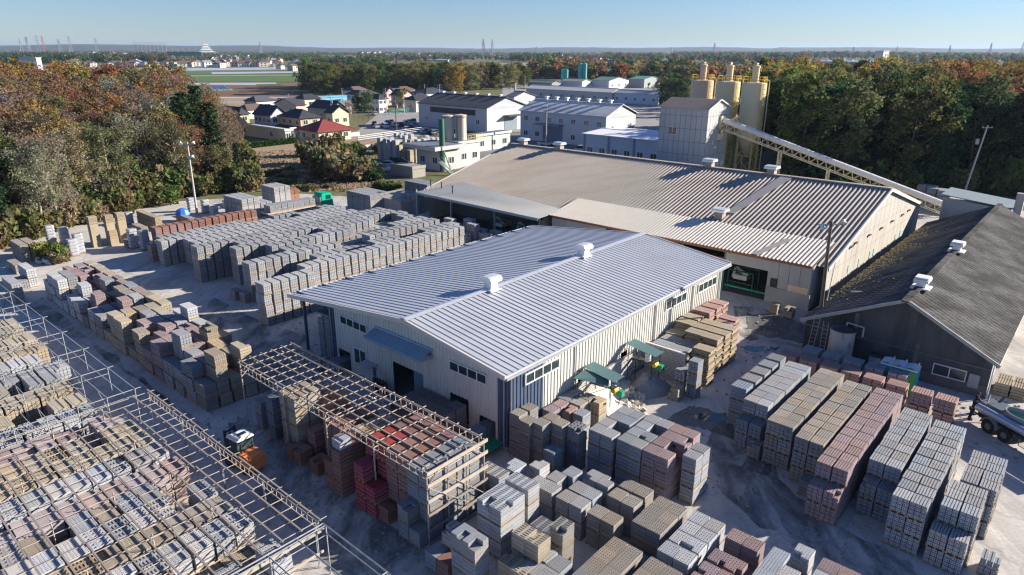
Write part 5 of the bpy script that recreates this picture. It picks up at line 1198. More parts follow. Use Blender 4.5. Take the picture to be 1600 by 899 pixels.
# ================================================================== PIPE FRAMES
def frame_root(lab, u, v): return thing_uv('pipe_frame', lab, 'scaffold frame', u, v)
pr = frame_root('open timber and pipe rack roof frame over the coloured paver stacks', 0, 0)
PU = [-9.3, -8.5, -7.7, -6.9, -6.1, -5.3]; Z1 = 4.55
rr = random.Random(8)
for k, u in enumerate(PU): part(pr, 'purlin', M_timber, lambda mb: [mb.bar((u, -2.8 + i * 4.9, Z1 + .1 + rr.uniform(0, .03)), (u, min(16.6, 2.25 + i * 4.9), Z1 + .1 + rr.uniform(0, .03)), .065, .07) for i in range(4)])
for k in range(21):
    v = -2.5 + k * .95; part(pr, 'batten', M_timber2 if k % 3 else M_rustpipe, lambda mb: mb.bar((-9.3 - rr.uniform(.1, .3), v, Z1), (-5.2 + rr.uniform(.1, .4), v + rr.uniform(-.06, .06), Z1 + rr.uniform(-.02, .02)), .045, .05))
for u in (-9.4, -5.2):
    def tr(mb):
        mb.tube((u, -2.7, Z1 - .06), (u, 16.4, Z1 - .06), .04, n=5); mb.tube((u, -2.7, Z1 - .55), (u, 16.4, Z1 - .55), .035, n=5)
        for k in range(37): mb.tube((u, -2.5 + k * .52, Z1 - .55), (u, -2.5 + k * .52, Z1 - .06), .02, n=4)
    part(pr, 'edge_truss', M_rustpipe, tr)
for v in (-2.88, 1.5, 6.1, 10.8, 16.2):
    for u in (-9.45, -5.2): part(pr, 'post', M_rustpipe, lambda mb: mb.tube((u, v, 0), (u, v, Z1), .05, n=6))
    part(pr, 'cross_tube', M_rustpipe, lambda mb: (mb.tube((-9.45, v + .1, Z1 - .5), (-5.2, v + .1, Z1 - .5), .035, n=5), mb.tube((-9.45, v, Z1 - 1.0), (-8.3, v, Z1 - .1), .03, n=5), mb.tube((-5.2, v, Z1 - 1.0), (-6.3, v, Z1 - .1), .03, n=5)))
for u in (-8.0, -6.6): part(pr, 'post', M_rustpipe, lambda mb: mb.tube((u, -2.9, 0), (u, -2.9, Z1 + .1), .045, n=6))
for z in (4.45, 3.7, 2.75): part(pr, 'plank_rail', M_timber2, lambda mb: mb.bar((-9.5, -2.98, z), (-5.0, -2.98, z - .02), .06, .2))
for z in (1.9, .95, .12): part(pr, 'rail', M_timber, lambda mb: mb.bar((-9.5, -2.98, z), (-5.0, -2.98, z), .06, .14))
part(pr, 'brace', M_rustpipe, lambda mb: (mb.tube((-9.4, -3.05, 3.6), (-6.6, -3.05, 1.2), .025, n=4), mb.tube((-8, -3.05, 3.6), (-5.2, -3.05, 1.0), .025, n=4)))

lf = frame_root('wide low frame of timber beams on thin pipes above pallets at the lower left', 0, 0)
ZB = 2.95; rr = random.Random(18)
ends = [20.1, 19.9, 18.6, 19.8, 17.9, 19.5, 17.6, 19.2, 17.5, 18.9, 18.2, 18.0, 18.4]
for k in range(12):
    u = -14.2 - k * 1.04; e = ends[k]
    def bm(mb):
        v = -.35 - (0 if k < 8 else 1.5); i = 0
        while v < e:
            L = rr.uniform(3.6, 5.2); q = min(e, v + L); du = rr.uniform(-.03, .03) + (.06 if i % 2 else 0)
            mb.bar((u + du, v, ZB + .08 + .03 * (i % 2)), (u + du, q + .15, ZB + .08 + .03 * (i % 2)), .08, .06); v = q; i += 1
    part(lf, 'beam', M_timber, bm)
for k in range(22):
    v = -.2 + k * .96; part(lf, 'cross_pipe', M_timber2 if k % 2 else M_rustpipe, lambda mb: (mb.tube((-13.85 + rr.uniform(-.2, .1), v, ZB), (-20 + rr.uniform(-.5, .5), v + rr.uniform(-.1, .1), ZB), .022, n=5), mb.tube((-19.7, v + .05, ZB - .02), (-26.5, v + rr.uniform(-.1, .1), ZB), .022, n=5)))
def tr(mb):
    u = -14.3
    mb.tube((u, -.3, ZB - .05), (u, 20, ZB - .05), .035, n=5); mb.tube((u, -.3, ZB - .45), (u, 20, ZB - .45), .03, n=5)
    for k in range(42): mb.tube((u, -.2 + k * .48, ZB - .45), (u, -.2 + k * .48, ZB - .05), .018, n=4)
part(lf, 'edge_truss', M_rustpipe, tr)
for i in range(5):
    for j in range(5): 
        u, v = -14.3 - i * 2.9, .0 + j * 4.95
        if (i, j) == (1, 0): continue
        part(lf, 'post', M_galv if i == 0 else M_rustpipe, lambda mb: (mb.tube((u, v, 0), (u, v, ZB), .03, n=5), mb.tube((u, v + .12, 0), (u, v + .12, ZB - .4), .022, n=5)))
part(lf, 'end_plank', M_timber2, lambda mb: (mb.bar((-14.3, -.45, 2.55), (-20, -.45, 2.5), .05, .2), mb.bar((-14.3, -.5, 1.35), (-18, -.5, 1.3), .05, .14)))
part(lf, 'end_pipe', M_galv, lambda mb: (mb.tube((-14.2, -.55, ZB), (-22, -.5, ZB + .02), .035, n=5), mb.tube((-14.2, -.6, ZB - .25), (-22, -.55, ZB - .2), .03, n=5)))
# near continuation in galvanised pipe
nf = frame_root('galvanised pipe frame continuing toward the bottom edge of the picture', 0, 0)
for k in range(5):
    u = -14.2 - k * 1.5; part(nf, 'purlin', M_galv, lambda mb: (mb.tube((u, -.6, 2.95), (u, -12, 2.9), .035, n=5), mb.tube((u, -.7, 2.45), (u, -12, 2.4), .028, n=5) if k % 2 == 0 else None))
for v in (-.75, -5.5, -10.2):
    part(nf, 'cross_pipe', M_galv, lambda mb: (mb.tube((-14.2, v, 2.95), (-20.4, v, 2.95), .03, n=5), mb.tube((-14.2, v, 2.4), (-20.4, v, 2.45), .025, n=5)))
    for u in (-14.2, -17.2, -20.2): part(nf, 'post', M_galv, lambda mb: mb.tube((u, v, 0), (u, v, 2.95), .035, n=5))
ff = frame_root('long thin galvanised pipe frame stretching up the left edge over pallets', 0, 0)
ZF_ = 3.0
for k in range(7):
    u = -14.7 - k * 1.76
    part(ff, 'purlin', M_galv, lambda mb: (mb.tube((u, 20.9, ZF_), (u, 60, ZF_), .026, n=5), mb.tube((u - .85, 20.9, ZF_ - .12), (u - .85, 56, ZF_ - .12), .022, n=5) if k else mb.tube((u - .75, 20.9, ZF_ - .05), (u - .75, 56, ZF_ - .05), .026, n=5)))
for j in range(8):
    v = 21.1 + j * 4.92
    part(ff, 'cross_pipe', M_galv, lambda mb: (mb.tube((-14.3, v, ZF_ - .04), (-26, v, ZF_ - .04), .028, n=5), mb.tube((-14.7, v, ZF_ - .5), (-26, v, ZF_ - .5), .022, n=5)))
    for k in range(6):
        u = -14.7 - k * 1.76
        part(ff, 'post', M_galv, lambda mb: mb.tube((u, v, 0), (u, v, ZF_), .028, n=5))
        if k % 2 == 1: part(ff, 'brace', M_galv, lambda mb: (mb.tube((u, v, 1.9), (u, v + 1.6, ZF_ - .1), .018, n=4), mb.tube((u, v, 1.9), (u - 1.6, v, ZF_ - .1), .018, n=4)))
# green trailer and bits near building doors
t = thing_uv('green_trailer', 'low green steel trailer under pallets by the rightmost doorway', 'trailer', -.6, .9, 0)
part(t, 'deck', M_grn, lambda mb: mb.box(-1.2, -.6, .42, 1.2, 1.6, .53)); 
for a in (-.9, .8):
    for b in (-.3, 1.2): part(t, 'leg', M_grn, lambda mb: mb.box(a, b, 0, a + .12, b + .12, .42))
t = thing_uv('gas_cylinders', 'rack of dark upright cylinders left of the big doorway', 'cylinder rack', -.7, 12.3)
for k in range(5): part(t, 'cylinder', M_black, lambda mb: mb.lathe([(.14, 0), (.14, 1.2), (.06, 1.38), (.01, 1.42)], cx=0, cy=k * .32 - .6, n=10))
part(t, 'rack', M_galv, lambda mb: mb.bar((-.2, -.8, .8), (-.2, .9, .8), .04, .04))

# ================================================================== VEHICLES
M_tyre = mat('tyre', (.02, .02, .022), .8, .1); M_rim = mat('rim', (.20, .20, .21), .4, .1, metal=.5)
def wheel(parent, x, y, r=.33, w=.22):
    wv = MB(); wv.tube((x, y - w / 2, r), (x, y + w / 2, r), r, n=16); o = wv.build('wheel', M_tyre, parent)
    part(o, 'rim', M_rim, lambda mb: (mb.tube((x, y - w / 2 - .01, r), (x, y - w / 2, r), r * .45, n=12), mb.tube((x, y + w / 2, r), (x, y + w / 2 + .01, r), r * .45, n=12)))
def extrude(mb, prof_, y0, y1, m=0, inset=0):
    a = [(x, y0 + inset * (z > .9), z) for x, z in prof_]; b = [(x, y1 - inset * (z > .9), z) for x, z in prof_]
    mb.poly(a[::-1], m); mb.poly(b, m)
    for i in range(len(a)): j = (i + 1) % len(a); mb.quad(a[i], a[j], b[j], b[i], m)
def car(lab, x, y, rz, col, kind='sedan', group=None, name='parked_car'):
    t = thing(name, lab, 'car', x, y, 0, rz, group)
    m = mat('car_paint_%s' % '_'.join('%d' % (c * 100) for c in col), col, .25, .03, spec=.6)
    P_ = {'sedan': ([(-2.2, .3), (-2.25, .75), (-2.1, .95), (-1.35, 1.0), (1.0, .98), (2.0, .8), (2.2, .6), (2.2, .3)], [(-1.75, .95), (-1.2, 1.42), (.25, 1.45), (1.15, .97)]),
          'van': ([(-2.2, .3), (-2.3, .8), (-2.25, 1.02), (1.1, 1.02), (2.1, .85), (2.25, .6), (2.25, .3)], [(-2.2, 1.0), (-2.0, 1.62), (.5, 1.68), (1.5, 1.0)]),
          'kei': ([(-1.6, .3), (-1.65, .95), (1.2, 1.0), (1.65, .8), (1.68, .3)], [(-1.6, .95), (-1.5, 1.7), (.7, 1.72), (1.3, .98)])}[kind]
    part(t, 'body', m, lambda mb: extrude(mb, P_[0], -.82, .82))
    part(t, 'cabin', M_glass, lambda mb: extrude(mb, P_[1], -.76, .76, inset=.08))
    q = P_[1]; part(t, 'roof', m, lambda mb: mb.box(q[1][0] - .02, -.66, q[1][1] - .02, q[2][0] + .02, .66, q[2][1] + .04))
    Lh = P_[0][-1][0]
    for yy in (-.6, .6):
        part(t, 'headlight', mat('lamp_lens', (.8, .8, .8), .15), lambda mb: mb.box(Lh - .12, yy - .18, .6, Lh + .03, yy + .18, .74))
        part(t, 'tail_light', mat('red_lens', (.4, .02, .02), .2), lambda mb: mb.box(P_[0][0][0] - .06, yy - .12, .65, P_[0][0][0] + .02, yy + .12, .85))
    for xx in (-1.3 if kind != 'kei' else -1.0, 1.35 if kind != 'kei' else 1.05):
        for yy in (-.74, .74): wheel(t, xx, yy, .31, .2)
    return t
# forklift
fl = thing_uv('forklift', 'orange forklift with white cab roof in the shaded lane beside the left frame', 'forklift', -12.3, 11.5, 0, math.pi / 2 + .12)
M_or = mat('orange_paint', (.70, .22, .07), .45, .12)
part(fl, 'body', M_or, lambda mb: (extrude(mb, [(-1.5, .35), (-1.62, .8), (-1.5, 1.18), (-1.0, 1.3), (-.55, 1.28), (-.5, .6), (.7, .55), (.8, .3), (-1.4, .3)], -.58, .58), mb.box(.2, -.62, .3, .9, .62, .62)))
part(fl, 'counterweight', M_or, lambda mb: (mb.box(-1.70, -.48, .38, -1.5, .48, .98), mb.box(-1.55, -.4, 1.19, -1.1, .4, 1.26)))
part(fl, 'exhaust', M_black, lambda mb: mb.tube((-.7, .45, 1.2), (-.7, .45, 1.9), .05))
part(fl, 'step', M_black, lambda mb: (mb.box(-.3, -.72, .35, .4, -.6, .42), mb.box(-.3, .6, .35, .4, .72, .42)))
part(fl, 'cab', M_glass, lambda mb: mb.box(-.5, -.5, .75, .62, .5, 1.95))
part(fl, 'cab_frame', mat('dark_green_frame', (.05, .10, .09), .5), lambda mb: [mb.bar((a, b, .6), (a * .9, b, 2.08), .08, .08) for a in (-.52, .66) for b in (-.52, .52)])
part(fl, 'cab_roof', M_white, lambda mb: (mb.box(-.65, -.58, 2.08, .55, .58, 2.16), mb.box(-.6, -.45, 2.163, .2, .45, 2.34)))
part(fl, 'roof_vent', M_black, lambda mb: mb.box(-.4, -.25, 2.341, -.1, .25, 2.36))
part(fl, 'seat', M_black, lambda mb: mb.box(-.3, -.25, .95, .1, .25, 1.3))
part(fl, 'mast', M_black, lambda mb: (mb.box(.98, -.42, .1, 1.1, -.3, 2.3), mb.box(.98, .3, .1, 1.1, .42, 2.3), mb.box(.99, -.3, 2.1, 1.09, .3, 2.2), mb.box(.99, -.3, 1.1, 1.09, .3, 1.2), mb.tube((1.04, 0, .2), (1.04, 0, 2.0), .06)))
for b in (-.35, .25): part(fl, 'fork', M_black, lambda mb: (mb.box(1.12, b, .08, 2.1, b + .1, .13), mb.box(1.12, b, .08, 1.17, b + .1, .7)))
for xx, r in ((-1.0, .27), (.55, .34)):
    for yy in (-.56, .56): wheel(fl, xx, yy, r, .24)
# green flatbed
gt = thing_uv('flatbed_truck', 'green cab flatbed truck loaded with grey block pallets behind the yard rows', 'truck', 28.5, 71.0)
M_gcab = mat('bright_green_cab', (.0, .42, .22), .35, .05)
part(gt, 'cab', M_gcab, lambda mb: extrude(mb, [(4.3, .7), (4.3, 2.5), (4.5, 2.72), (5.9, 2.7), (6.2, 2.4), (6.35, 1.7), (6.4, .7)], -1.08, 1.08))
part(gt, 'windscreen', M_glass, lambda mb: mb.poly([(6.235, -.95, 2.35), (6.235, .95, 2.35), (6.385, 1.0, 1.72), (6.385, -1.0, 1.72)]))
for s in (-1, 1): part(gt, 'side_window', M_glass, lambda mb: mb.box(5.0, s * 1.06 - .03, 1.65, 6.0, s * 1.06 + .03, 2.35))
part(gt, 'chassis', M_black, lambda mb: mb.box(-5.2, -.5, .5, 6.0, .5, .85))
part(gt, 'bed', M_timber2, lambda mb: mb.box(-5.4, -1.15, .86, 4.1, 1.15, 1.04)); part(gt, 'bumper', M_white, lambda mb: mb.box(6.3, -1.1, .4, 6.48, 1.1, .68))
part(gt, 'head_board', M_galv, lambda mb: mb.box(4.0, -1.15, 1.04, 4.08, 1.15, 2.2))
for xx in (-4.0, -2.8, 4.9):
    for yy in (-.95, .95): wheel(gt, xx, yy, .48, .28)
# vacuum / pump truck at right edge
vt = thing_uv('pump_truck', 'silver pump truck with hose basket at the right picture edge', 'truck', 25.3, -22.9, 0, math.radians(-123.7))
M_sil = mat('silver_blue_metal', (.40, .44, .50), .3, .06, metal=.6)
part(vt, 'side_pipe', M_sil, lambda mb: (mb.tube((.0, -1.0, 1.45), (7.4, -1.0, 1.45), .27, n=18), [mb.tube((k, -1.0, 1.45), (k + .06, -1.0, 1.45), .29, n=18) for k in (.6, 2.5, 4.4, 6.2)]))
part(vt, 'chassis', M_black, lambda mb: (mb.box(-.3, -.45, .55, 8.0, .45, .85), mb.box(.2, -.9, .8, 7.0, .9, .95)))
part(vt, 'pump_deck', mat('grey_blue_deck', (.10, .13, .16), .5, .1), lambda mb: (mb.box(.1, -.7, .955, 7.2, 1.0, 1.25), mb.box(.3, -.4, 1.25, 1.2, .8, 1.7)))
def basket(mb):
    n = 24; a_, b_ = 1.1, .72; C_ = (2.35, .1)
    for z0, z1, s in ((1.35, 1.95, 1.0),):
        for i in range(n):
            t0, t1 = 2 * math.pi * i / n, 2 * math.pi * (i + 1) / n
            p = lambda t, z, q: (C_[0] + a_ * q * math.cos(t), C_[1] + b_ * q * math.sin(t), z)
            mb.quad(p(t0, z0, 1), p(t1, z0, 1), p(t1, z1, 1.03), p(t0, z1, 1.03)); mb.quad(p(t0, z0, .94), p(t1, z0, .94), p(t1, z1, .97), p(t0, z1, .97)); mb.quad(p(t0, z1, 1.03), p(t1, z1, 1.03), p(t1, z1, .97), p(t0, z1, .97))
    mb.poly([(C_[0] + .93 * a_ * math.cos(2 * math.pi * i / n), C_[1] + .93 * b_ * math.sin(2 * math.pi * i / n), 1.4) for i in range(n)], 1)
part(vt, 'hose_basket', [mat('grey_basket', (.28, .30, .32), .5, .06), M_black], basket)
def hoses(mb):
    rr_ = random.Random(3)
    for k in range(5):
        rad = .35 + .1 * k; n = 16
        for i in range(n):
            t0, t1 = 2 * math.pi * i / n, 2 * math.pi * (i + 1) / n
            mb.tube((2.35 + rad * 1.35 * math.cos(t0), .15 + rad * .8 * math.sin(t0), 1.5 + .05 * (k % 3)), (2.35 + rad * 1.35 * math.cos(t1), .15 + rad * .8 * math.sin(t1), 1.5 + .05 * (k % 3)), .05, n=5, caps=False)
part(vt, 'hose', mat('green_hose', (.12, .42, .28), .5, .3), hoses)
part(vt, 'hopper', mat('dark_hopper', (.13, .14, .15), .5, .2), lambda mb: (mb.cbox(-.1, .3, 1.2, .9, 1.2, .7), mb.tube((.2, .6, 1.6), (.2, 1.0, 2.0), .12), mb.tube((.3, -.6, 1.8), (-.3, .3, 2.0), .04), mb.tube((-.3, .3, 2.0), (-.4, .3, 1.3), .04)))
part(vt, 'mudguard', M_galv, lambda mb: [mb.bar((1.1 + .62 * math.cos(t), -1.0, .5 + .62 * math.sin(t)), (1.1 + .62 * math.cos(t + .5), -1.0, .5 + .62 * math.sin(t + .5)), .35, .03) for t in (0.05, .55, 1.05, 1.55, 2.05, 2.55)])
part(vt, 'step', M_galv, lambda mb: (mb.tube((3.4, -1.1, .9), (3.4, -1.1, .4), .025, n=4), mb.tube((3.9, -1.1, .9), (3.9, -1.1, .4), .025, n=4), mb.tube((3.4, -1.1, .4), (3.9, -1.1, .4), .025, n=4)))
for xx in (1.1, 2.3, 6.6):
    for yy in (-.95, .95): wheel(vt, xx, yy, .5, .3)
# ================================================================== PEOPLE
M_skin = mat('skin', (.45, .27, .19), .6, .03); M_blk = mat('black_workwear', (.012, .013, .018), .85, .15)
def skinmesh(parent, name, m, chains, sub=2):
    vs = []; es = []; rs = []
    idx = {}
    for ch in chains:
        prev = None
        for p, r in ch:
            k = tuple(round(c, 4) for c in p)
            if k not in idx: idx[k] = len(vs); vs.append(p); rs.append(r)
            i = idx[k]
            if prev is not None and prev != i: es.append((prev, i))
            prev = i
    me = bpy.data.meshes.new(name); me.from_pydata(vs, es, []); me.materials.append(m)
    o = link(name, me, parent); md = o.modifiers.new('skin', 'SKIN'); md.use_smooth_shade = True
    for i, r in enumerate(rs): me.skin_vertices[0].data[i].radius = r if isinstance(r, tuple) else (r, r)
    me.skin_vertices[0].data[0].use_root = True
    s = o.modifiers.new('sub', 'SUBSURF'); s.levels = sub; s.render_levels = sub
    return o
def person(lab, x, y, rz, bend, armf, cap):
    t = thing('person', lab, 'person', x, y, 0, rz, None)
    c, s = math.cos(bend), math.sin(bend)
    def up(h, f=0, yy=0):      # point on the upper body, h above the hip
        return (h * s + f * c, yy, .92 + h * c - f * s)
    hip = (0, 0, .92); neck = up(.55); head = up(.70, .02); chest = up(.36)
    # body (skin): head, neck, hands
    hands = []
    for sg in (-1, 1):
        sh_ = up(.48, 0, sg * .19); el = up(.48 - .28 * math.cos(armf), .28 * math.sin(armf), sg * .25); ha = up(.48 - .28 * math.cos(armf) - .24 * math.cos(armf + .5), .28 * math.sin(armf) + .24 * math.sin(armf + .5), sg * .22)
        hands.append((sh_, el, ha))
    b = skinmesh(t, 'body', M_skin, [[(hip, .12), (chest, .13), (neck, .055), (up(.63), .06), (head, .095), (up(.80, .01), .085)]] + [[(chest, .13), (h[0], .06), (h[1], .04), (h[2], .028)] for h in hands] + [[(hip, .12), ((0.0, sg * .1, .88), .085), ((.02, sg * .11, .48), .055), ((-.02, sg * .11, .08), .04)] for sg in (-1, 1)])
    for sg, h in zip((-1, 1), hands):
        d = (Vector(h[2]) - Vector(h[1])).normalized(); side = Vector((0, 1, 0)); pal_ = Vector(h[2]) + d * .05
        part(b, 'hand', M_skin, lambda mb: (mb.bar(tuple(Vector(h[2])), tuple(Vector(h[2]) + d * .09), .075, .028), [mb.tube(tuple(pal_ + d * .03 + side * (.028 - .019 * k)), tuple(pal_ + d * (.095 + .012 * (k in (1, 2)) - .015 * (k == 3)) + side * (.03 - .02 * k) + Vector((.012, 0, -.012))), .009, .007, n=5) for k in range(4)], mb.tube(tuple(Vector(h[2]) + side * (-.035 * sg)), tuple(Vector(h[2]) + d * .06 + side * (-.06 * sg)), .01, .008, n=5)))
    skinmesh(b, 'jacket', M_blk, [[((0, 0, .86), (.17, .13)), (up(.2), (.17, .13)), (chest, (.19, .14)), (up(.5), (.14, .10)), (up(.57), .07)]] + [[(chest, (.19, .14)), (h[0], .085), (h[1], .062), (tuple(Vector(h[1]).lerp(Vector(h[2]), .85)), .048)] for h in hands])
    skinmesh(b, 'trousers', M_blk, [[(hip, (.16, .12)), ((0.0, sg * .1, .84), .10), ((.02, sg * .11, .48), .08), ((-.02, sg * .11, .1), .065)] for sg in (-1, 1)])
    for sg in (-1, 1): part(b, 'boot', M_dark, lambda mb: (mb.cbox(.03, sg * .11, .045, .27, .1, .09), mb.cbox(-.04, sg * .11, .11, .12, .1, .1)))
    hd = Vector(head)
    part(b, 'face', M_skin, lambda mb: (mb.cbox(hd.x + .1 * c, 0, hd.z - .1 * s, .03, .02, .045), mb.cbox(hd.x + .085 * c, 0, hd.z - .06, .02, .045, .01), mb.cbox(hd.x, .095, hd.z, .03, .02, .06), mb.cbox(hd.x, -.095, hd.z, .03, .02, .06)))
    for sg in (-1, 1): part(b, 'eye', M_dark, lambda mb: mb.cbox(hd.x + .09 * c, sg * .035, hd.z + .015, .012, .022, .012))
    tp = Vector(up(.74, -.0))
    part(b, 'cap' if cap else 'hair', mat('navy_cap', (.03, .05, .16), .7) if cap else mat('hair', (.015, .012, .01), .7), lambda mb: mb.lathe([(.105, tp.z - .02), (.11, tp.z + .03), (.085, tp.z + .09), (.01, tp.z + .12)], cx=tp.x, cy=0, n=14), smooth=True)
    return t
u_, v_ = 25.75, -22.15; x, y = XY(u_, v_); person('person in black workwear with bare head standing behind the other at the pump truck', x + .25, y + .45, TH + math.radians(-80), .12, .5, False)
u_, v_ = 25.2, -22.0; x, y = XY(u_, v_); person('person in black workwear and dark blue cap leaning toward the pump truck', x, y, TH + math.radians(-75), .42, 1.1, True)
x, y = XY(25.0, -22.9); hs_ = part(None, 'suction_hose', M_black, lambda mb: [mb.tube((.6 * math.cos(a) - .2, .45 * math.sin(a), .06 + .9 * max(0, math.sin(a * .5)) ** 2), (.6 * math.cos(a + .4) - .2, .45 * math.sin(a + .4), .06 + .9 * max(0, math.sin((a + .4) * .5)) ** 2), .05, n=6, caps=False) for a in [i * .4 for i in range(14)]]); hs_.location = (x, y, 0); tag(hs_, 'black hose looping from the pump truck tail to the workers', 'hose')
# ================================================================== POLES
M_cpole = mat('concrete_pole', (.42, .41, .39), .8, .1); M_steelpole = mat('brown_steel_pole', (.14, .11, .09), .6, .15)
def flood(px, py, tx, ty, lab, m, heads, low):
    x, y = W(px, py); h = hgt(x, y, ty); t = thing('floodlight_pole', lab, 'light pole', x, y)
    tx_ = (P(x, y, h)[0]); off = (tx - tx_) * .045
    top = (off * 1.0, 0, h)
    part(t, 'shaft', m, lambda mb: mb.tube((0, 0, 0), top, .2, .12, n=10))
    part(t, 'cross_arm', M_galv, lambda mb: mb.bar((top[0] - 1.1, 0, h - .35), (top[0] + 1.1, 0, h - .35), .1, .1))
    for dx, dz in heads:
        def hd(mb):
            mb.lathe([(.12, .25), (.16, .1), (.33, -.1), (.36, -.14), (.01, -.1)], cx=0, cy=0, n=14)
        o = part(t, 'lamp_head', M_white, hd, smooth=True); o.location = (top[0] * (h + dz) / h + dx, -.1, h + dz); o.rotation_euler = (-.6, .3 if dx > 0 else -.3, 0)
    if low: part(t, 'ballast_box', M_galv, lambda mb: mb.cbox(.1, -.25, h * .85, .3, .3, .4))
    return t, h
flood(308, 335, 294, 222, 'pale concrete floodlight pole with three lamps behind the left grey rows', M_cpole, [(-1.0, -.2), (1.0, -.1), (.6, -2.2)], False)
tfl, hfl = flood(1277, 530, 1297, 345, 'brown steel floodlight pole with two white lamps beside the dark shed', M_steelpole, [(-.7, -.6), (1.0, -.1)], False)
part(tfl, 'conduit', M_white, lambda mb: mb.tube((.2, -.2, 3.8), (.42, -.15, 7.4), .04, n=6)); part(tfl, 'meter_box', mat('yellow_green_box', (.5, .55, .25), .5), lambda mb: mb.cbox(.05, -.28, 1.3, .3, .18, .5))
POLES = {}
def upole(key, px, py, ty, lab, arms=2, can=False, m=None, lean=0):
    x, y = W(px, py); h = hgt(x, y, ty); t = thing('utility_pole', lab, 'utility pole', x, y, 0, 0, 'concrete utility poles in the neighbourhood')
    part(t, 'shaft', m or M_cpole, lambda mb: mb.tube((0, 0, 0), (lean, 0, h), .19, .12, n=8))
    for k in range(arms): part(t, 'cross_arm', M_galv, lambda mb: (mb.bar((lean - .9, 0, h - .4 - k * .9), (lean + .9, 0, h - .4 - k * .9), .12, .12), [mb.tube((lean + q, 0, h - .35 - k * .9), (lean + q, 0, h - .1 - k * .9), .05, n=5) for q in (-.8, 0, .8)]))
    if can: part(t, 'transformer', mat('transformer_grey', (.35, .36, .36), .5), lambda mb: mb.lathe([(.3, h - 3.2), (.3, h - 2.3), (.01, h - 2.2)], cx=.4, cy=0, n=12))
    POLES[key] = (x + lean, y, h)
upole('a', 1503, 312, 196, 'tall leaning utility pole against the dark right wood', 1, True, lean=1.6)
upole('b', 853, 232, 165, 'utility pole before the white factory between its windows', 2, False)
upole('c', 1026, 262, 178, 'dark utility pole with transformer touching the panelled tower', 2, True, M_steelpole)
upole('d', 620, 209, 152, 'black bodied utility pole beside the parked cars', 1, True, M_steelpole)
upole('e', 519, 190, 147, 'utility pole left of the three round trees', 2, True); upole('f', 604, 179, 138, 'tall utility pole by the white two-storey house', 2, True)
upole('g', 433, 196, 165, 'utility pole against the white gabled house', 1); upole('h', 453, 173, 147, 'utility pole behind the hipped dark roof house', 2)
upole('i', 536, 166, 138, 'utility pole behind the light blue site fence', 1); upole('j', 664, 153, 132, 'utility pole behind the dark hip roof at the autumn wood', 1); upole('k', 688, 182, 132, 'utility pole rising over the grey warehouse roof end', 2)
upole('l', 632, 181, 143, 'utility pole at the parking lot end', 1); upole('m', 391, 172, 152, 'utility pole at the dry field left of the houses', 1); upole('n', 820, 140, 118, 'utility pole before the brown autumn wood', 1)
wb = MB()
def wire(a, b, n=3, sag=.7):
    A, B = POLES[a], POLES[b]
    for k in range(n):
        for dz, off in ((-.3 - .35 * k, -.6 + .6 * k),):
            prev = None
            for i in range(9):
                t_ = i / 8; p = (A[0] + (B[0] - A[0]) * t_ + off, A[1] + (B[1] - A[1]) * t_, A[2] + (B[2] - A[2]) * t_ + dz - sag * 4 * t_ * (1 - t_))
                if prev: wb.tube(prev, p, .022, n=3, caps=False)
                prev = p
for a, b in (('g', 'e'), ('e', 'f'), ('f', 'l'), ('l', 'k'), ('h', 'e'), ('i', 'f'), ('d', 'b'), ('b', 'c'), ('k', 'b'), ('j', 'k'), ('d', 'f'), ('m', 'h'), ('k', 'n')): wire(a, b)
tag(stuff(wb.build('power_lines', M_black)), 'thin overhead power lines strung between the utility poles', 'power line')

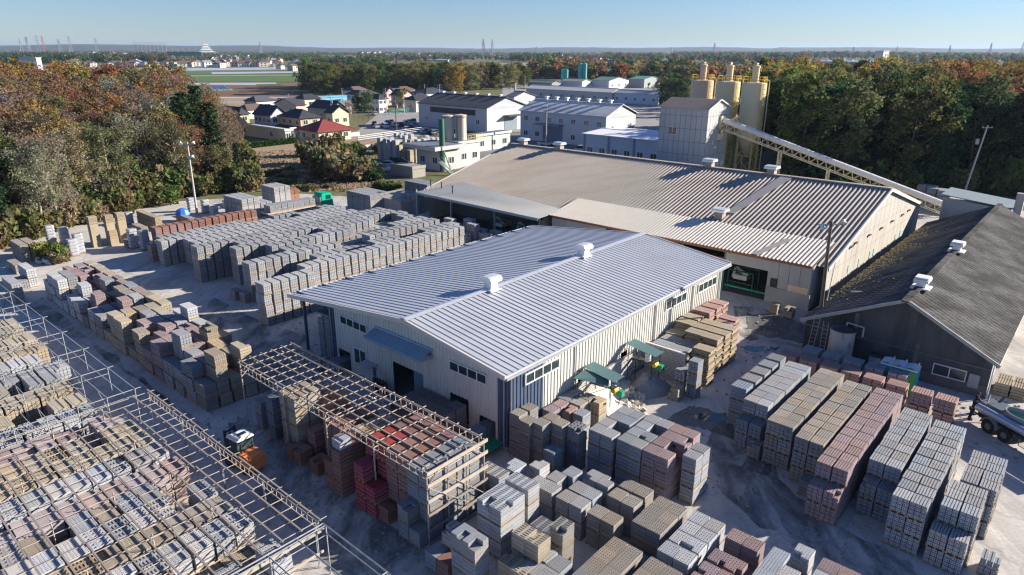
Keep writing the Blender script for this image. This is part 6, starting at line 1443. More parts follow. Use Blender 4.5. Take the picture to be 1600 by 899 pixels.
# ================================================================== MIDDLE DISTANCE BUILDINGS
def solve(c, px, axis):
    lo, hi = 0.0, 150.0
    for _ in range(50):
        m = (lo + hi) / 2; q = XY(c[0] + (m if axis == 'u' else 0), c[1] + (m if axis == 'v' else 0)); xx = P(*q, 0)[0]
        if (axis == 'u' and xx < px) or (axis == 'v' and xx > px): lo = m
        else: hi = m
    return lo
WM = {}
def wm(c): return mat('wall_%d_%d_%d' % tuple(int(q * 100) for q in c), c, .8, .07, .8)
def rm_(c): return mat('roof_%d_%d_%d' % tuple(int(q * 100) for q in c), c, .7, .12, .8)
def bld(name, lab, cat, x0, y0, x1, x2, h, rh, typ, wc, rc_, ridge='u', lu=None, lv=None, win=(3, 3), st=1, ov=.5, extra=None, group=None):
    c = UV(x0, y0); LU = lu or solve(c, x1, 'u'); LV = lv or solve(c, x2, 'v')
    t = thing_uv(name, lab, cat, c[0], c[1], 0, 0, group); wmt, rmt = wm(wc), rm_(rc_)
    part(t, 'wall', wmt, lambda mb: mb.box(0, 0, 0, LU, LV, h))
    o_ = ov; e = h - .02
    if typ == 'flat':
        part(t, 'roof', rmt, lambda mb: mb.box(-o_, -o_, e, LU + o_, LV + o_, e + .35)); part(t, 'parapet', wmt, lambda mb: (mb.box(-o_ - .1, -o_ - .1, e - .1, -o_, LV + o_, e + .5), mb.box(-o_, -o_ - .1, e - .1, LU + o_, -o_, e + .5)))
    elif typ == 'hip':
        k = min(LU, LV) / 2
        A = [(-o_, -o_, e), (LU + o_, -o_, e), (LU + o_, LV + o_, e), (-o_, LV + o_, e)]
        if LU >= LV: r1, r2 = (k, LV / 2, e + rh), (LU - k, LV / 2, e + rh); F_ = [[A[0], A[1], r2, r1], [A[2], A[3], r1, r2], [A[3], A[0], r1], [A[1], A[2], r2]]
        else: r1, r2 = (LU / 2, k, e + rh), (LU / 2, LV - k, e + rh); F_ = [[A[0], A[1], r1], [A[2], A[3], r2], [A[3], A[0], r1, r2], [A[1], A[2], r2, r1]]
        part(t, 'roof', rmt, lambda mb: ([mb.poly(f) for f in F_], mb.poly([(q[0], q[1], e - .12) for q in A[::-1]]), [mb.quad(A[i], A[(i + 1) % 4], (*A[(i + 1) % 4][:2], e - .12), (*A[i][:2], e - .12)) for i in range(4)]))
        part(t, 'roof_ridge', rmt, lambda mb: ([mb.bar(r1, a, .25, .12) for a in ((A[0], A[3]) if LU >= LV else (A[0], A[1]))], [mb.bar(r2, a, .25, .12) for a in ((A[1], A[2]) if LU >= LV else (A[2], A[3]))], mb.bar(r1, r2, .3, .15) if (Vector(r1) - Vector(r2)).length > .3 else None))
    else:
        if ridge == 'u': Q = [((-o_, -o_, e - .15), (LU + o_, -o_, e - .15), (LU + o_, LV / 2, e + rh), (-o_, LV / 2, e + rh)), ((-o_, LV + o_, e - .15), (LU + o_, LV + o_, e - .15), (LU + o_, LV / 2, e + rh), (-o_, LV / 2, e + rh))]; gb = [[(.001, 0, e - .3), (.001, LV, e - .3), (.001, LV / 2, e + rh - .1)], [(LU - .001, 0, e - .3), (LU - .001, LV, e - .3), (LU - .001, LV / 2, e + rh - .1)]]
        else: Q = [((-o_, -o_, e - .15), (-o_, LV + o_, e - .15), (LU / 2, LV + o_, e + rh), (LU / 2, -o_, e + rh)), ((LU + o_, -o_, e - .15), (LU + o_, LV + o_, e - .15), (LU / 2, LV + o_, e + rh), (LU / 2, -o_, e + rh))]; gb = [[(0, .001, e - .3), (LU, .001, e - .3), (LU / 2, .001, e + rh - .1)], [(0, LV - .001, e - .3), (LU, LV - .001, e - .3), (LU / 2, LV - .001, e + rh - .1)]]
        def rf_(mb):
            for q in Q:
                mb.quad(*q); mb.quad(*[(a[0], a[1], a[2] + .16) for a in q])
                for i in range(4): a, b = q[i], q[(i + 1) % 4]; mb.quad(a, b, (*b[:2], b[2] + .16), (*a[:2], a[2] + .16))
        part(t, 'roof', rmt, rf_); [part(t, 'gable', wmt, lambda mb: mb.poly(g)) for g in gb]
        part(t, 'ridge_cap', rmt, lambda mb: mb.bar(*(((-o_, LV / 2, e + rh + .2), (LU + o_, LV / 2, e + rh + .2)) if ridge == 'u' else ((LU / 2, -o_, e + rh + .2), (LU / 2, LV + o_, e + rh + .2))), .5, .12))
    for s in range(st):
        z0 = h / st * s + h / st * .32; z1 = z0 + min(1.3, h / st * .42)
        for k in range(win[0]):
            a = LV * (k + .5) / win[0]; window(t, 'v', 0, max(.2, a - .75), min(LV - .2, a + .75), z0, z1, 2, -1, fw=.09)
        for k in range(win[1]):
            a = LU * (k + .5) / win[1]; window(t, 'u', 0, max(.2, a - .75), min(LU - .2, a + .75), z0, z1, 2, -1, fw=.09)
    if extra: extra(t, LU, LV)
    return t
DK = (.045, .05, .06); CRM = (.56, .50, .38); WHT = (.62, .63, .62)
bld('house', 'single storey cream house with red hipped roof', 'house', 499, 223, 549, 468, 3.0, 2.6, 'hip', (.56, .50, .40), (.22, .05, .045), win=(2, 3), ov=.9, extra=lambda t, a, b: part(t, 'door', mat('dark_door', (.1, .08, .07), .6), lambda mb: mb.box(a * .62, -.06, 0, a * .62 + 1.0, 0, 2.1)))
bld('house', 'two storey beige house with dark hipped roof behind the red roof', 'house', 472, 216, 502, 441, 5.8, 2.0, 'hip', (.50, .41, .28), DK, win=(3, 2), st=2, ov=.8, extra=lambda t, a, b: part(t, 'lower_roof', rm_(DK), lambda mb: mb.poly([(-3, -.6, 2.6), (-.05, -.6, 3.3), (-.05, b + .6, 3.3), (-3, b + .6, 2.6)])))
bld('house', 'white two storey house with dark gabled roof at the left of the houses', 'house', 426, 212, 451, 400, 5.8, 2.6, 'gable', (.56, .57, .60), (.05, .055, .09), ridge='v', win=(4, 2), st=2)
bld('store_house', 'long low cream building with pale blue flat roof behind the green hedge', 'building', 447, 222, 456, 330, 3.1, 0, 'flat', (.62, .58, .48), (.45, .50, .58), win=(3, 1), ov=.2)
bld('greenhouse', 'small rounded white greenhouse beside the cream building', 'greenhouse', 462, 219, 467, 452, 2.2, 1.0, 'gable', (.5, .5, .5), (.55, .56, .56), win=(1, 1))
bld('house', 'dark roofed house behind with small pinkish gable wing', 'house', 464, 181, 478, 430, 4.0, 2.2, 'gable', (.55, .45, .38), (.07, .07, .09), win=(2, 1), st=1)
bld('house', 'wide dark tiled roof house left of the round trees', 'house', 520, 189, 541, 487, 4.2, 2.4, 'gable', (.45, .40, .32), DK, ridge='v', win=(3, 2))
bld('house', 'beige gabled house in front of the dark tiled roof', 'house', 521, 199, 546, 510, 4.6, 2.2, 'gable', CRM, DK, ridge='v', win=(1, 2))
bld('house', 'small grey roofed house right of the dark tiled roof', 'house', 534, 180, 550, 528, 3.6, 1.6, 'gable', (.52, .50, .47), (.16, .14, .13), win=(1, 1))
bld('site_building', 'roofless building wrapped in light blue sheets before the wood', 'building site', 496, 166, 546, 484, 3.6, 0, 'flat', (.14, .42, .62), (.42, .34, .27), win=(0, 0), ov=.1)
bld('house', 'white two storey house with dark hipped roof beside the parking lot', 'house', 593, 177, 606, 574, 5.6, 1.8, 'hip', WHT, DK, win=(3, 2), st=2)
bld('house', 'pale two storey house with dark roof behind the round trees', 'house', 562, 166, 576, 543, 5.0, 1.8, 'hip', (.52, .52, .50), DK, win=(3, 2), st=2)
bld('house', 'narrow pink gabled house behind the white two storey house', 'house', 605, 165, 616, 601, 6.0, 2.0, 'gable', (.60, .40, .38), DK, ridge='v', win=(1, 1), st=2)
bld('house', 'dark roofed house with salmon gable right of the pink house', 'house', 630, 168, 646, 612, 5.2, 2.2, 'gable', (.56, .42, .38), DK, ridge='v', win=(2, 1), st=2)
bld('hall', 'broad white hall with dark blue hipped roof before the autumn wood', 'hall', 666, 162, 705, 641, 4.6, 2.2, 'hip', (.58, .60, .62), (.05, .06, .085), win=(3, 3))
bld('house', 'yellowish house with dark roof half hidden by the left wood', 'house', 378, 207, 392, 345, 5.5, 2.0, 'hip', (.55, .45, .25), DK, win=(2, 1), st=2)
def vents_row(t, pts, z):
    for a, b in pts: part(t, 'roof_vent', M_white, lambda mb: (mb.box(a - .35, b - .35, z, a + .35, b + .35, z + .7), mb.box(a - .55, b - .6, z + .7, a + .55, b + .6, z + 1.0)))
def g1x(t, a, b):
    vents_row(t, [(a / 2, b * k / 6) for k in (.5, 1.5, 2.5, 3.5, 4.5, 5.5)], 10.2)
    part(t, 'clerestory', mat('dark_green_glazing', (.03, .045, .05), .5, .2, .6), lambda mb: mb.box(-.08, 5, 5.0, -.02, b - 6, 6.7)); part(t, 'loading_door', mat('blue_grey_door', (.18, .23, .28), .6), lambda mb: mb.box(a * .45, -.1, 0, a * .45 + 6, -.02, 4.5)); part(t, 'canopy', rm_(DK), lambda mb: mb.box(a * .42, -2.5, 4.6, a * .45 + 7, 0, 4.9))
bld('warehouse', 'large grey warehouse with dark roof and long window strip behind the twin silos', 'warehouse', 761, 208, 820, 655, 7.6, 2.8, 'gable', (.47, .50, .54), (.085, .085, .09), ridge='v', win=(4, 0), st=1, extra=g1x)
def g2x(t, a, b):
    vents_row(t, [(a / 2, b * k / 8) for k in range(1, 8)], 11.0)
    part(t, 'shutter', mat('grey_shutter', (.15, .19, .25), .6), lambda mb: mb.box(-.1, b * .48, 0, -.02, b * .48 + 7, 4.6)); part(t, 'canopy', rm_((.2, .24, .28)), lambda mb: mb.box(-2.2, b * .47, 4.8, 0, b * .48 + 9, 5.1))
bld('factory', 'white roofed factory with paired upper windows and grey shutter', 'factory', 945, 232, 991, 813, 8.3, 2.6, 'gable', (.50, .52, .55), (.66, .64, .60), ridge='v', win=(7, 0), st=2, extra=g2x)
bld('annex_building', 'low annex with brilliant white ribbed roof left of the panelled tower', 'building', 1030, 266, 1045, 912, 6.4, .3, 'gable', (.50, .54, .60), (.74, .76, .80), ridge='v', win=(6, 0), lu=16, extra=lambda t, a, b: [part(t, 'pilaster', wm((.3, .34, .4)), lambda mb: mb.box(-.25, b * k / 3 - .2, 0, -.02, b * k / 3 + .2, 6.3)) for k in range(4)])
def offx(t, a, b):
    part(t, 'roof_slab', wm((.48, .48, .47)), lambda mb: mb.box(-2.6, -1.0, 4.6, a, b + 1.5, 5.4)); part(t, 'roof_surface', rm_((.16, .18, .22)), lambda mb: mb.box(-2.4, -.8, 5.402, a, b + 1.3, 5.45))
    def stairs(mb):
        for k in range(14): mb.box(-2.4, -2.0 - k * .3, 2.4 - k * .18, -1.4, -1.72 - k * .3, 2.48 - k * .18)
        for s in (-2.42, -1.4): mb.bar((s, -1.6, 2.5), (s, -6.1, -.1), .06, .25); mb.bar((s, -1.6, 3.4), (s, -6.1, .8), .05, .05)
    part(t, 'stairs', M_galv, stairs)
bld('office_block', 'grey office block with overhanging flat roof and outside stairs left of the twin silos', 'building', 690, 268, 700, 652, 4.6, 0, 'flat', (.47, .48, .47), (.16, .18, .22), lu=6, win=(2, 1), extra=offx, ov=.1)
bld('plant_room', 'small grey block building with green edged roof below the rusty silos', 'building', 717, 262, 750, 699, 5.2, 0, 'flat', (.52, .52, .50), (.14, .20, .15), win=(1, 2), ov=.15)
bld('store_building', 'low pale flat roofed building right of the rusty silos', 'building', 744, 238, 797, 730, 4.0, 0, 'flat', (.50, .53, .50), (.14, .16, .20), win=(1, 3), ov=.3)
bld('concrete_bunker', 'squat raw concrete box below the office block', 'building', 645, 279, 665, 611, 1.9, 0, 'flat', (.30, .29, .26), (.30, .28, .25), win=(0, 0), ov=.05)
cU = UV(717, 262)
for k, (du, dv, lab) in enumerate([(1.6, 1.6, 'rusty white silo on the plant room, left one'), (3.0, -1.4 + 2.2, 'rusty white silo on the plant room, right one')]):
    px = [701, 720.5][k]; x, y = W(px, 253 - k, 5.3 * 0); u, v = UVof(x, y)
    xx, yy = W(px, 219, 5.5); t = thing('silo', lab, 'silo', xx, yy, 5.3, TH, 'rusty twin silos')
    H = hgt(xx, yy, 182 - k) - 5.3
    part(t, 'shell', mat('rusty_white_silo', (.62, .54, .46), .6, .08, 1, stain=(.45, .20, .045), stain_scale=1.0, stain_amt=1.0, stretch=(1.4, 1.4, .12)), lambda mb: mb.lathe([(1.25, 0), (1.25, H), (1.32, H), (1.32, H + .2), (.01, H + .4)], n=28))
    part(t, 'top_rail', mat('rust_rail', (.4, .2, .08), .8), lambda mb: mb.lathe([(1.36, H - .3), (1.36, H - .2)], n=20)); part(t, 'ladder', M_black, lambda mb: (mb.tube((-1.3, -.3, 0), (-1.3, -.3, H), .03, n=4), mb.tube((-1.3, .0, 0), (-1.3, .0, H), .03, n=4)))
xx, yy = W(692, 268, 0); t = thing('green_column_tank', 'tall narrow green stained tank with cage ladder left of the rusty silos', 'tank', xx, yy, 0, TH); H = hgt(xx, yy, 186)
part(t, 'shell', mat('green_stained', (.04, .15, .10), .6, .4, 1), lambda mb: mb.lathe([(.6, 0), (.6, H), (.01, H + .1)], n=20)); part(t, 'ladder', M_black, lambda mb: (mb.bar((-.9, -.9, 0), (-.9, -.9, H * .5), .1, .1), mb.bar((.2, -2.6, 0), (-.4, -.9, 4.5), .3, .1)))
xx, yy = W(741, 217, 5.5); t = thing('yellow_railing', 'yellow safety railing on the plant room roof right of the silos', 'railing', xx, yy, 5.3, TH)
part(t, 'rail', M_ylrail, lambda mb: [mb.bar((-2, 0, z), (3, 0, z), .08, .08) for z in (.5, 1.1)] + [mb.bar((-2 + k, 0, 0), (-2 + k, 0, 1.1), .08, .08) for k in range(6)])
# ramp and walls
rp = thing_uv('loading_ramp', 'weathered concrete loading ramp at the left of the grey lean-to', 'ramp', 38.6, 57)
part(rp, 'body', mat('ramp_concrete', (.37, .34, .29), .9, .15, .8), lambda mb: (mb.box(0, 0, 0, .4, 8.5, 2.4), mb.box(.4, 0, 0, 7, 8.5, 2.2)))
for px, py, x1, lab in ((470, 222, 562, 'pale low wall along the right side of the red roofed house'), (520, 240, 640, 'white low wall behind the weedy bushes')):
    c = UV(px, py); L = solve(c, x1, 'u'); t = thing_uv('garden_wall', lab, 'wall', *c); part(t, 'wall', wm((.55, .54, .50)), lambda mb: mb.box(0, 0, 0, L, .2, 1.1)); part(t, 'coping', wm((.4, .4, .38)), lambda mb: mb.box(0, -.05, 1.1, L, .25, 1.18))
def fence(lab, pts, h, m, sp=2.5):
    t = thing('fence', lab, 'fence', *W(*pts[0])); o0 = Vector((*W(*pts[0]), 0))
    for a, b in zip(pts, pts[1:]):
        A, B = Vector((*W(*a), 0)) - o0, Vector((*W(*b), 0)) - o0; n = max(1, int((B - A).length / sp))
        for k in range(n + 1): p = A + (B - A) * k / n; part(t, 'post', m, lambda mb: mb.box(p.x - .06, p.y - .06, 0, p.x + .06, p.y + .06, h))
        for z in (h * .35, h * .7, h): part(t, 'rail', m, lambda mb: mb.bar((A.x, A.y, z), (B.x, B.y, z), .05, .1))
fence('long white rail fence between the parking lot and the stacks', [(560, 222), (600, 216), (660, 207), (700, 214)], 1.6, M_white, 5)
fence('green mesh fence at the back of the parking lot', [(608, 180), (640, 176), (660, 174)], 1.5, M_grn, 5)
hd_ = thing('hedge', 'long clipped green hedge before the low cream building', 'hedge', *W(380, 233))
# cars
for k, (x_, y_, cl, nm, kd) in enumerate([(740, 618, (.03, .03, .035), 'black', 'sedan'), (755, 634, (.6, .6, .62), 'white', 'sedan'), (805, 632, (.62, .62, .63), 'white', 'van'), (820, 610, (.05, .15, .5), 'blue', 'sedan'), (845, 606, (.6, .6, .6), 'white', 'sedan'), (868, 624, (.62, .62, .63), 'white', 'van'), (905, 622, (.12, .02, .02), 'dark red', 'sedan'), (935, 614, (.45, .46, .48), 'silver', 'van'), (960, 604, (.6, .6, .6), 'white', 'sedan'), (985, 604, (.6, .6, .6), 'white', 'kei'), (938, 650, (.5, .51, .53), 'silver', 'sedan'), (970, 640, (.04, .04, .05), 'black', 'van'), (1045, 668, (.3, .34, .4), 'grey blue', 'sedan'), (1075, 668, (.03, .03, .03), 'black', 'van'), (1110, 674, (.5, .5, .52), 'silver', 'sedan'), (745, 552, (.62, .62, .6), 'white', 'sedan')]):
    x, y = W(400 + x_ / 4, 40 + y_ / 4 + 2)
    car('%s %s, %s car from the left on the parking lot' % (nm, {'van': 'minivan', 'sedan': 'sedan', 'kei': 'box car'}[kd], ordn(k)), x, y, math.radians(105 + (k * 37 % 11)), cl, kd, 'cars on the parking lot')
x, y = W(595, 268); car('white estate car on the track left of the concrete bunker', x, y, math.radians(-20), (.62, .63, .65), 'van'); x, y = W(609, 262); car('white sedan right behind the white estate car', x, y, math.radians(-20), (.6, .61, .63), 'sedan'); x, y = W(624, 258); car('black minivan beside the office stairs', x, y, math.radians(0), (.03, .03, .035), 'van')
x, y = W(901, 225); car('white box van before the white factory shutter', x, y, math.radians(170), (.66, .67, .68), 'kei'); x, y = W(908, 238); car('white box van half hidden at the annex corner', x, y, math.radians(160), (.62, .63, .64), 'kei'); x, y = W(853, 228); car('white sedan at the foot of the pole before the factory', x, y, math.radians(10), (.6, .6, .6), 'sedan'); x, y = W(438, 158); car('blue car on the field road', x, y, math.radians(20), (.05, .2, .45), 'sedan')
t = thing('traffic_cone', 'orange traffic cone by the white stacks', 'traffic cone', *W(631, 250)); part(t, 'cone', mat('cone_orange', (.8, .12, .03), .5), lambda mb: mb.lathe([(.25, .05), (.05, .9), (.01, .92)], n=12)); part(t, 'base', M_black, lambda mb: mb.box(-.3, -.3, 0, .3, .3, .05))
# far industrial
for k_, (px_, py_) in enumerate([(584, 169), (618, 160), (641, 159), (652, 174), (575, 158), (630, 156), (655, 163), (408, 176), (395, 184), (482, 172), (505, 181), (556, 156)]):
    hx_, hy_ = W(px_, py_); hz_ = thing('small_house', ['grey roofed small house right beside the tall utility pole', 'low house tucked behind the pink house', 'small house with pale wall near the hall', 'small shed like house at the parking lot end', 'house behind the pale two storey house', 'small dark roofed house behind the salmon gable', 'small house left of the broad white hall', 'low dark house in front of the tan field', 'low house half hidden by the left wood end', 'small house between the two tiled roofs', 'small outbuilding left of the tiled roof house', 'small house right of the blue site sheets'][k_], 'house', hx_, hy_, 0, TH + .1 * (k_ % 3))
    wc_ = [(.56, .52, .45), (.50, .50, .50), (.58, .56, .52)][k_ % 3]; w_, d_, h_ = 8 + k_ % 3, 7 + k_ % 2, 3.2 + 1.6 * (k_ % 2)
    part(hz_, 'wall', wm(wc_), lambda mb: mb.box(-w_ / 2, -d_ / 2, 0, w_ / 2, d_ / 2, h_))
    part(hz_, 'roof', rm_([DK, (.09, .09, .11), (.13, .09, .08)][k_ % 3]), lambda mb: [mb.poly(f) for f in ([(-w_ / 2 - .6, -d_ / 2 - .6, h_ - .02), (w_ / 2 + .6, -d_ / 2 - .6, h_ - .02), (w_ / 2 - 2, 0, h_ + 1.9), (-w_ / 2 + 2, 0, h_ + 1.9)], [(w_ / 2 + .6, d_ / 2 + .6, h_ - .02), (-w_ / 2 - .6, d_ / 2 + .6, h_ - .02), (-w_ / 2 + 2, 0, h_ + 1.9), (w_ / 2 - 2, 0, h_ + 1.9)], [(-w_ / 2 - .6, d_ / 2 + .6, h_ - .02), (-w_ / 2 - .6, -d_ / 2 - .6, h_ - .02), (-w_ / 2 + 2, 0, h_ + 1.9)], [(w_ / 2 + .6, -d_ / 2 - .6, h_ - .02), (w_ / 2 + .6, d_ / 2 + .6, h_ - .02), (w_ / 2 - 2, 0, h_ + 1.9)])])
    window(hz_, 'v', -w_ / 2, -1.5, 1.5, h_ * .4, h_ * .75, 2, -1); window(hz_, 'u', -d_ / 2, -2, 2, h_ * .4, h_ * .75, 3, -1)
GR = (.13, .20, .17)
for a in [('warehouse', 'long pale roofed shed row behind the white factory', 956, 161, 975, 822, 5.0, 1.5, 'gable', (.46, .46, .44), (.60, .58, .54), 'v', (8, 0)), ('warehouse', 'white low warehouse right of the long pale shed row', 1028, 165, 1040, 957, 5.0, 1.2, 'gable', (.50, .55, .62), (.50, .50, .50), 'v', (5, 0)),
          ('warehouse', 'small white warehouse with greenish roof below the green silos', 909, 140, 923, 878, 5.0, 1.4, 'gable', (.52, .55, .56), (.34, .36, .28), 'v', (0, 0)), ('warehouse', 'dark green roofed warehouse with white end wall', 951, 140, 982, 924, 5.5, 2, 'gable', (.55, .56, .57), GR, 'v', (0, 3)),
          ('warehouse', 'grey warehouse with teal roof edge right of the white end wall', 1006, 138, 1031, 983, 6, 1.5, 'gable', (.34, .38, .38), (.12, .27, .24), 'v', (0, 2)), ('warehouse', 'white block warehouse beside the rightmost green silo', 1026, 118, 1037, 1010, 9, 1, 'gable', (.60, .58, .52), (.5, .5, .5), 'v', (2, 1)),
          ('warehouse', 'dark grey blocky plant far behind the green silos', 965, 110, 972, 943, 12, 1, 'flat', (.22, .26, .33), (.2, .22, .26), 'v', (3, 1)), ('warehouse', 'low shed with many roof vents left of the green silos', 862, 140, 877, 825, 4.0, 1.2, 'gable', (.26, .30, .32), (.15, .19, .16), 'v', (0, 0)),
          ('warehouse', 'long pale blue shed roof behind the green silos', 1000, 124, 1012, 918, 6, 2, 'gable', (.42, .48, .5), (.36, .44, .46), 'v', (0, 0)), ('warehouse', 'long white factory far right behind the autumn wood', 1366, 109, 1372, 1262, 10, 1, 'gable', (.66, .68, .70), (.45, .50, .58), 'v', (0, 0)),
          ('office_tower', 'grey stepped block at the end of the far white factory', 1376, 108, 1385, 1364, 24, 0, 'flat', (.36, .40, .46), (.3, .33, .38), 'v', (2, 2)), ('school_building', 'pale blocky building rising behind the left wood', 60, 110, 68, 33, 14, 0, 'flat', (.52, .54, .56), (.30, .33, .36), 'v', (5, 1)),
          ('warehouse', 'long whitish greenhouse roof beside the left fields', 700, 97, 706, 655, 4, 1, 'gable', (.58, .6, .62), (.6, .62, .64), 'v', (0, 0)), ('warehouse', 'dark grey warehouse roof at the far centre left of the white factory', 803, 170, 836, 790, 5, 2, 'gable', (.4, .42, .44), (.12, .13, .15), 'v', (0, 2))]:
    bld(a[0], a[1], 'building', a[2], a[3], a[4], a[5], a[6], a[7], a[8], a[9], a[10], ridge=a[11], win=a[12])
for k, (xa, xb, yt, yb) in enumerate([(876.5, 887, 107.5, 131), (903, 916, 97.5, 127), (992.5, 1004, 96.5, 121)]):
    x, y = W((xa + xb) / 2, yb + 3); d = math.hypot(x, y); w = (xb - xa) * math.hypot(d, 25) / F; h = hgt(x, y, yt)
    t = thing('silo', ['short teal silo pair farthest left beyond the white factory', 'tall teal silo cluster beyond the white factory', 'bright green silo cluster right of the teal ones'][k], 'silo', x, y, 0, 0, 'green silos at the distant plant'); m = mat('teal_silo', (.10, .45, .40), .5, .1) if k < 2 else mat('green_silo', (.04, .42, .26), .5, .1)
    for s in (-1, 1): part(t, 'cylinder', m, lambda mb: mb.lathe([(w * .26, 0), (w * .26, h * .93), (w * .1, h * .97), (.01, h * .97)], cx=s * w * .25, cy=0, n=16))
    part(t, 'top_frame', m, lambda mb: [mb.bar((-w / 2 + q * w / 4, -.3, h * .93), (-w / 2 + q * w / 4, -.3, h), .3, .3) for q in range(5)] + [mb.bar((-w / 2, -.3, h), (w / 2, -.3, h), .3, .3)])
x, y = W(804.5, 160); t = thing('chimney', 'slim grey steel chimney beside the grey warehouse', 'chimney', x, y); part(t, 'stack', M_galv, lambda mb: mb.tube((0, 0, 0), (0, 0, hgt(x, y, 130)), .55, n=14)); part(t, 'cap', M_black, lambda mb: mb.tube((0, 0, hgt(x, y, 130)), (0, 0, hgt(x, y, 129)), .6, n=14))
# ================================================================== VEGETATION
def leafmat(name, rough=.7, tr=.36):
    m = bpy.data.materials.new(name); m.use_nodes = True; nt = m.node_tree; N = nt.nodes; L = nt.links
    b = N['Principled BSDF']; b.inputs['Roughness'].default_value = rough; b.inputs['Specular IOR Level'].default_value = .04
    oi = N.new('ShaderNodeObjectInfo'); at = N.new('ShaderNodeAttribute'); at.attribute_name = 'tint'
    mu = N.new('ShaderNodeVectorMath'); mu.operation = 'MULTIPLY'; L.new(oi.outputs['Color'], mu.inputs[0]); L.new(at.outputs['Color'], mu.inputs[1])
    L.new(mu.outputs[0], b.inputs['Base Color'])
    if tr:
        t = N.new('ShaderNodeBsdfTranslucent'); L.new(mu.outputs[0], t.inputs['Color']); mx = N.new('ShaderNodeMixShader'); mx.inputs[0].default_value = tr
        L.new(b.outputs[0], mx.inputs[1]); L.new(t.outputs[0], mx.inputs[2]); L.new(mx.outputs[0], N['Material Output'].inputs['Surface'])
    return m
M_leaf = leafmat('foliage'); M_bark = mat('bark', (.13, .10, .08), .9, .25, 2); M_palebark = mat('pale_bark', (.36, .31, .26), .9, .2, 2)
def leaves(centers, radii, per, size, seed, name, flat=.8, hue=.15, tints=None):
    rg = np.random.default_rng(seed); C_ = np.repeat(np.array(centers), per, 0); Rr = np.repeat(np.array(radii), per, 0)[:, None]
    n = len(C_); d = rg.normal(size=(n, 3)); d /= np.linalg.norm(d, axis=1)[:, None]; d[:, 2] *= flat
    p = C_ + d * Rr * (rg.random((n, 1)) ** .45)
    a = rg.normal(size=(n, 3)); a[:, 2] *= .6; a /= np.linalg.norm(a, axis=1)[:, None]
    b = np.cross(a, rg.normal(size=(n, 3))); b /= np.linalg.norm(b, axis=1)[:, None]
    s = size * rg.uniform(.55, 1.35, (n, 1)); a = a * s; b = b * s * rg.uniform(.5, .9, (n, 1))
    V = np.stack([p - a - b, p + a - b * .6, p + a + b, p - a * .7 + b], 1).reshape(-1, 3)
    me = bpy.data.meshes.new(name); me.vertices.add(4 * n); me.vertices.foreach_set('co', V.ravel().astype(np.float32))
    me.loops.add(4 * n); me.loops.foreach_set('vertex_index', np.arange(4 * n, dtype=np.int32)); me.polygons.add(n)
    me.polygons.foreach_set('loop_start', np.arange(0, 4 * n, 4, dtype=np.int32)); me.polygons.foreach_set('loop_total', np.full(n, 4, dtype=np.int32))
    k = len(centers); base = rg.uniform(.72, 1.3, k)[:, None] * (1 + rg.uniform(-hue, hue, (k, 3)))
    if tints is not None: base = base * np.array(tints)
    cl = np.repeat(base, per, 0) * rg.uniform(.75, 1.25, (n, 1)); cl = np.concatenate([np.clip(cl, 0, 3), np.ones((n, 1))], 1)
    at = me.color_attributes.new('tint', 'FLOAT_COLOR', 'CORNER'); at.data.foreach_set('color', np.repeat(cl, 4, 0).astype(np.float32).ravel())
    me.materials.append(M_leaf); me.update(); me.validate(); return me
def limbs(seed, H, crown0, spread, nl, pale, fine=0, r0=.22):
    rr = random.Random(seed); mb = MB(); tips = []
    p = Vector((0, 0, -.1)); seg = 5; lean = Vector((rr.uniform(-.06, .06), rr.uniform(-.06, .06), 0)); pts = [p.copy()]
    for i in range(seg):
        p = p + Vector((0, 0, H * .82 / seg)) + lean * (H / seg) + Vector((rr.uniform(-.12, .12), rr.uniform(-.12, .12), 0)); pts.append(p.copy())
    for i in range(seg): mb.tube(pts[i], pts[i + 1], r0 * (1 - i / seg * .8), r0 * (1 - (i + 1) / seg * .8), n=6, caps=False)
    def along(t): f = t * seg; i = min(seg - 1, int(f)); return pts[i].lerp(pts[i + 1], f - i)
    for k in range(nl):
        t = crown0 + (1 - crown0) * (k + .5) / nl; a = along(t); az = k * 2.4 + rr.uniform(-.4, .4); L = spread * (1.05 - .55 * abs(t - .55)) * rr.uniform(.7, 1.1)
        e = a + Vector((math.cos(az) * L, math.sin(az) * L, L * rr.uniform(.35, .9))); m_ = a.lerp(e, .5) + Vector((0, 0, -.1 * L))
        r = r0 * .42 * (1 - t * .5); mb.tube(a, m_, r, r * .7, n=5, caps=False); mb.tube(m_, e, r * .7, r * .25, n=4, caps=False); tips.append(e)
        for q in range(3 + fine):
            s = m_.lerp(e, rr.random()); f = s + Vector((rr.uniform(-1, 1), rr.uniform(-1, 1), rr.uniform(.2, 1.2))) * L * .42
            mb.tube(s, f, r * .35, r * .12, n=3, caps=False); tips.append(f)
            for w in range(fine):
                s2 = s.lerp(f, rr.uniform(.3, 1)); g = s2 + Vector((rr.uniform(-1, 1), rr.uniform(-1, 1), rr.uniform(0, 1))) * L * .25
                mb.tube(s2, g, r * .16, r * .07, n=3, caps=False)
                if w % 2 == 0: tips.append(g)
    tips.append(pts[-1]); return mb.mesh('trunk', [M_palebark if pale else M_bark]), [tuple(t) for t in tips]
PROTO = {}
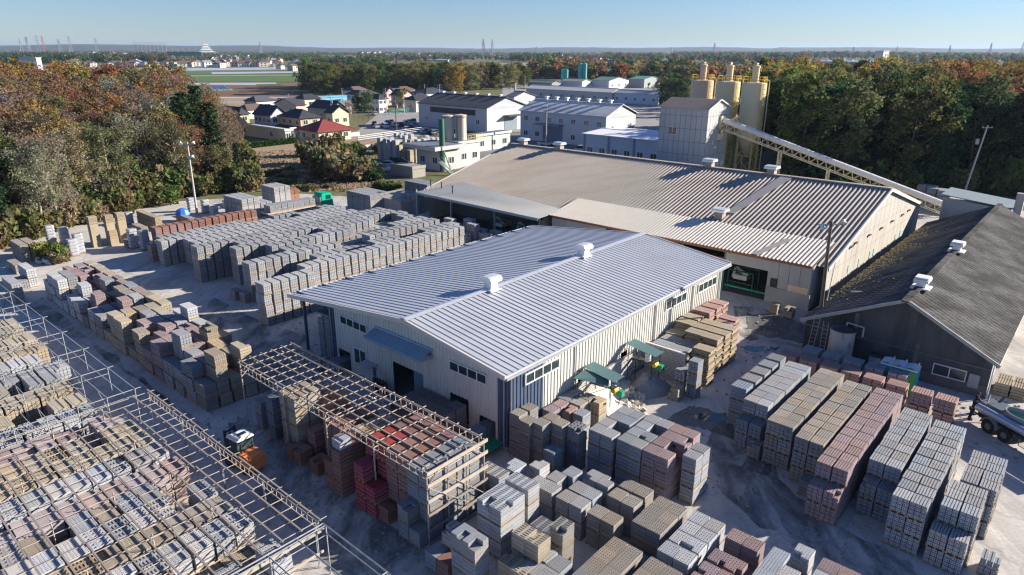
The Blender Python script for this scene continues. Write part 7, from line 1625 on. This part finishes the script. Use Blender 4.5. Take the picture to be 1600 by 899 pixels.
def broad(seed, H=15, per=52, size=.19, ncl=70, rad=1.5, spread=4.0, crown0=.3):
    tm, tips = limbs(seed, H, crown0, spread, 13, False)
    rr = random.Random(seed + 1); c = list(tips); r = [rad * rr.uniform(.6, 1.0) for _ in c]
    while len(c) < ncl:
        z = H * (crown0 + (1.02 - crown0) * rr.random()); f = (z / H - crown0) / (1.02 - crown0); w = spread * math.sin(math.pi * min(1, .18 + .82 * f)) ** .6
        a = rr.uniform(0, 6.28); q = w * rr.uniform(.55, 1.0); c.append((q * math.cos(a), q * math.sin(a), z)); r.append(rad * rr.uniform(.55, 1.05))
    return tm, leaves(c, r, per, size, seed, 'crown')
def bare(seed, H=15, per=8, size=.13, fine=6):
    tm, tips = limbs(seed, H, .22, 4.0, 16, True, fine, .27)
    rr = random.Random(seed); return tm, leaves(tips, [1.1 * rr.uniform(.6, 1.1) for _ in tips], per, size, seed, 'crown', flat=1)
def pine(seed, H=15):
    rr = random.Random(seed); mb = MB(); mb.tube((0, 0, -.1), (.2, .1, H), .24, .05, n=6, caps=False); c = []; r = []
    k = 22
    for i in range(k):
        z = H * (.22 + .8 * i / k); w = 2.7 * (1 - .78 * i / k) * rr.uniform(.75, 1.1)
        for j in range(4):
            a = i * 1.3 + j * 1.57 + rr.uniform(-.3, .3); q = w * rr.uniform(.45, .9); c.append((q * math.cos(a), q * math.sin(a), z - q * .15)); r.append(.85 * (1 - .4 * i / k)); mb.tube((0, 0, z - .3), c[-1], .05, .02, n=3, caps=False)
    return mb.mesh('trunk', [M_bark]), leaves(c, r, 26, .19, seed, 'crown', flat=.5, hue=.08)
def roundpine(seed, H=14):
    tm, tips = limbs(seed, H, .5, 3.6, 9, False); rr = random.Random(seed); c = []; r = []
    for t in tips: c.append(t); r.append(1.25 * rr.uniform(.7, 1.1))
    return tm, leaves(c, r, 62, .2, seed, 'crown', flat=.5, hue=.08)
for s in range(3): PROTO['broad%d' % s] = broad(100 + s, spread=[3.6, 4.2, 3.2][s])
for s in range(3): PROTO['bare%d' % s] = bare(200 + s)
for s in range(2): PROTO['pine%d' % s] = pine(300 + s)
for s in range(3): PROTO['full%d' % s] = broad(700 + s, spread=[4.6, 5.2, 4.2][s], crown0=.06, ncl=100, rad=1.7, per=44, size=.24)
PROTO['rpine0'] = roundpine(400)
for s in range(2): PROTO['tall%d' % s] = broad(500 + s, H=15, spread=2.9, crown0=.22, ncl=78, rad=1.35)
TREEN = dict(broad='broadleaf_tree', full='round_tree', bare='sparse_tree', pine='conifer_tree', rpine='pine_tree', tall='broadleaf_tree')
def tree(kind, x, y, H, col, lab, group, rr, sx=1.0):
    tm, cm = PROTO[kind]; n = kind.rstrip('0123456789'); s = H / 15.0
    t = thing(TREEN[n], lab, 'tree', x, y, 0, rr.uniform(0, 6.28), group); t.scale = (s * sx, s * sx, s)
    link('trunk', tm, t); c = link('crown', cm, t); c.color = (*col, 1); return t
GREEN = (.10, .135, .04); DGREEN = (.04, .07, .032); OLIVE = (.15, .145, .06); RUST = (.23, .13, .06); ORANGE = (.27, .16, .055); YELL = (.28, .23, .07); BROWN = (.19, .14, .08); MAUVE = (.21, .17, .135); BUFF = (.25, .205, .12)
CNAME = {GREEN: 'green', DGREEN: 'dark green', OLIVE: 'olive', RUST: 'rust red', ORANGE: 'orange', YELL: 'yellow', BROWN: 'brown', MAUVE: 'bare greyish', BUFF: 'thin buff'}
def inpoly(x, y, P_):
    c = False; j = len(P_) - 1
    for i in range(len(P_)):
        if (P_[i][1] > y) != (P_[j][1] > y) and x < (P_[j][0] - P_[i][0]) * (y - P_[i][1]) / (P_[j][1] - P_[i][1]) + P_[i][0]: c = not c
        j = i
    return c
def wood(poly, sp, pick, H0, H1, group, where, seed, grow=0.0, front=None, maxn=130):
    rr = random.Random(seed); xs = [p[0] for p in poly]; ys = [p[1] for p in poly]; out = []
    y = min(ys)
    while y < max(ys):
        x = min(xs)
        s = sp
        while x < max(xs):
            xx, yy = x + rr.uniform(-.38, .38) * s, y + rr.uniform(-.38, .38) * s
            if inpoly(xx, yy, poly): out.append((math.hypot(xx, yy), xx, yy))
            x += s
        y += sp
    out.sort()
    pxs = [p for p in (P(o[1], o[2], 8)[0] for o in out) if 0 < p < 1600]; PX0, PX1 = min(pxs), max(pxs)
    if len(out) > maxn: out = out[:maxn]
    d0 = out[0][0]
    for i, (d, xx, yy) in enumerate(out):
        px, py = P(xx, yy, 8)
        if px < -120 or px > 1720: continue
        kind, col = pick(rr, px, d, d - d0)
        tree(kind, xx, yy, rr.uniform(H0, H1) * (1 + grow * (d - d0)), tuple(q * rr.uniform(.8, 1.2) for q in col), '%s %s %s' % (CNAME[col], {'bare': 'half bare tree', 'pine': 'conifer', 'rpine': 'pine', 'broad': 'leafy tree', 'full': 'round crowned tree', 'tall': 'tall leafy tree'}[kind.rstrip('0123456789')], where) + (', %s %s' % ('front' if d - d0 < 14 else ('second rank' if d - d0 < 32 else ('middle' if d - d0 < 70 else 'back')), 'near pixel-left' if False else ['at the left end', 'left of the middle', 'in the middle', 'right of the middle', 'at the right end'][max(0, min(4, int(5 * (px - PX0) / max(1, PX1 - PX0))))])), group, rr, rr.uniform(.9, 1.15))
# left wood
LW = [W(*p) for p in [(-160, 420), (60, 378), (140, 350), (250, 320), (318, 304), (352, 290), (362, 262), (330, 232), (296, 205), (262, 178), (245, 162), (-260, 160)]]
def pickL(rr, px, d, dd):
    if px < 45 and dd < 22: return ('broad%d' % rr.randrange(3), rr.choice([DGREEN, DGREEN, GREEN]))
    q = rr.random()
    if dd < 26:
        if q < .62: return ('bare%d' % rr.randrange(3), rr.choice([OLIVE, BUFF, MAUVE, BUFF]))
        return ('broad%d' % rr.randrange(3), rr.choice([OLIVE, OLIVE, OLIVE, BUFF, GREEN]))
    if q < .62: return ('bare%d' % rr.randrange(3), rr.choice([RUST, BROWN, MAUVE, BROWN, BUFF]))
    return ('broad%d' % rr.randrange(3), rr.choice([RUST, BROWN, OLIVE, ORANGE, BROWN]))
wood(LW, 6.8, pickL, 11, 13.5, 'trees of the left wood', 'in the left wood', 41, grow=.0036, maxn=225)
r5 = random.Random(5)
for px, py, H, k, c, lab in [(256, 190, 20, 'rpine0', DGREEN, 'big round headed dark pine rising above the left wood'), (272, 188, 19, 'rpine0', DGREEN, 'second round headed pine just behind the biggest pine'), (48, 186, 19.5, 'rpine0', GREEN, 'lone green pine standing out of the left wood near the picture edge'),
                             (306, 294, 17.5, 'pine0', DGREEN, 'tall dark conifer at the right end of the left wood'), (324, 290, 18.5, 'pine1', DGREEN, 'tallest dark conifer at the right end of the left wood'), (344, 289, 15.5, 'pine0', DGREEN, 'third dark conifer right of the tallest one'), (292, 278, 16, 'pine1', DGREEN, 'dark conifer left of the tall conifer trio'),
                             (376, 294, 8.5, 'pine0', DGREEN, 'small dark conifer at the yard corner beside the weedy lot'), (352, 298, 8, 'broad1', OLIVE, 'yellow green small tree at the wood corner'), (345, 225, 11, 'bare0', MAUVE, 'bare tree before the yellowish house'), (364, 215, 9, 'bare1', MAUVE, 'bare tree beside the cream flat building')]:
    tree(k, *W(px, py), H, c, lab, 'trees of the left wood', r5, 1.15 if k[0] == 'r' else 1)
# middle autumn wood
MW = [W(*p) for p in [(472, 150), (520, 147), (600, 149), (700, 148), (760, 142), (826, 139), (829, 122), (700, 120), (560, 121), (484, 128)]]
def pickM(rr, px, d, dd):
    return ('full%d' % rr.randrange(3), rr.choice([GREEN, OLIVE, DGREEN, GREEN, ORANGE, BROWN, BUFF, YELL] if px > 640 else [GREEN, OLIVE, GREEN, BROWN, OLIVE]))
wood(MW, 11.5, pickM, 12.5, 17, 'trees of the middle autumn wood', 'in the wood behind the houses', 43, maxn=95)
for px, py, H, c in [(560, 186, 9, DGREEN), (568, 188, 9.5, DGREEN), (576, 186, 10, GREEN)]: tree('broad1', *W(px, py), H, c, '%s clipped tree of three beside the parking lot' % {560: 'left', 568: 'middle', 576: 'right'}[px], 'round trees at the parking lot', r5, .8)
tree('broad2', *W(628, 172), 9, YELL, 'yellow green tree before the dark roofed house', None, r5); tree('bare2', *W(548, 190), 7, MAUVE, 'small bare tree left of the three clipped trees', None, r5)
# centre right far trees
CW = [W(*p) for p in [(1032, 178), (1085, 190), (1100, 168), (1078, 150), (1035, 150)]]
wood(CW, 11, lambda rr, px, d, dd: ('full%d' % rr.randrange(3), rr.choice([GREEN, DGREEN, OLIVE, GREEN, YELL])), 9, 13, 'trees behind the annex', 'between the annex and the silos', 44, maxn=40)
# right wood
RW = [W(*p) for p in [(1180, 288), (1220, 298), (1300, 312), (1380, 312), (1460, 306), (1540, 310), (1700, 318), (1760, 230), (1700, 165), (1400, 160), (1190, 170), (1165, 215)]]
def pickR(rr, px, d, dd):
    q = rr.random()
    if dd < 30: return (rr.choice(['tall0', 'tall1', 'broad0', 'broad1']), rr.choice([DGREEN, GREEN, DGREEN, OLIVE, GREEN, GREEN]) if px < 1480 else rr.choice([GREEN, DGREEN, BROWN, OLIVE]))
    if px > 1440: return (rr.choice(['broad0', 'bare1', 'broad2']), rr.choice([RUST, ORANGE, BUFF, OLIVE, ORANGE]))
    return (rr.choice(['tall0', 'tall1', 'broad1']), rr.choice([OLIVE, YELL, OLIVE, GREEN, ORANGE, YELL]))
wood(RW, 7.6, pickR, 18.0, 20.8, 'trees of the right wood', 'in the right wood', 45, grow=.0006, maxn=170)
# bushes
def bush(x, y, s, col, lab, group, seed, h=1.0, name='bush'):
    rr = random.Random(seed); k = 'b%d' % (seed % 3)
    if k not in PROTO:
        c = [(rr.uniform(-1, 1), rr.uniform(-1, 1), rr.uniform(.25, 1.25)) for _ in range(34)]; mb = MB()
        for q in c[:14]: mb.tube((q[0] * .2, q[1] * .2, 0), q, .04, .015, n=3, caps=False)
        PROTO[k] = (mb.mesh('stems', [M_bark]), leaves(c, [.42] * 34, 46, .11, seed, 'foliage'))
    t = thing(name, lab, 'bush', x, y, 0, rr.uniform(0, 6), group); t.scale = (s, s, s * h); link('stems', PROTO[k][0], t); c = link('foliage', PROTO[k][1], t); c.color = (*col, 1); return t
r6 = random.Random(6)
for i, (px, py, s, h, c) in enumerate([(492, 258, 2.6, 1.3, OLIVE), (506, 270, 3.0, 1.4, BUFF), (524, 280, 3.2, 1.3, OLIVE), (545, 284, 3.2, 1.2, BUFF), (560, 282, 2.4, 1.2, OLIVE), (480, 244, 2.2, 1.2, OLIVE), (514, 256, 3.0, 1.5, OLIVE), (583, 282, 2.0, .8, DGREEN), (545, 262, 2.6, 1.4, GREEN), (600, 296, 1.6, .7, GREEN), (612, 297, 1.5, .7, GREEN), (560, 240, 2.0, 1, BUFF), (600, 240, 2.2, .8, BROWN)]):
    x, y = W(px, py); bush(x, y, s, c, '%s bush, %s in the overgrown patch on the weedy lot' % (CNAME[c], ordn(i)), 'bushes on the weedy lot', i, h)
def wz(px, a, b): return ['at its far left end', 'in its left part', 'left of its middle', 'in its middle', 'right of its middle', 'in its right part', 'at its far right end'][max(0, min(6, int(7 * (px - a) / (b - a))))]
edge = [(-60, 398), (0, 385), (60, 372), (120, 352), (180, 338), (250, 318), (300, 308), (350, 303), (400, 296)]
i = 0
for a, b in zip(edge, edge[1:]):
    for k in range(6):
        t_ = (k + r6.random()) / 6; px, py = a[0] + (b[0] - a[0]) * t_, a[1] + (b[1] - a[1]) * t_ - r6.uniform(-1, 6); x, y = W(px, py); c = r6.choice([GREEN, OLIVE, OLIVE, BUFF, BUFF]); bush(x, y, r6.uniform(1.4, 2.4), c, '%s shrub along the left wood edge %s' % (CNAME[c], wz(px, -60, 400)), 'undergrowth shrubs along the wood edges', i, r6.uniform(.9, 1.6), 'shrub'); i += 1
for k in range(60):
    px = r6.uniform(-20, 380); x, y = W(px, 385 - px * .24 - r6.uniform(14, 32)); c = r6.choice([GREEN, OLIVE, OLIVE, BUFF, MAUVE]); bush(x, y, r6.uniform(2.2, 3.6), c, '%s shrub inside the left wood %s' % (CNAME[c], wz(px, -20, 380)), 'undergrowth shrubs along the wood edges', i, r6.uniform(1.2, 1.8), 'shrub'); i += 1
for k in range(38):
    px = 1215 + k * 12 + r6.uniform(-5, 5); x, y = W(px, 302 + r6.uniform(-4, 3) + (8 if 1280 < px < 1400 else 0)); c = r6.choice([GREEN, DGREEN, DGREEN, OLIVE]); bush(x, y, r6.uniform(2.0, 3.4), c, '%s shrub along the right wood edge %s' % (CNAME[c], wz(px, 1215, 1670)), 'undergrowth shrubs along the wood edges', i, r6.uniform(.9, 1.6), 'shrub'); i += 1
x, y = W(82, 408); bush(x, y, 1.6, (.16, .17, .05), 'yellow green weeds over rubbish before the wrapped stacks', None, 91); x, y = W(96, 410); bush(x, y, 1.1, BUFF, 'small dry weed clump right of the yellow green weeds', None, 92)
for i in range(40):
    px, py = r6.uniform(392, 560), r6.uniform(262, 298)
    if px < 440 and py < 270: continue
    x, y = W(px, py); c = r6.choice([BUFF, OLIVE, GREEN, BUFF]); bush(x, y, r6.uniform(.5, 1.2), c, '%s low weed tuft on the dry lot %s' % (CNAME[c], wz(px, 392, 560)), 'weed tufts on the dry lot', i, .6, 'weed_tuft')
# hedge
cc = []; A, B = Vector((*W(376, 234), 0)), Vector((*W(462, 224), 0)); o0 = Vector(hd_.location)
for k in range(120): q = A.lerp(B, k / 119) - o0; cc.append((q.x, q.y, .5)); cc.append((q.x, q.y, 1.2))
o = link('foliage', leaves(cc, [.6] * len(cc), 30, .16, 77, 'foliage'), hd_); o.color = (.035, .09, .02, 1)
def hstem(mb):
    for k in range(20): q = A.lerp(B, k / 19) - o0; mb.tube((q.x, q.y, 0), (q.x, q.y, 1.2), .05, n=4)
part(hd_, 'stems', M_bark, hstem)
# grass tufts in the lots (ground cover)
rg = np.random.default_rng(9); pts = []
for k in range(2600):
    px, py = r6.uniform(375, 600), r6.uniform(236, 300); x, y = W(px, py); pts.append((x, y, .12))
o = bpy.data.objects.new('dry_grass', leaves(pts, [.4] * len(pts), 4, .16, 12, 'dry_grass', flat=.3, hue=.3)); COL.objects.link(o); o.color = (.32, .25, .16, 1); tag(stuff(o), 'dry tan grass and litter covering the weedy lot', 'grass')
# blue tarp, odd bits
x, y = W(287, 345); o = part(None, 'blue_tarp', mat('blue_tarp', (.05, .17, .55), .4, .15), lambda mb: mb.lathe([(1.1, 0), (.8, .7), (.3, .95), (.01, .9)], n=9)); o.location = (x, y, 1.0); tag(o, 'crumpled blue tarp over a low pallet at the wood edge', 'tarp')
x, y = W(68, 411); o = part(None, 'plastic_bags', mat('pale_blue_bags', (.30, .40, .55), .4, .3), lambda mb: [mb.cbox(r6.uniform(-1.2, 1.2), r6.uniform(-.8, .8), r6.uniform(.2, .7), .6, .5, .4, r6.uniform(0, 3), 0, (.3, .4)) for _ in range(16)]); o.location = (x, y, 0); tag(o, 'heap of pale blue plastic bags and rubbish by the weeds', 'rubbish heap')
# ================================================================== FAR TOWN
rt = random.Random(99)
fh = {}
def far_house(x, y, w, d, h, rz, wc, rc_, lab):
    key = (wc, rc_, rt.randrange(3))
    if key not in fh:
        mb = MB(); v = key[2]
        mb.box(-.5, -.5, 0, .5, .5, 1, 0)
        if v < 2:
            A = [(-.56, -.56, .98), (.56, -.56, .98), (.56, .56, .98), (-.56, .56, .98)]; r1, r2 = ((-.2, 0, 1.42), (.2, 0, 1.42)) if v else ((-.56, 0, 1.42), (.56, 0, 1.42))
            mb.poly([A[0], A[1], r2, r1], 1); mb.poly([A[2], A[3], r1, r2], 1); mb.poly([A[3], A[0], r1], 1 if v else 0); mb.poly([A[1], A[2], r2], 1 if v else 0)
        else: mb.box(-.54, -.54, .99, .54, .54, 1.08, 1)
        for s in (-1, 1):
            for k in (-.28, .12): mb.box(k, s * .5 - .01, .2, k + .16, s * .5 + .01, .4, 2); mb.box(k, s * .5 - .01, .62, k + .16, s * .5 + .01, .82, 2); mb.box(s * .5 - .01, k, .2, s * .5 + .01, k + .16, .4, 2); mb.box(s * .5 - .01, k, .62, s * .5 + .01, k + .16, .82, 2)
        fh[key] = mb.mesh('far_house', [wm(wc), rm_(rc_), M_glass])
    o = link('far_house', fh[key]); o.location = (x, y, 0); o.rotation_euler = (0, 0, rz); o.scale = (w, d, h); tag(o, lab, 'house', 'small houses of the distant town'); return o
WC = [(.60, .60, .58), (.52, .48, .42), (.55, .50, .38), (.45, .42, .38), (.62, .62, .64)]; RC = [(.05, .055, .07), (.09, .09, .11), (.16, .09, .07), (.24, .25, .28), (.12, .10, .10)]
def town(x0, x1, y0, y1, n, where, s=1.0):
    for k in range(n):
        px, py = rt.uniform(x0, x1), rt.uniform(y0, y1); x, y = W(px, py); wc, rc_ = rt.choice(WC), rt.choice(RC)
        far_house(x, y, rt.uniform(9, 15) * s, rt.uniform(7, 10) * s, rt.uniform(4.5, 6.5) * s, rt.uniform(0, 3.14), wc, rc_, 'small %s house with %s roof %s' % ('white' if wc[2] > .57 else ('beige' if wc[2] < .4 else 'grey cream'), {RC[0]: 'dark', RC[1]: 'grey', RC[2]: 'red brown', RC[3]: 'pale grey', RC[4]: 'brown'}[rc_], where))
town(110, 262, 101.5, 105, 26, 'in the row beyond the left wood'); town(262, 420, 97, 106, 50, 'beyond the green fields'); town(330, 510, 86, 105, 95, 'around the white castle'); town(430, 500, 104, 111, 10, 'at the end of the green fields')
town(120, 300, 86, 92, 16, 'near the left skyline', 1.8); town(560, 720, 85, 92, 34, 'beyond the middle wood', 1.3); town(480, 640, 84, 88, 14, 'near the skyline centre', 1.6); town(850, 960, 92, 97, 12, 'behind the brown wood'); town(1190, 1330, 95, 104, 18, 'right of the silos'); town(700, 900, 86, 90, 14, 'on the plain toward the pylons', 1.5)
for px, py, w, c, lab in [(266, 104.5, 16, (.45, .16, .12), 'red brown house block beyond the fields, left one'), (293, 104.5, 16, (.45, .16, .12), 'red brown house block beyond the fields, right one'), (903, 91, 40, (.55, .18, .2), 'long building with pink red sign band behind the brown wood'), (800, 94, 60, (.6, .6, .62), 'long white shed on the plain')]:
    x, y = W(px, py); far_house(x, y, w, 10, 6, .1, (.50, .47, .43), (round(c[0], 2), c[1], c[2]), lab)
# castle like white building
x, y = W(323, 86.5); h = hgt(x, y, 68); t = thing('castle_building', 'white multi tiered castle like building rising over the distant town', 'castle', x, y, 0, .5)
for k, (w, z0, z1) in enumerate([(62, 0, .25), (40, .25, .45), (28, .45, .65), (18, .65, .85)]):
    part(t, 'storey', wm((.72, .72, .68)), lambda mb: mb.box(-w / 2, -w / 3, h * z0, w / 2, w / 3, h * z1)); q = w * .62
    part(t, 'roof', rm_((.55, .56, .54)), lambda mb: [mb.poly(f) for f in ([(-q, -q * .7, h * z1), (q, -q * .7, h * z1), (w * .3, -w * .18, h * (z1 + .1)), (-w * .3, -w * .18, h * (z1 + .1))], [(-q, q * .7, h * z1), (q, q * .7, h * z1), (w * .3, w * .18, h * (z1 + .1)), (-w * .3, w * .18, h * (z1 + .1))], [(-q, -q * .7, h * z1), (-q, q * .7, h * z1), (-w * .3, w * .18, h * (z1 + .1)), (-w * .3, -w * .18, h * (z1 + .1))], [(q, -q * .7, h * z1), (q, q * .7, h * z1), (w * .3, w * .18, h * (z1 + .1)), (w * .3, -w * .18, h * (z1 + .1))], [(-w * .3, -w * .18, h * (z1 + .1)), (w * .3, -w * .18, h * (z1 + .1)), (w * .3, w * .18, h * (z1 + .1)), (-w * .3, w * .18, h * (z1 + .1))])])
# practice net
x0, y0 = W(211, 90); x1, y1 = W(262, 90); t = thing('golf_net', 'tall driving range net on slender poles at the left skyline', 'net', x0, y0); hN = hgt(x0, y0, 66.5)
part(t, 'net', mat('net_grey', (.20, .24, .25), .8), lambda mb: ([mb.bar((0, 0, z), (x1 - x0, y1 - y0, z), .25, .25) for z in (hN * .55, hN * .7, hN * .85, hN)] + [mb.bar(((x1 - x0) * k / 40, (y1 - y0) * k / 40, hN * .4), ((x1 - x0) * k / 40, (y1 - y0) * k / 40, hN), .12, .12) for k in range(41)]))
for k in range(9): part(t, 'pole', M_galv, lambda mb: mb.tube(((x1 - x0) * k / 8, (y1 - y0) * k / 8, 0), ((x1 - x0) * k / 8, (y1 - y0) * k / 8, hN + 2), .6, .4, n=5))
x0, y0 = W(262, 91); x1, y1 = W(322, 91); t = thing('net_fence', 'green net fence below the castle like building', 'fence', x0, y0); part(t, 'mesh', mat('green_net', (.05, .22, .14), .8), lambda mb: mb.box(0, 0, 6, x1 - x0, 1.0, hgt(x0, y0, 81))); 
for k in range(7): part(t, 'pole', M_galv, lambda mb: mb.tube(((x1 - x0) * k / 6, 0, 0), ((x1 - x0) * k / 6, 0, 26), .4, n=5))
# pylons
def pylon(px, py, top, lab, m=None, wide=1.0):
    x, y = W(px, py); h = hgt(x, y, top); t = thing('power_pylon', lab, 'pylon', x, y, 0, rt.uniform(0, 1), 'lattice power pylons on the skyline'); b = h * .09 * wide; r = max(.25, math.hypot(x, y) * .00022)
    def f(mb):
        n = 7
        for k in range(n):
            z0, z1 = h * k / n, h * (k + 1) / n; w0, w1 = b * (1 - .85 * k / n), b * (1 - .85 * (k + 1) / n)
            for i in range(4):
                q = lambda w, i: (w * (1 if i in (0, 3) else -1), w * (1 if i < 2 else -1)); a0, a1, c1 = q(w0, i), q(w1, i), q(w1, (i + 1) % 4)
                mb.tube((*a0, z0), (*a1, z1), r, n=4, caps=False); mb.tube((*a0, z0), (*c1, z1), r * .6, n=3, caps=False)
    part(t, 'lattice', m or mat('pylon_steel', (.28, .30, .33), .6), f)
    for z in (.72, .83, .94): part(t, 'cross_arm', m or mat('pylon_steel', (.3, .3, .3)), lambda mb: mb.tube((-b * 1.5, 0, h * z), (b * 1.5, 0, h * z), r, n=4))
pl = [(755.5, 92, 61, 'tall lattice pylon at the centre skyline, left of the close pair'), (769.5, 92, 61.5, 'tall lattice pylon at the centre skyline, right of the close pair'), (1115, 90, 67, 'small mast right of the centre on the skyline'), (1400, 88, 72, 'short skyline pylon above the far white factory'), (1545, 90, 67.5, 'leaning skyline pylon at the right'), (1594, 90, 66.5, 'rightmost pylon on the right skyline'), (1332, 86, 73.5, 'small pylon above the right wood'), (1482, 87, 71, 'small pylon between the right pair'), (35, 83, 60, 'leftmost faint pylon of the left skyline'), (46, 83, 57.5, 'second faint pylon of the left skyline'), (62, 84, 55, 'widest faint pylon of the left skyline'), (95, 83, 61, 'faint pylon right of the red mast'), (112, 84, 56, 'faint pylon left of the net'), (153, 84, 59.5, 'faint pylon nearest the driving range net'), (408, 86, 65, 'thin mast on the skyline above the fields'), (838, 88, 73, 'small dark mast above the brown wood'), (1049, 88, 73, 'tiny mast near the centre right skyline')]
for a in pl: pylon(*a)
pylon(70.5, 84, 56, 'red and white mast on the left skyline', mat('red_mast', (.5, .12, .08), .6), .7)
# distant woods as masses
def far_wood(x0, x1, y0, y1, n, H, cols, lab, seed, w=6):
    rr = random.Random(seed); c = []; r = []; ti = []
    for k in range(n):
        px, py = rr.uniform(x0, x1), rr.uniform(y0, y1); x, y = W(px, py); hh = H * rr.uniform(.7, 1.15); cl = rr.choice(cols); cl = tuple(q * rr.uniform(.75, 1.25) for q in cl)
        for q in range(5): c.append((x + rr.uniform(-1, 1) * w * .5, y + rr.uniform(-1, 1) * w * .5, hh * (.25 + .6 * rr.random()))); r.append(hh * .30); ti.append(cl)
    o = bpy.data.objects.new('distant_wood', leaves(c, r, 20, H * .085, seed, 'distant_wood', flat=.9, hue=.05, tints=ti)); COL.objects.link(o); o.color = (1, 1, 1, 1); tag(stuff(o), lab, 'wood')
far_wood(-20, 130, 88, 101, 420, 13, [DGREEN, DGREEN, GREEN], 'dark conifer wood beyond the left trees', 1); far_wood(110, 262, 88, 99, 520, 13, [DGREEN, DGREEN, GREEN, BROWN], 'dark wood below the driving range net', 2); far_wood(200, 262, 90, 93, 120, 13, [BROWN, DGREEN, RUST], 'brownish trees right of the net', 22); far_wood(560, 960, 88, 95, 420, 12, [DGREEN, GREEN, BROWN], 'scattered woods across the centre plain', 23)
far_wood(262, 420, 90, 103, 260, 8, [DGREEN, GREEN, BROWN], 'trees among houses beyond the green fields', 3); far_wood(400, 500, 87, 97, 200, 10, [DGREEN, GREEN], 'dark trees around the distant town centre', 4); far_wood(470, 600, 97, 108, 330, 12, [GREEN, DGREEN], 'green conifer plantation left of the middle wood', 5)
far_wood(560, 720, 93, 97, 150, 12, [DGREEN, GREEN, BROWN], 'dark strip of wood beyond the middle wood', 6); far_wood(830, 945, 112, 124, 200, 15, [BROWN, RUST, ORANGE, GREEN, DGREEN, BROWN], 'brown autumn wood right of the middle wood', 7); far_wood(800, 875, 92, 98, 120, 16, [DGREEN, GREEN], 'dark wood at the far centre', 8)
far_wood(940, 1100, 90, 97, 200, 16, [DGREEN, GREEN, BROWN, RUST], 'wood strip on the far centre right', 9); far_wood(960, 1075, 112, 136, 160, 15, [DGREEN, GREEN, BROWN, RUST, DGREEN], 'dark green wood behind the green silos', 10); far_wood(1075, 1200, 118, 150, 200, 14, [BROWN, RUST, DGREEN, ORANGE, GREEN], 'autumn wood behind the tall silos', 11)
far_wood(1100, 1260, 92, 100, 200, 17, [DGREEN, GREEN, BROWN], 'dark wood above the tall silos', 12); far_wood(1190, 1260, 106, 118, 70, 14, [DGREEN, DGREEN, OLIVE], 'dark trees left of the right wood top', 13); far_wood(1380, 1700, 92, 104, 380, 17, [DGREEN, GREEN, OLIVE, BROWN], 'wood stretching behind the right wood', 14); far_wood(1250, 1420, 88, 93, 220, 20, [DGREEN, BROWN, GREEN], 'wood behind the far white factory', 15)
far_wood(-60, 500, 80.5, 90, 2000, 9, [DGREEN, GREEN, BROWN], 'bluish wooded plain on the left horizon', 16, 30); far_wood(480, 1100, 82, 88, 1500, 9, [DGREEN, GREEN, BROWN], 'bluish wooded plain on the centre horizon', 17, 30); far_wood(1050, 1700, 83, 90, 1500, 16, [DGREEN, GREEN, BROWN], 'bluish wooded rise on the right horizon', 18, 30)
# low hills on the horizon
def hills():
    mb = MB(); n = 220; rr = random.Random(2); prev = None
    for i in range(n + 1):
        a = math.radians(28 + 124 * i / n); d0, d1 = 6500, 9500; px = 800 + F * math.tan(math.radians(90) - a) if abs(a) > .1 else 0
        hh = 44 + 9 * math.sin(i * .09) + 6 * math.sin(i * .31 + 1) + rr.uniform(-2, 2) + (14 if a < math.radians(70) else 0) + (6 if a > math.radians(108) else 0)
        row = [(d0 * math.cos(a), d0 * math.sin(a), -.5), ((d0 + 900) * math.cos(a), (d0 + 900) * math.sin(a), hh * .7), (d1 * math.cos(a), d1 * math.sin(a), hh)]
        if prev:
            for k in range(2): mb.quad(prev[k], row[k], row[k + 1], prev[k + 1])
        prev = row
    return mb
struct(hills().build('hills', mat('hill_forest', (.045, .055, .035), .95, .3, .01, col2=(.08, .06, .04)), None, True))
# ================================================================== AIR
vm = bpy.data.materials.new('haze_air'); vm.use_nodes = True; nt = vm.node_tree
for n in list(nt.nodes):
    if n.type != 'OUTPUT_MATERIAL': nt.nodes.remove(n)
pv = nt.nodes.new('ShaderNodeVolumePrincipled'); pv.inputs['Density'].default_value = HAZE; pv.inputs['Color'].default_value = (.50, .70, .95, 1); pv.inputs['Anisotropy'].default_value = 0.2
nt.links.new(pv.outputs[0], nt.nodes['Material Output'].inputs['Volume'])
hb = MB(); hb.box(-16500, -320, -1.5, 16500, 16500, 95); o = hb.build('haze', vm); stuff(o); tag(o, 'pale blue air haze over the whole plain', 'haze')
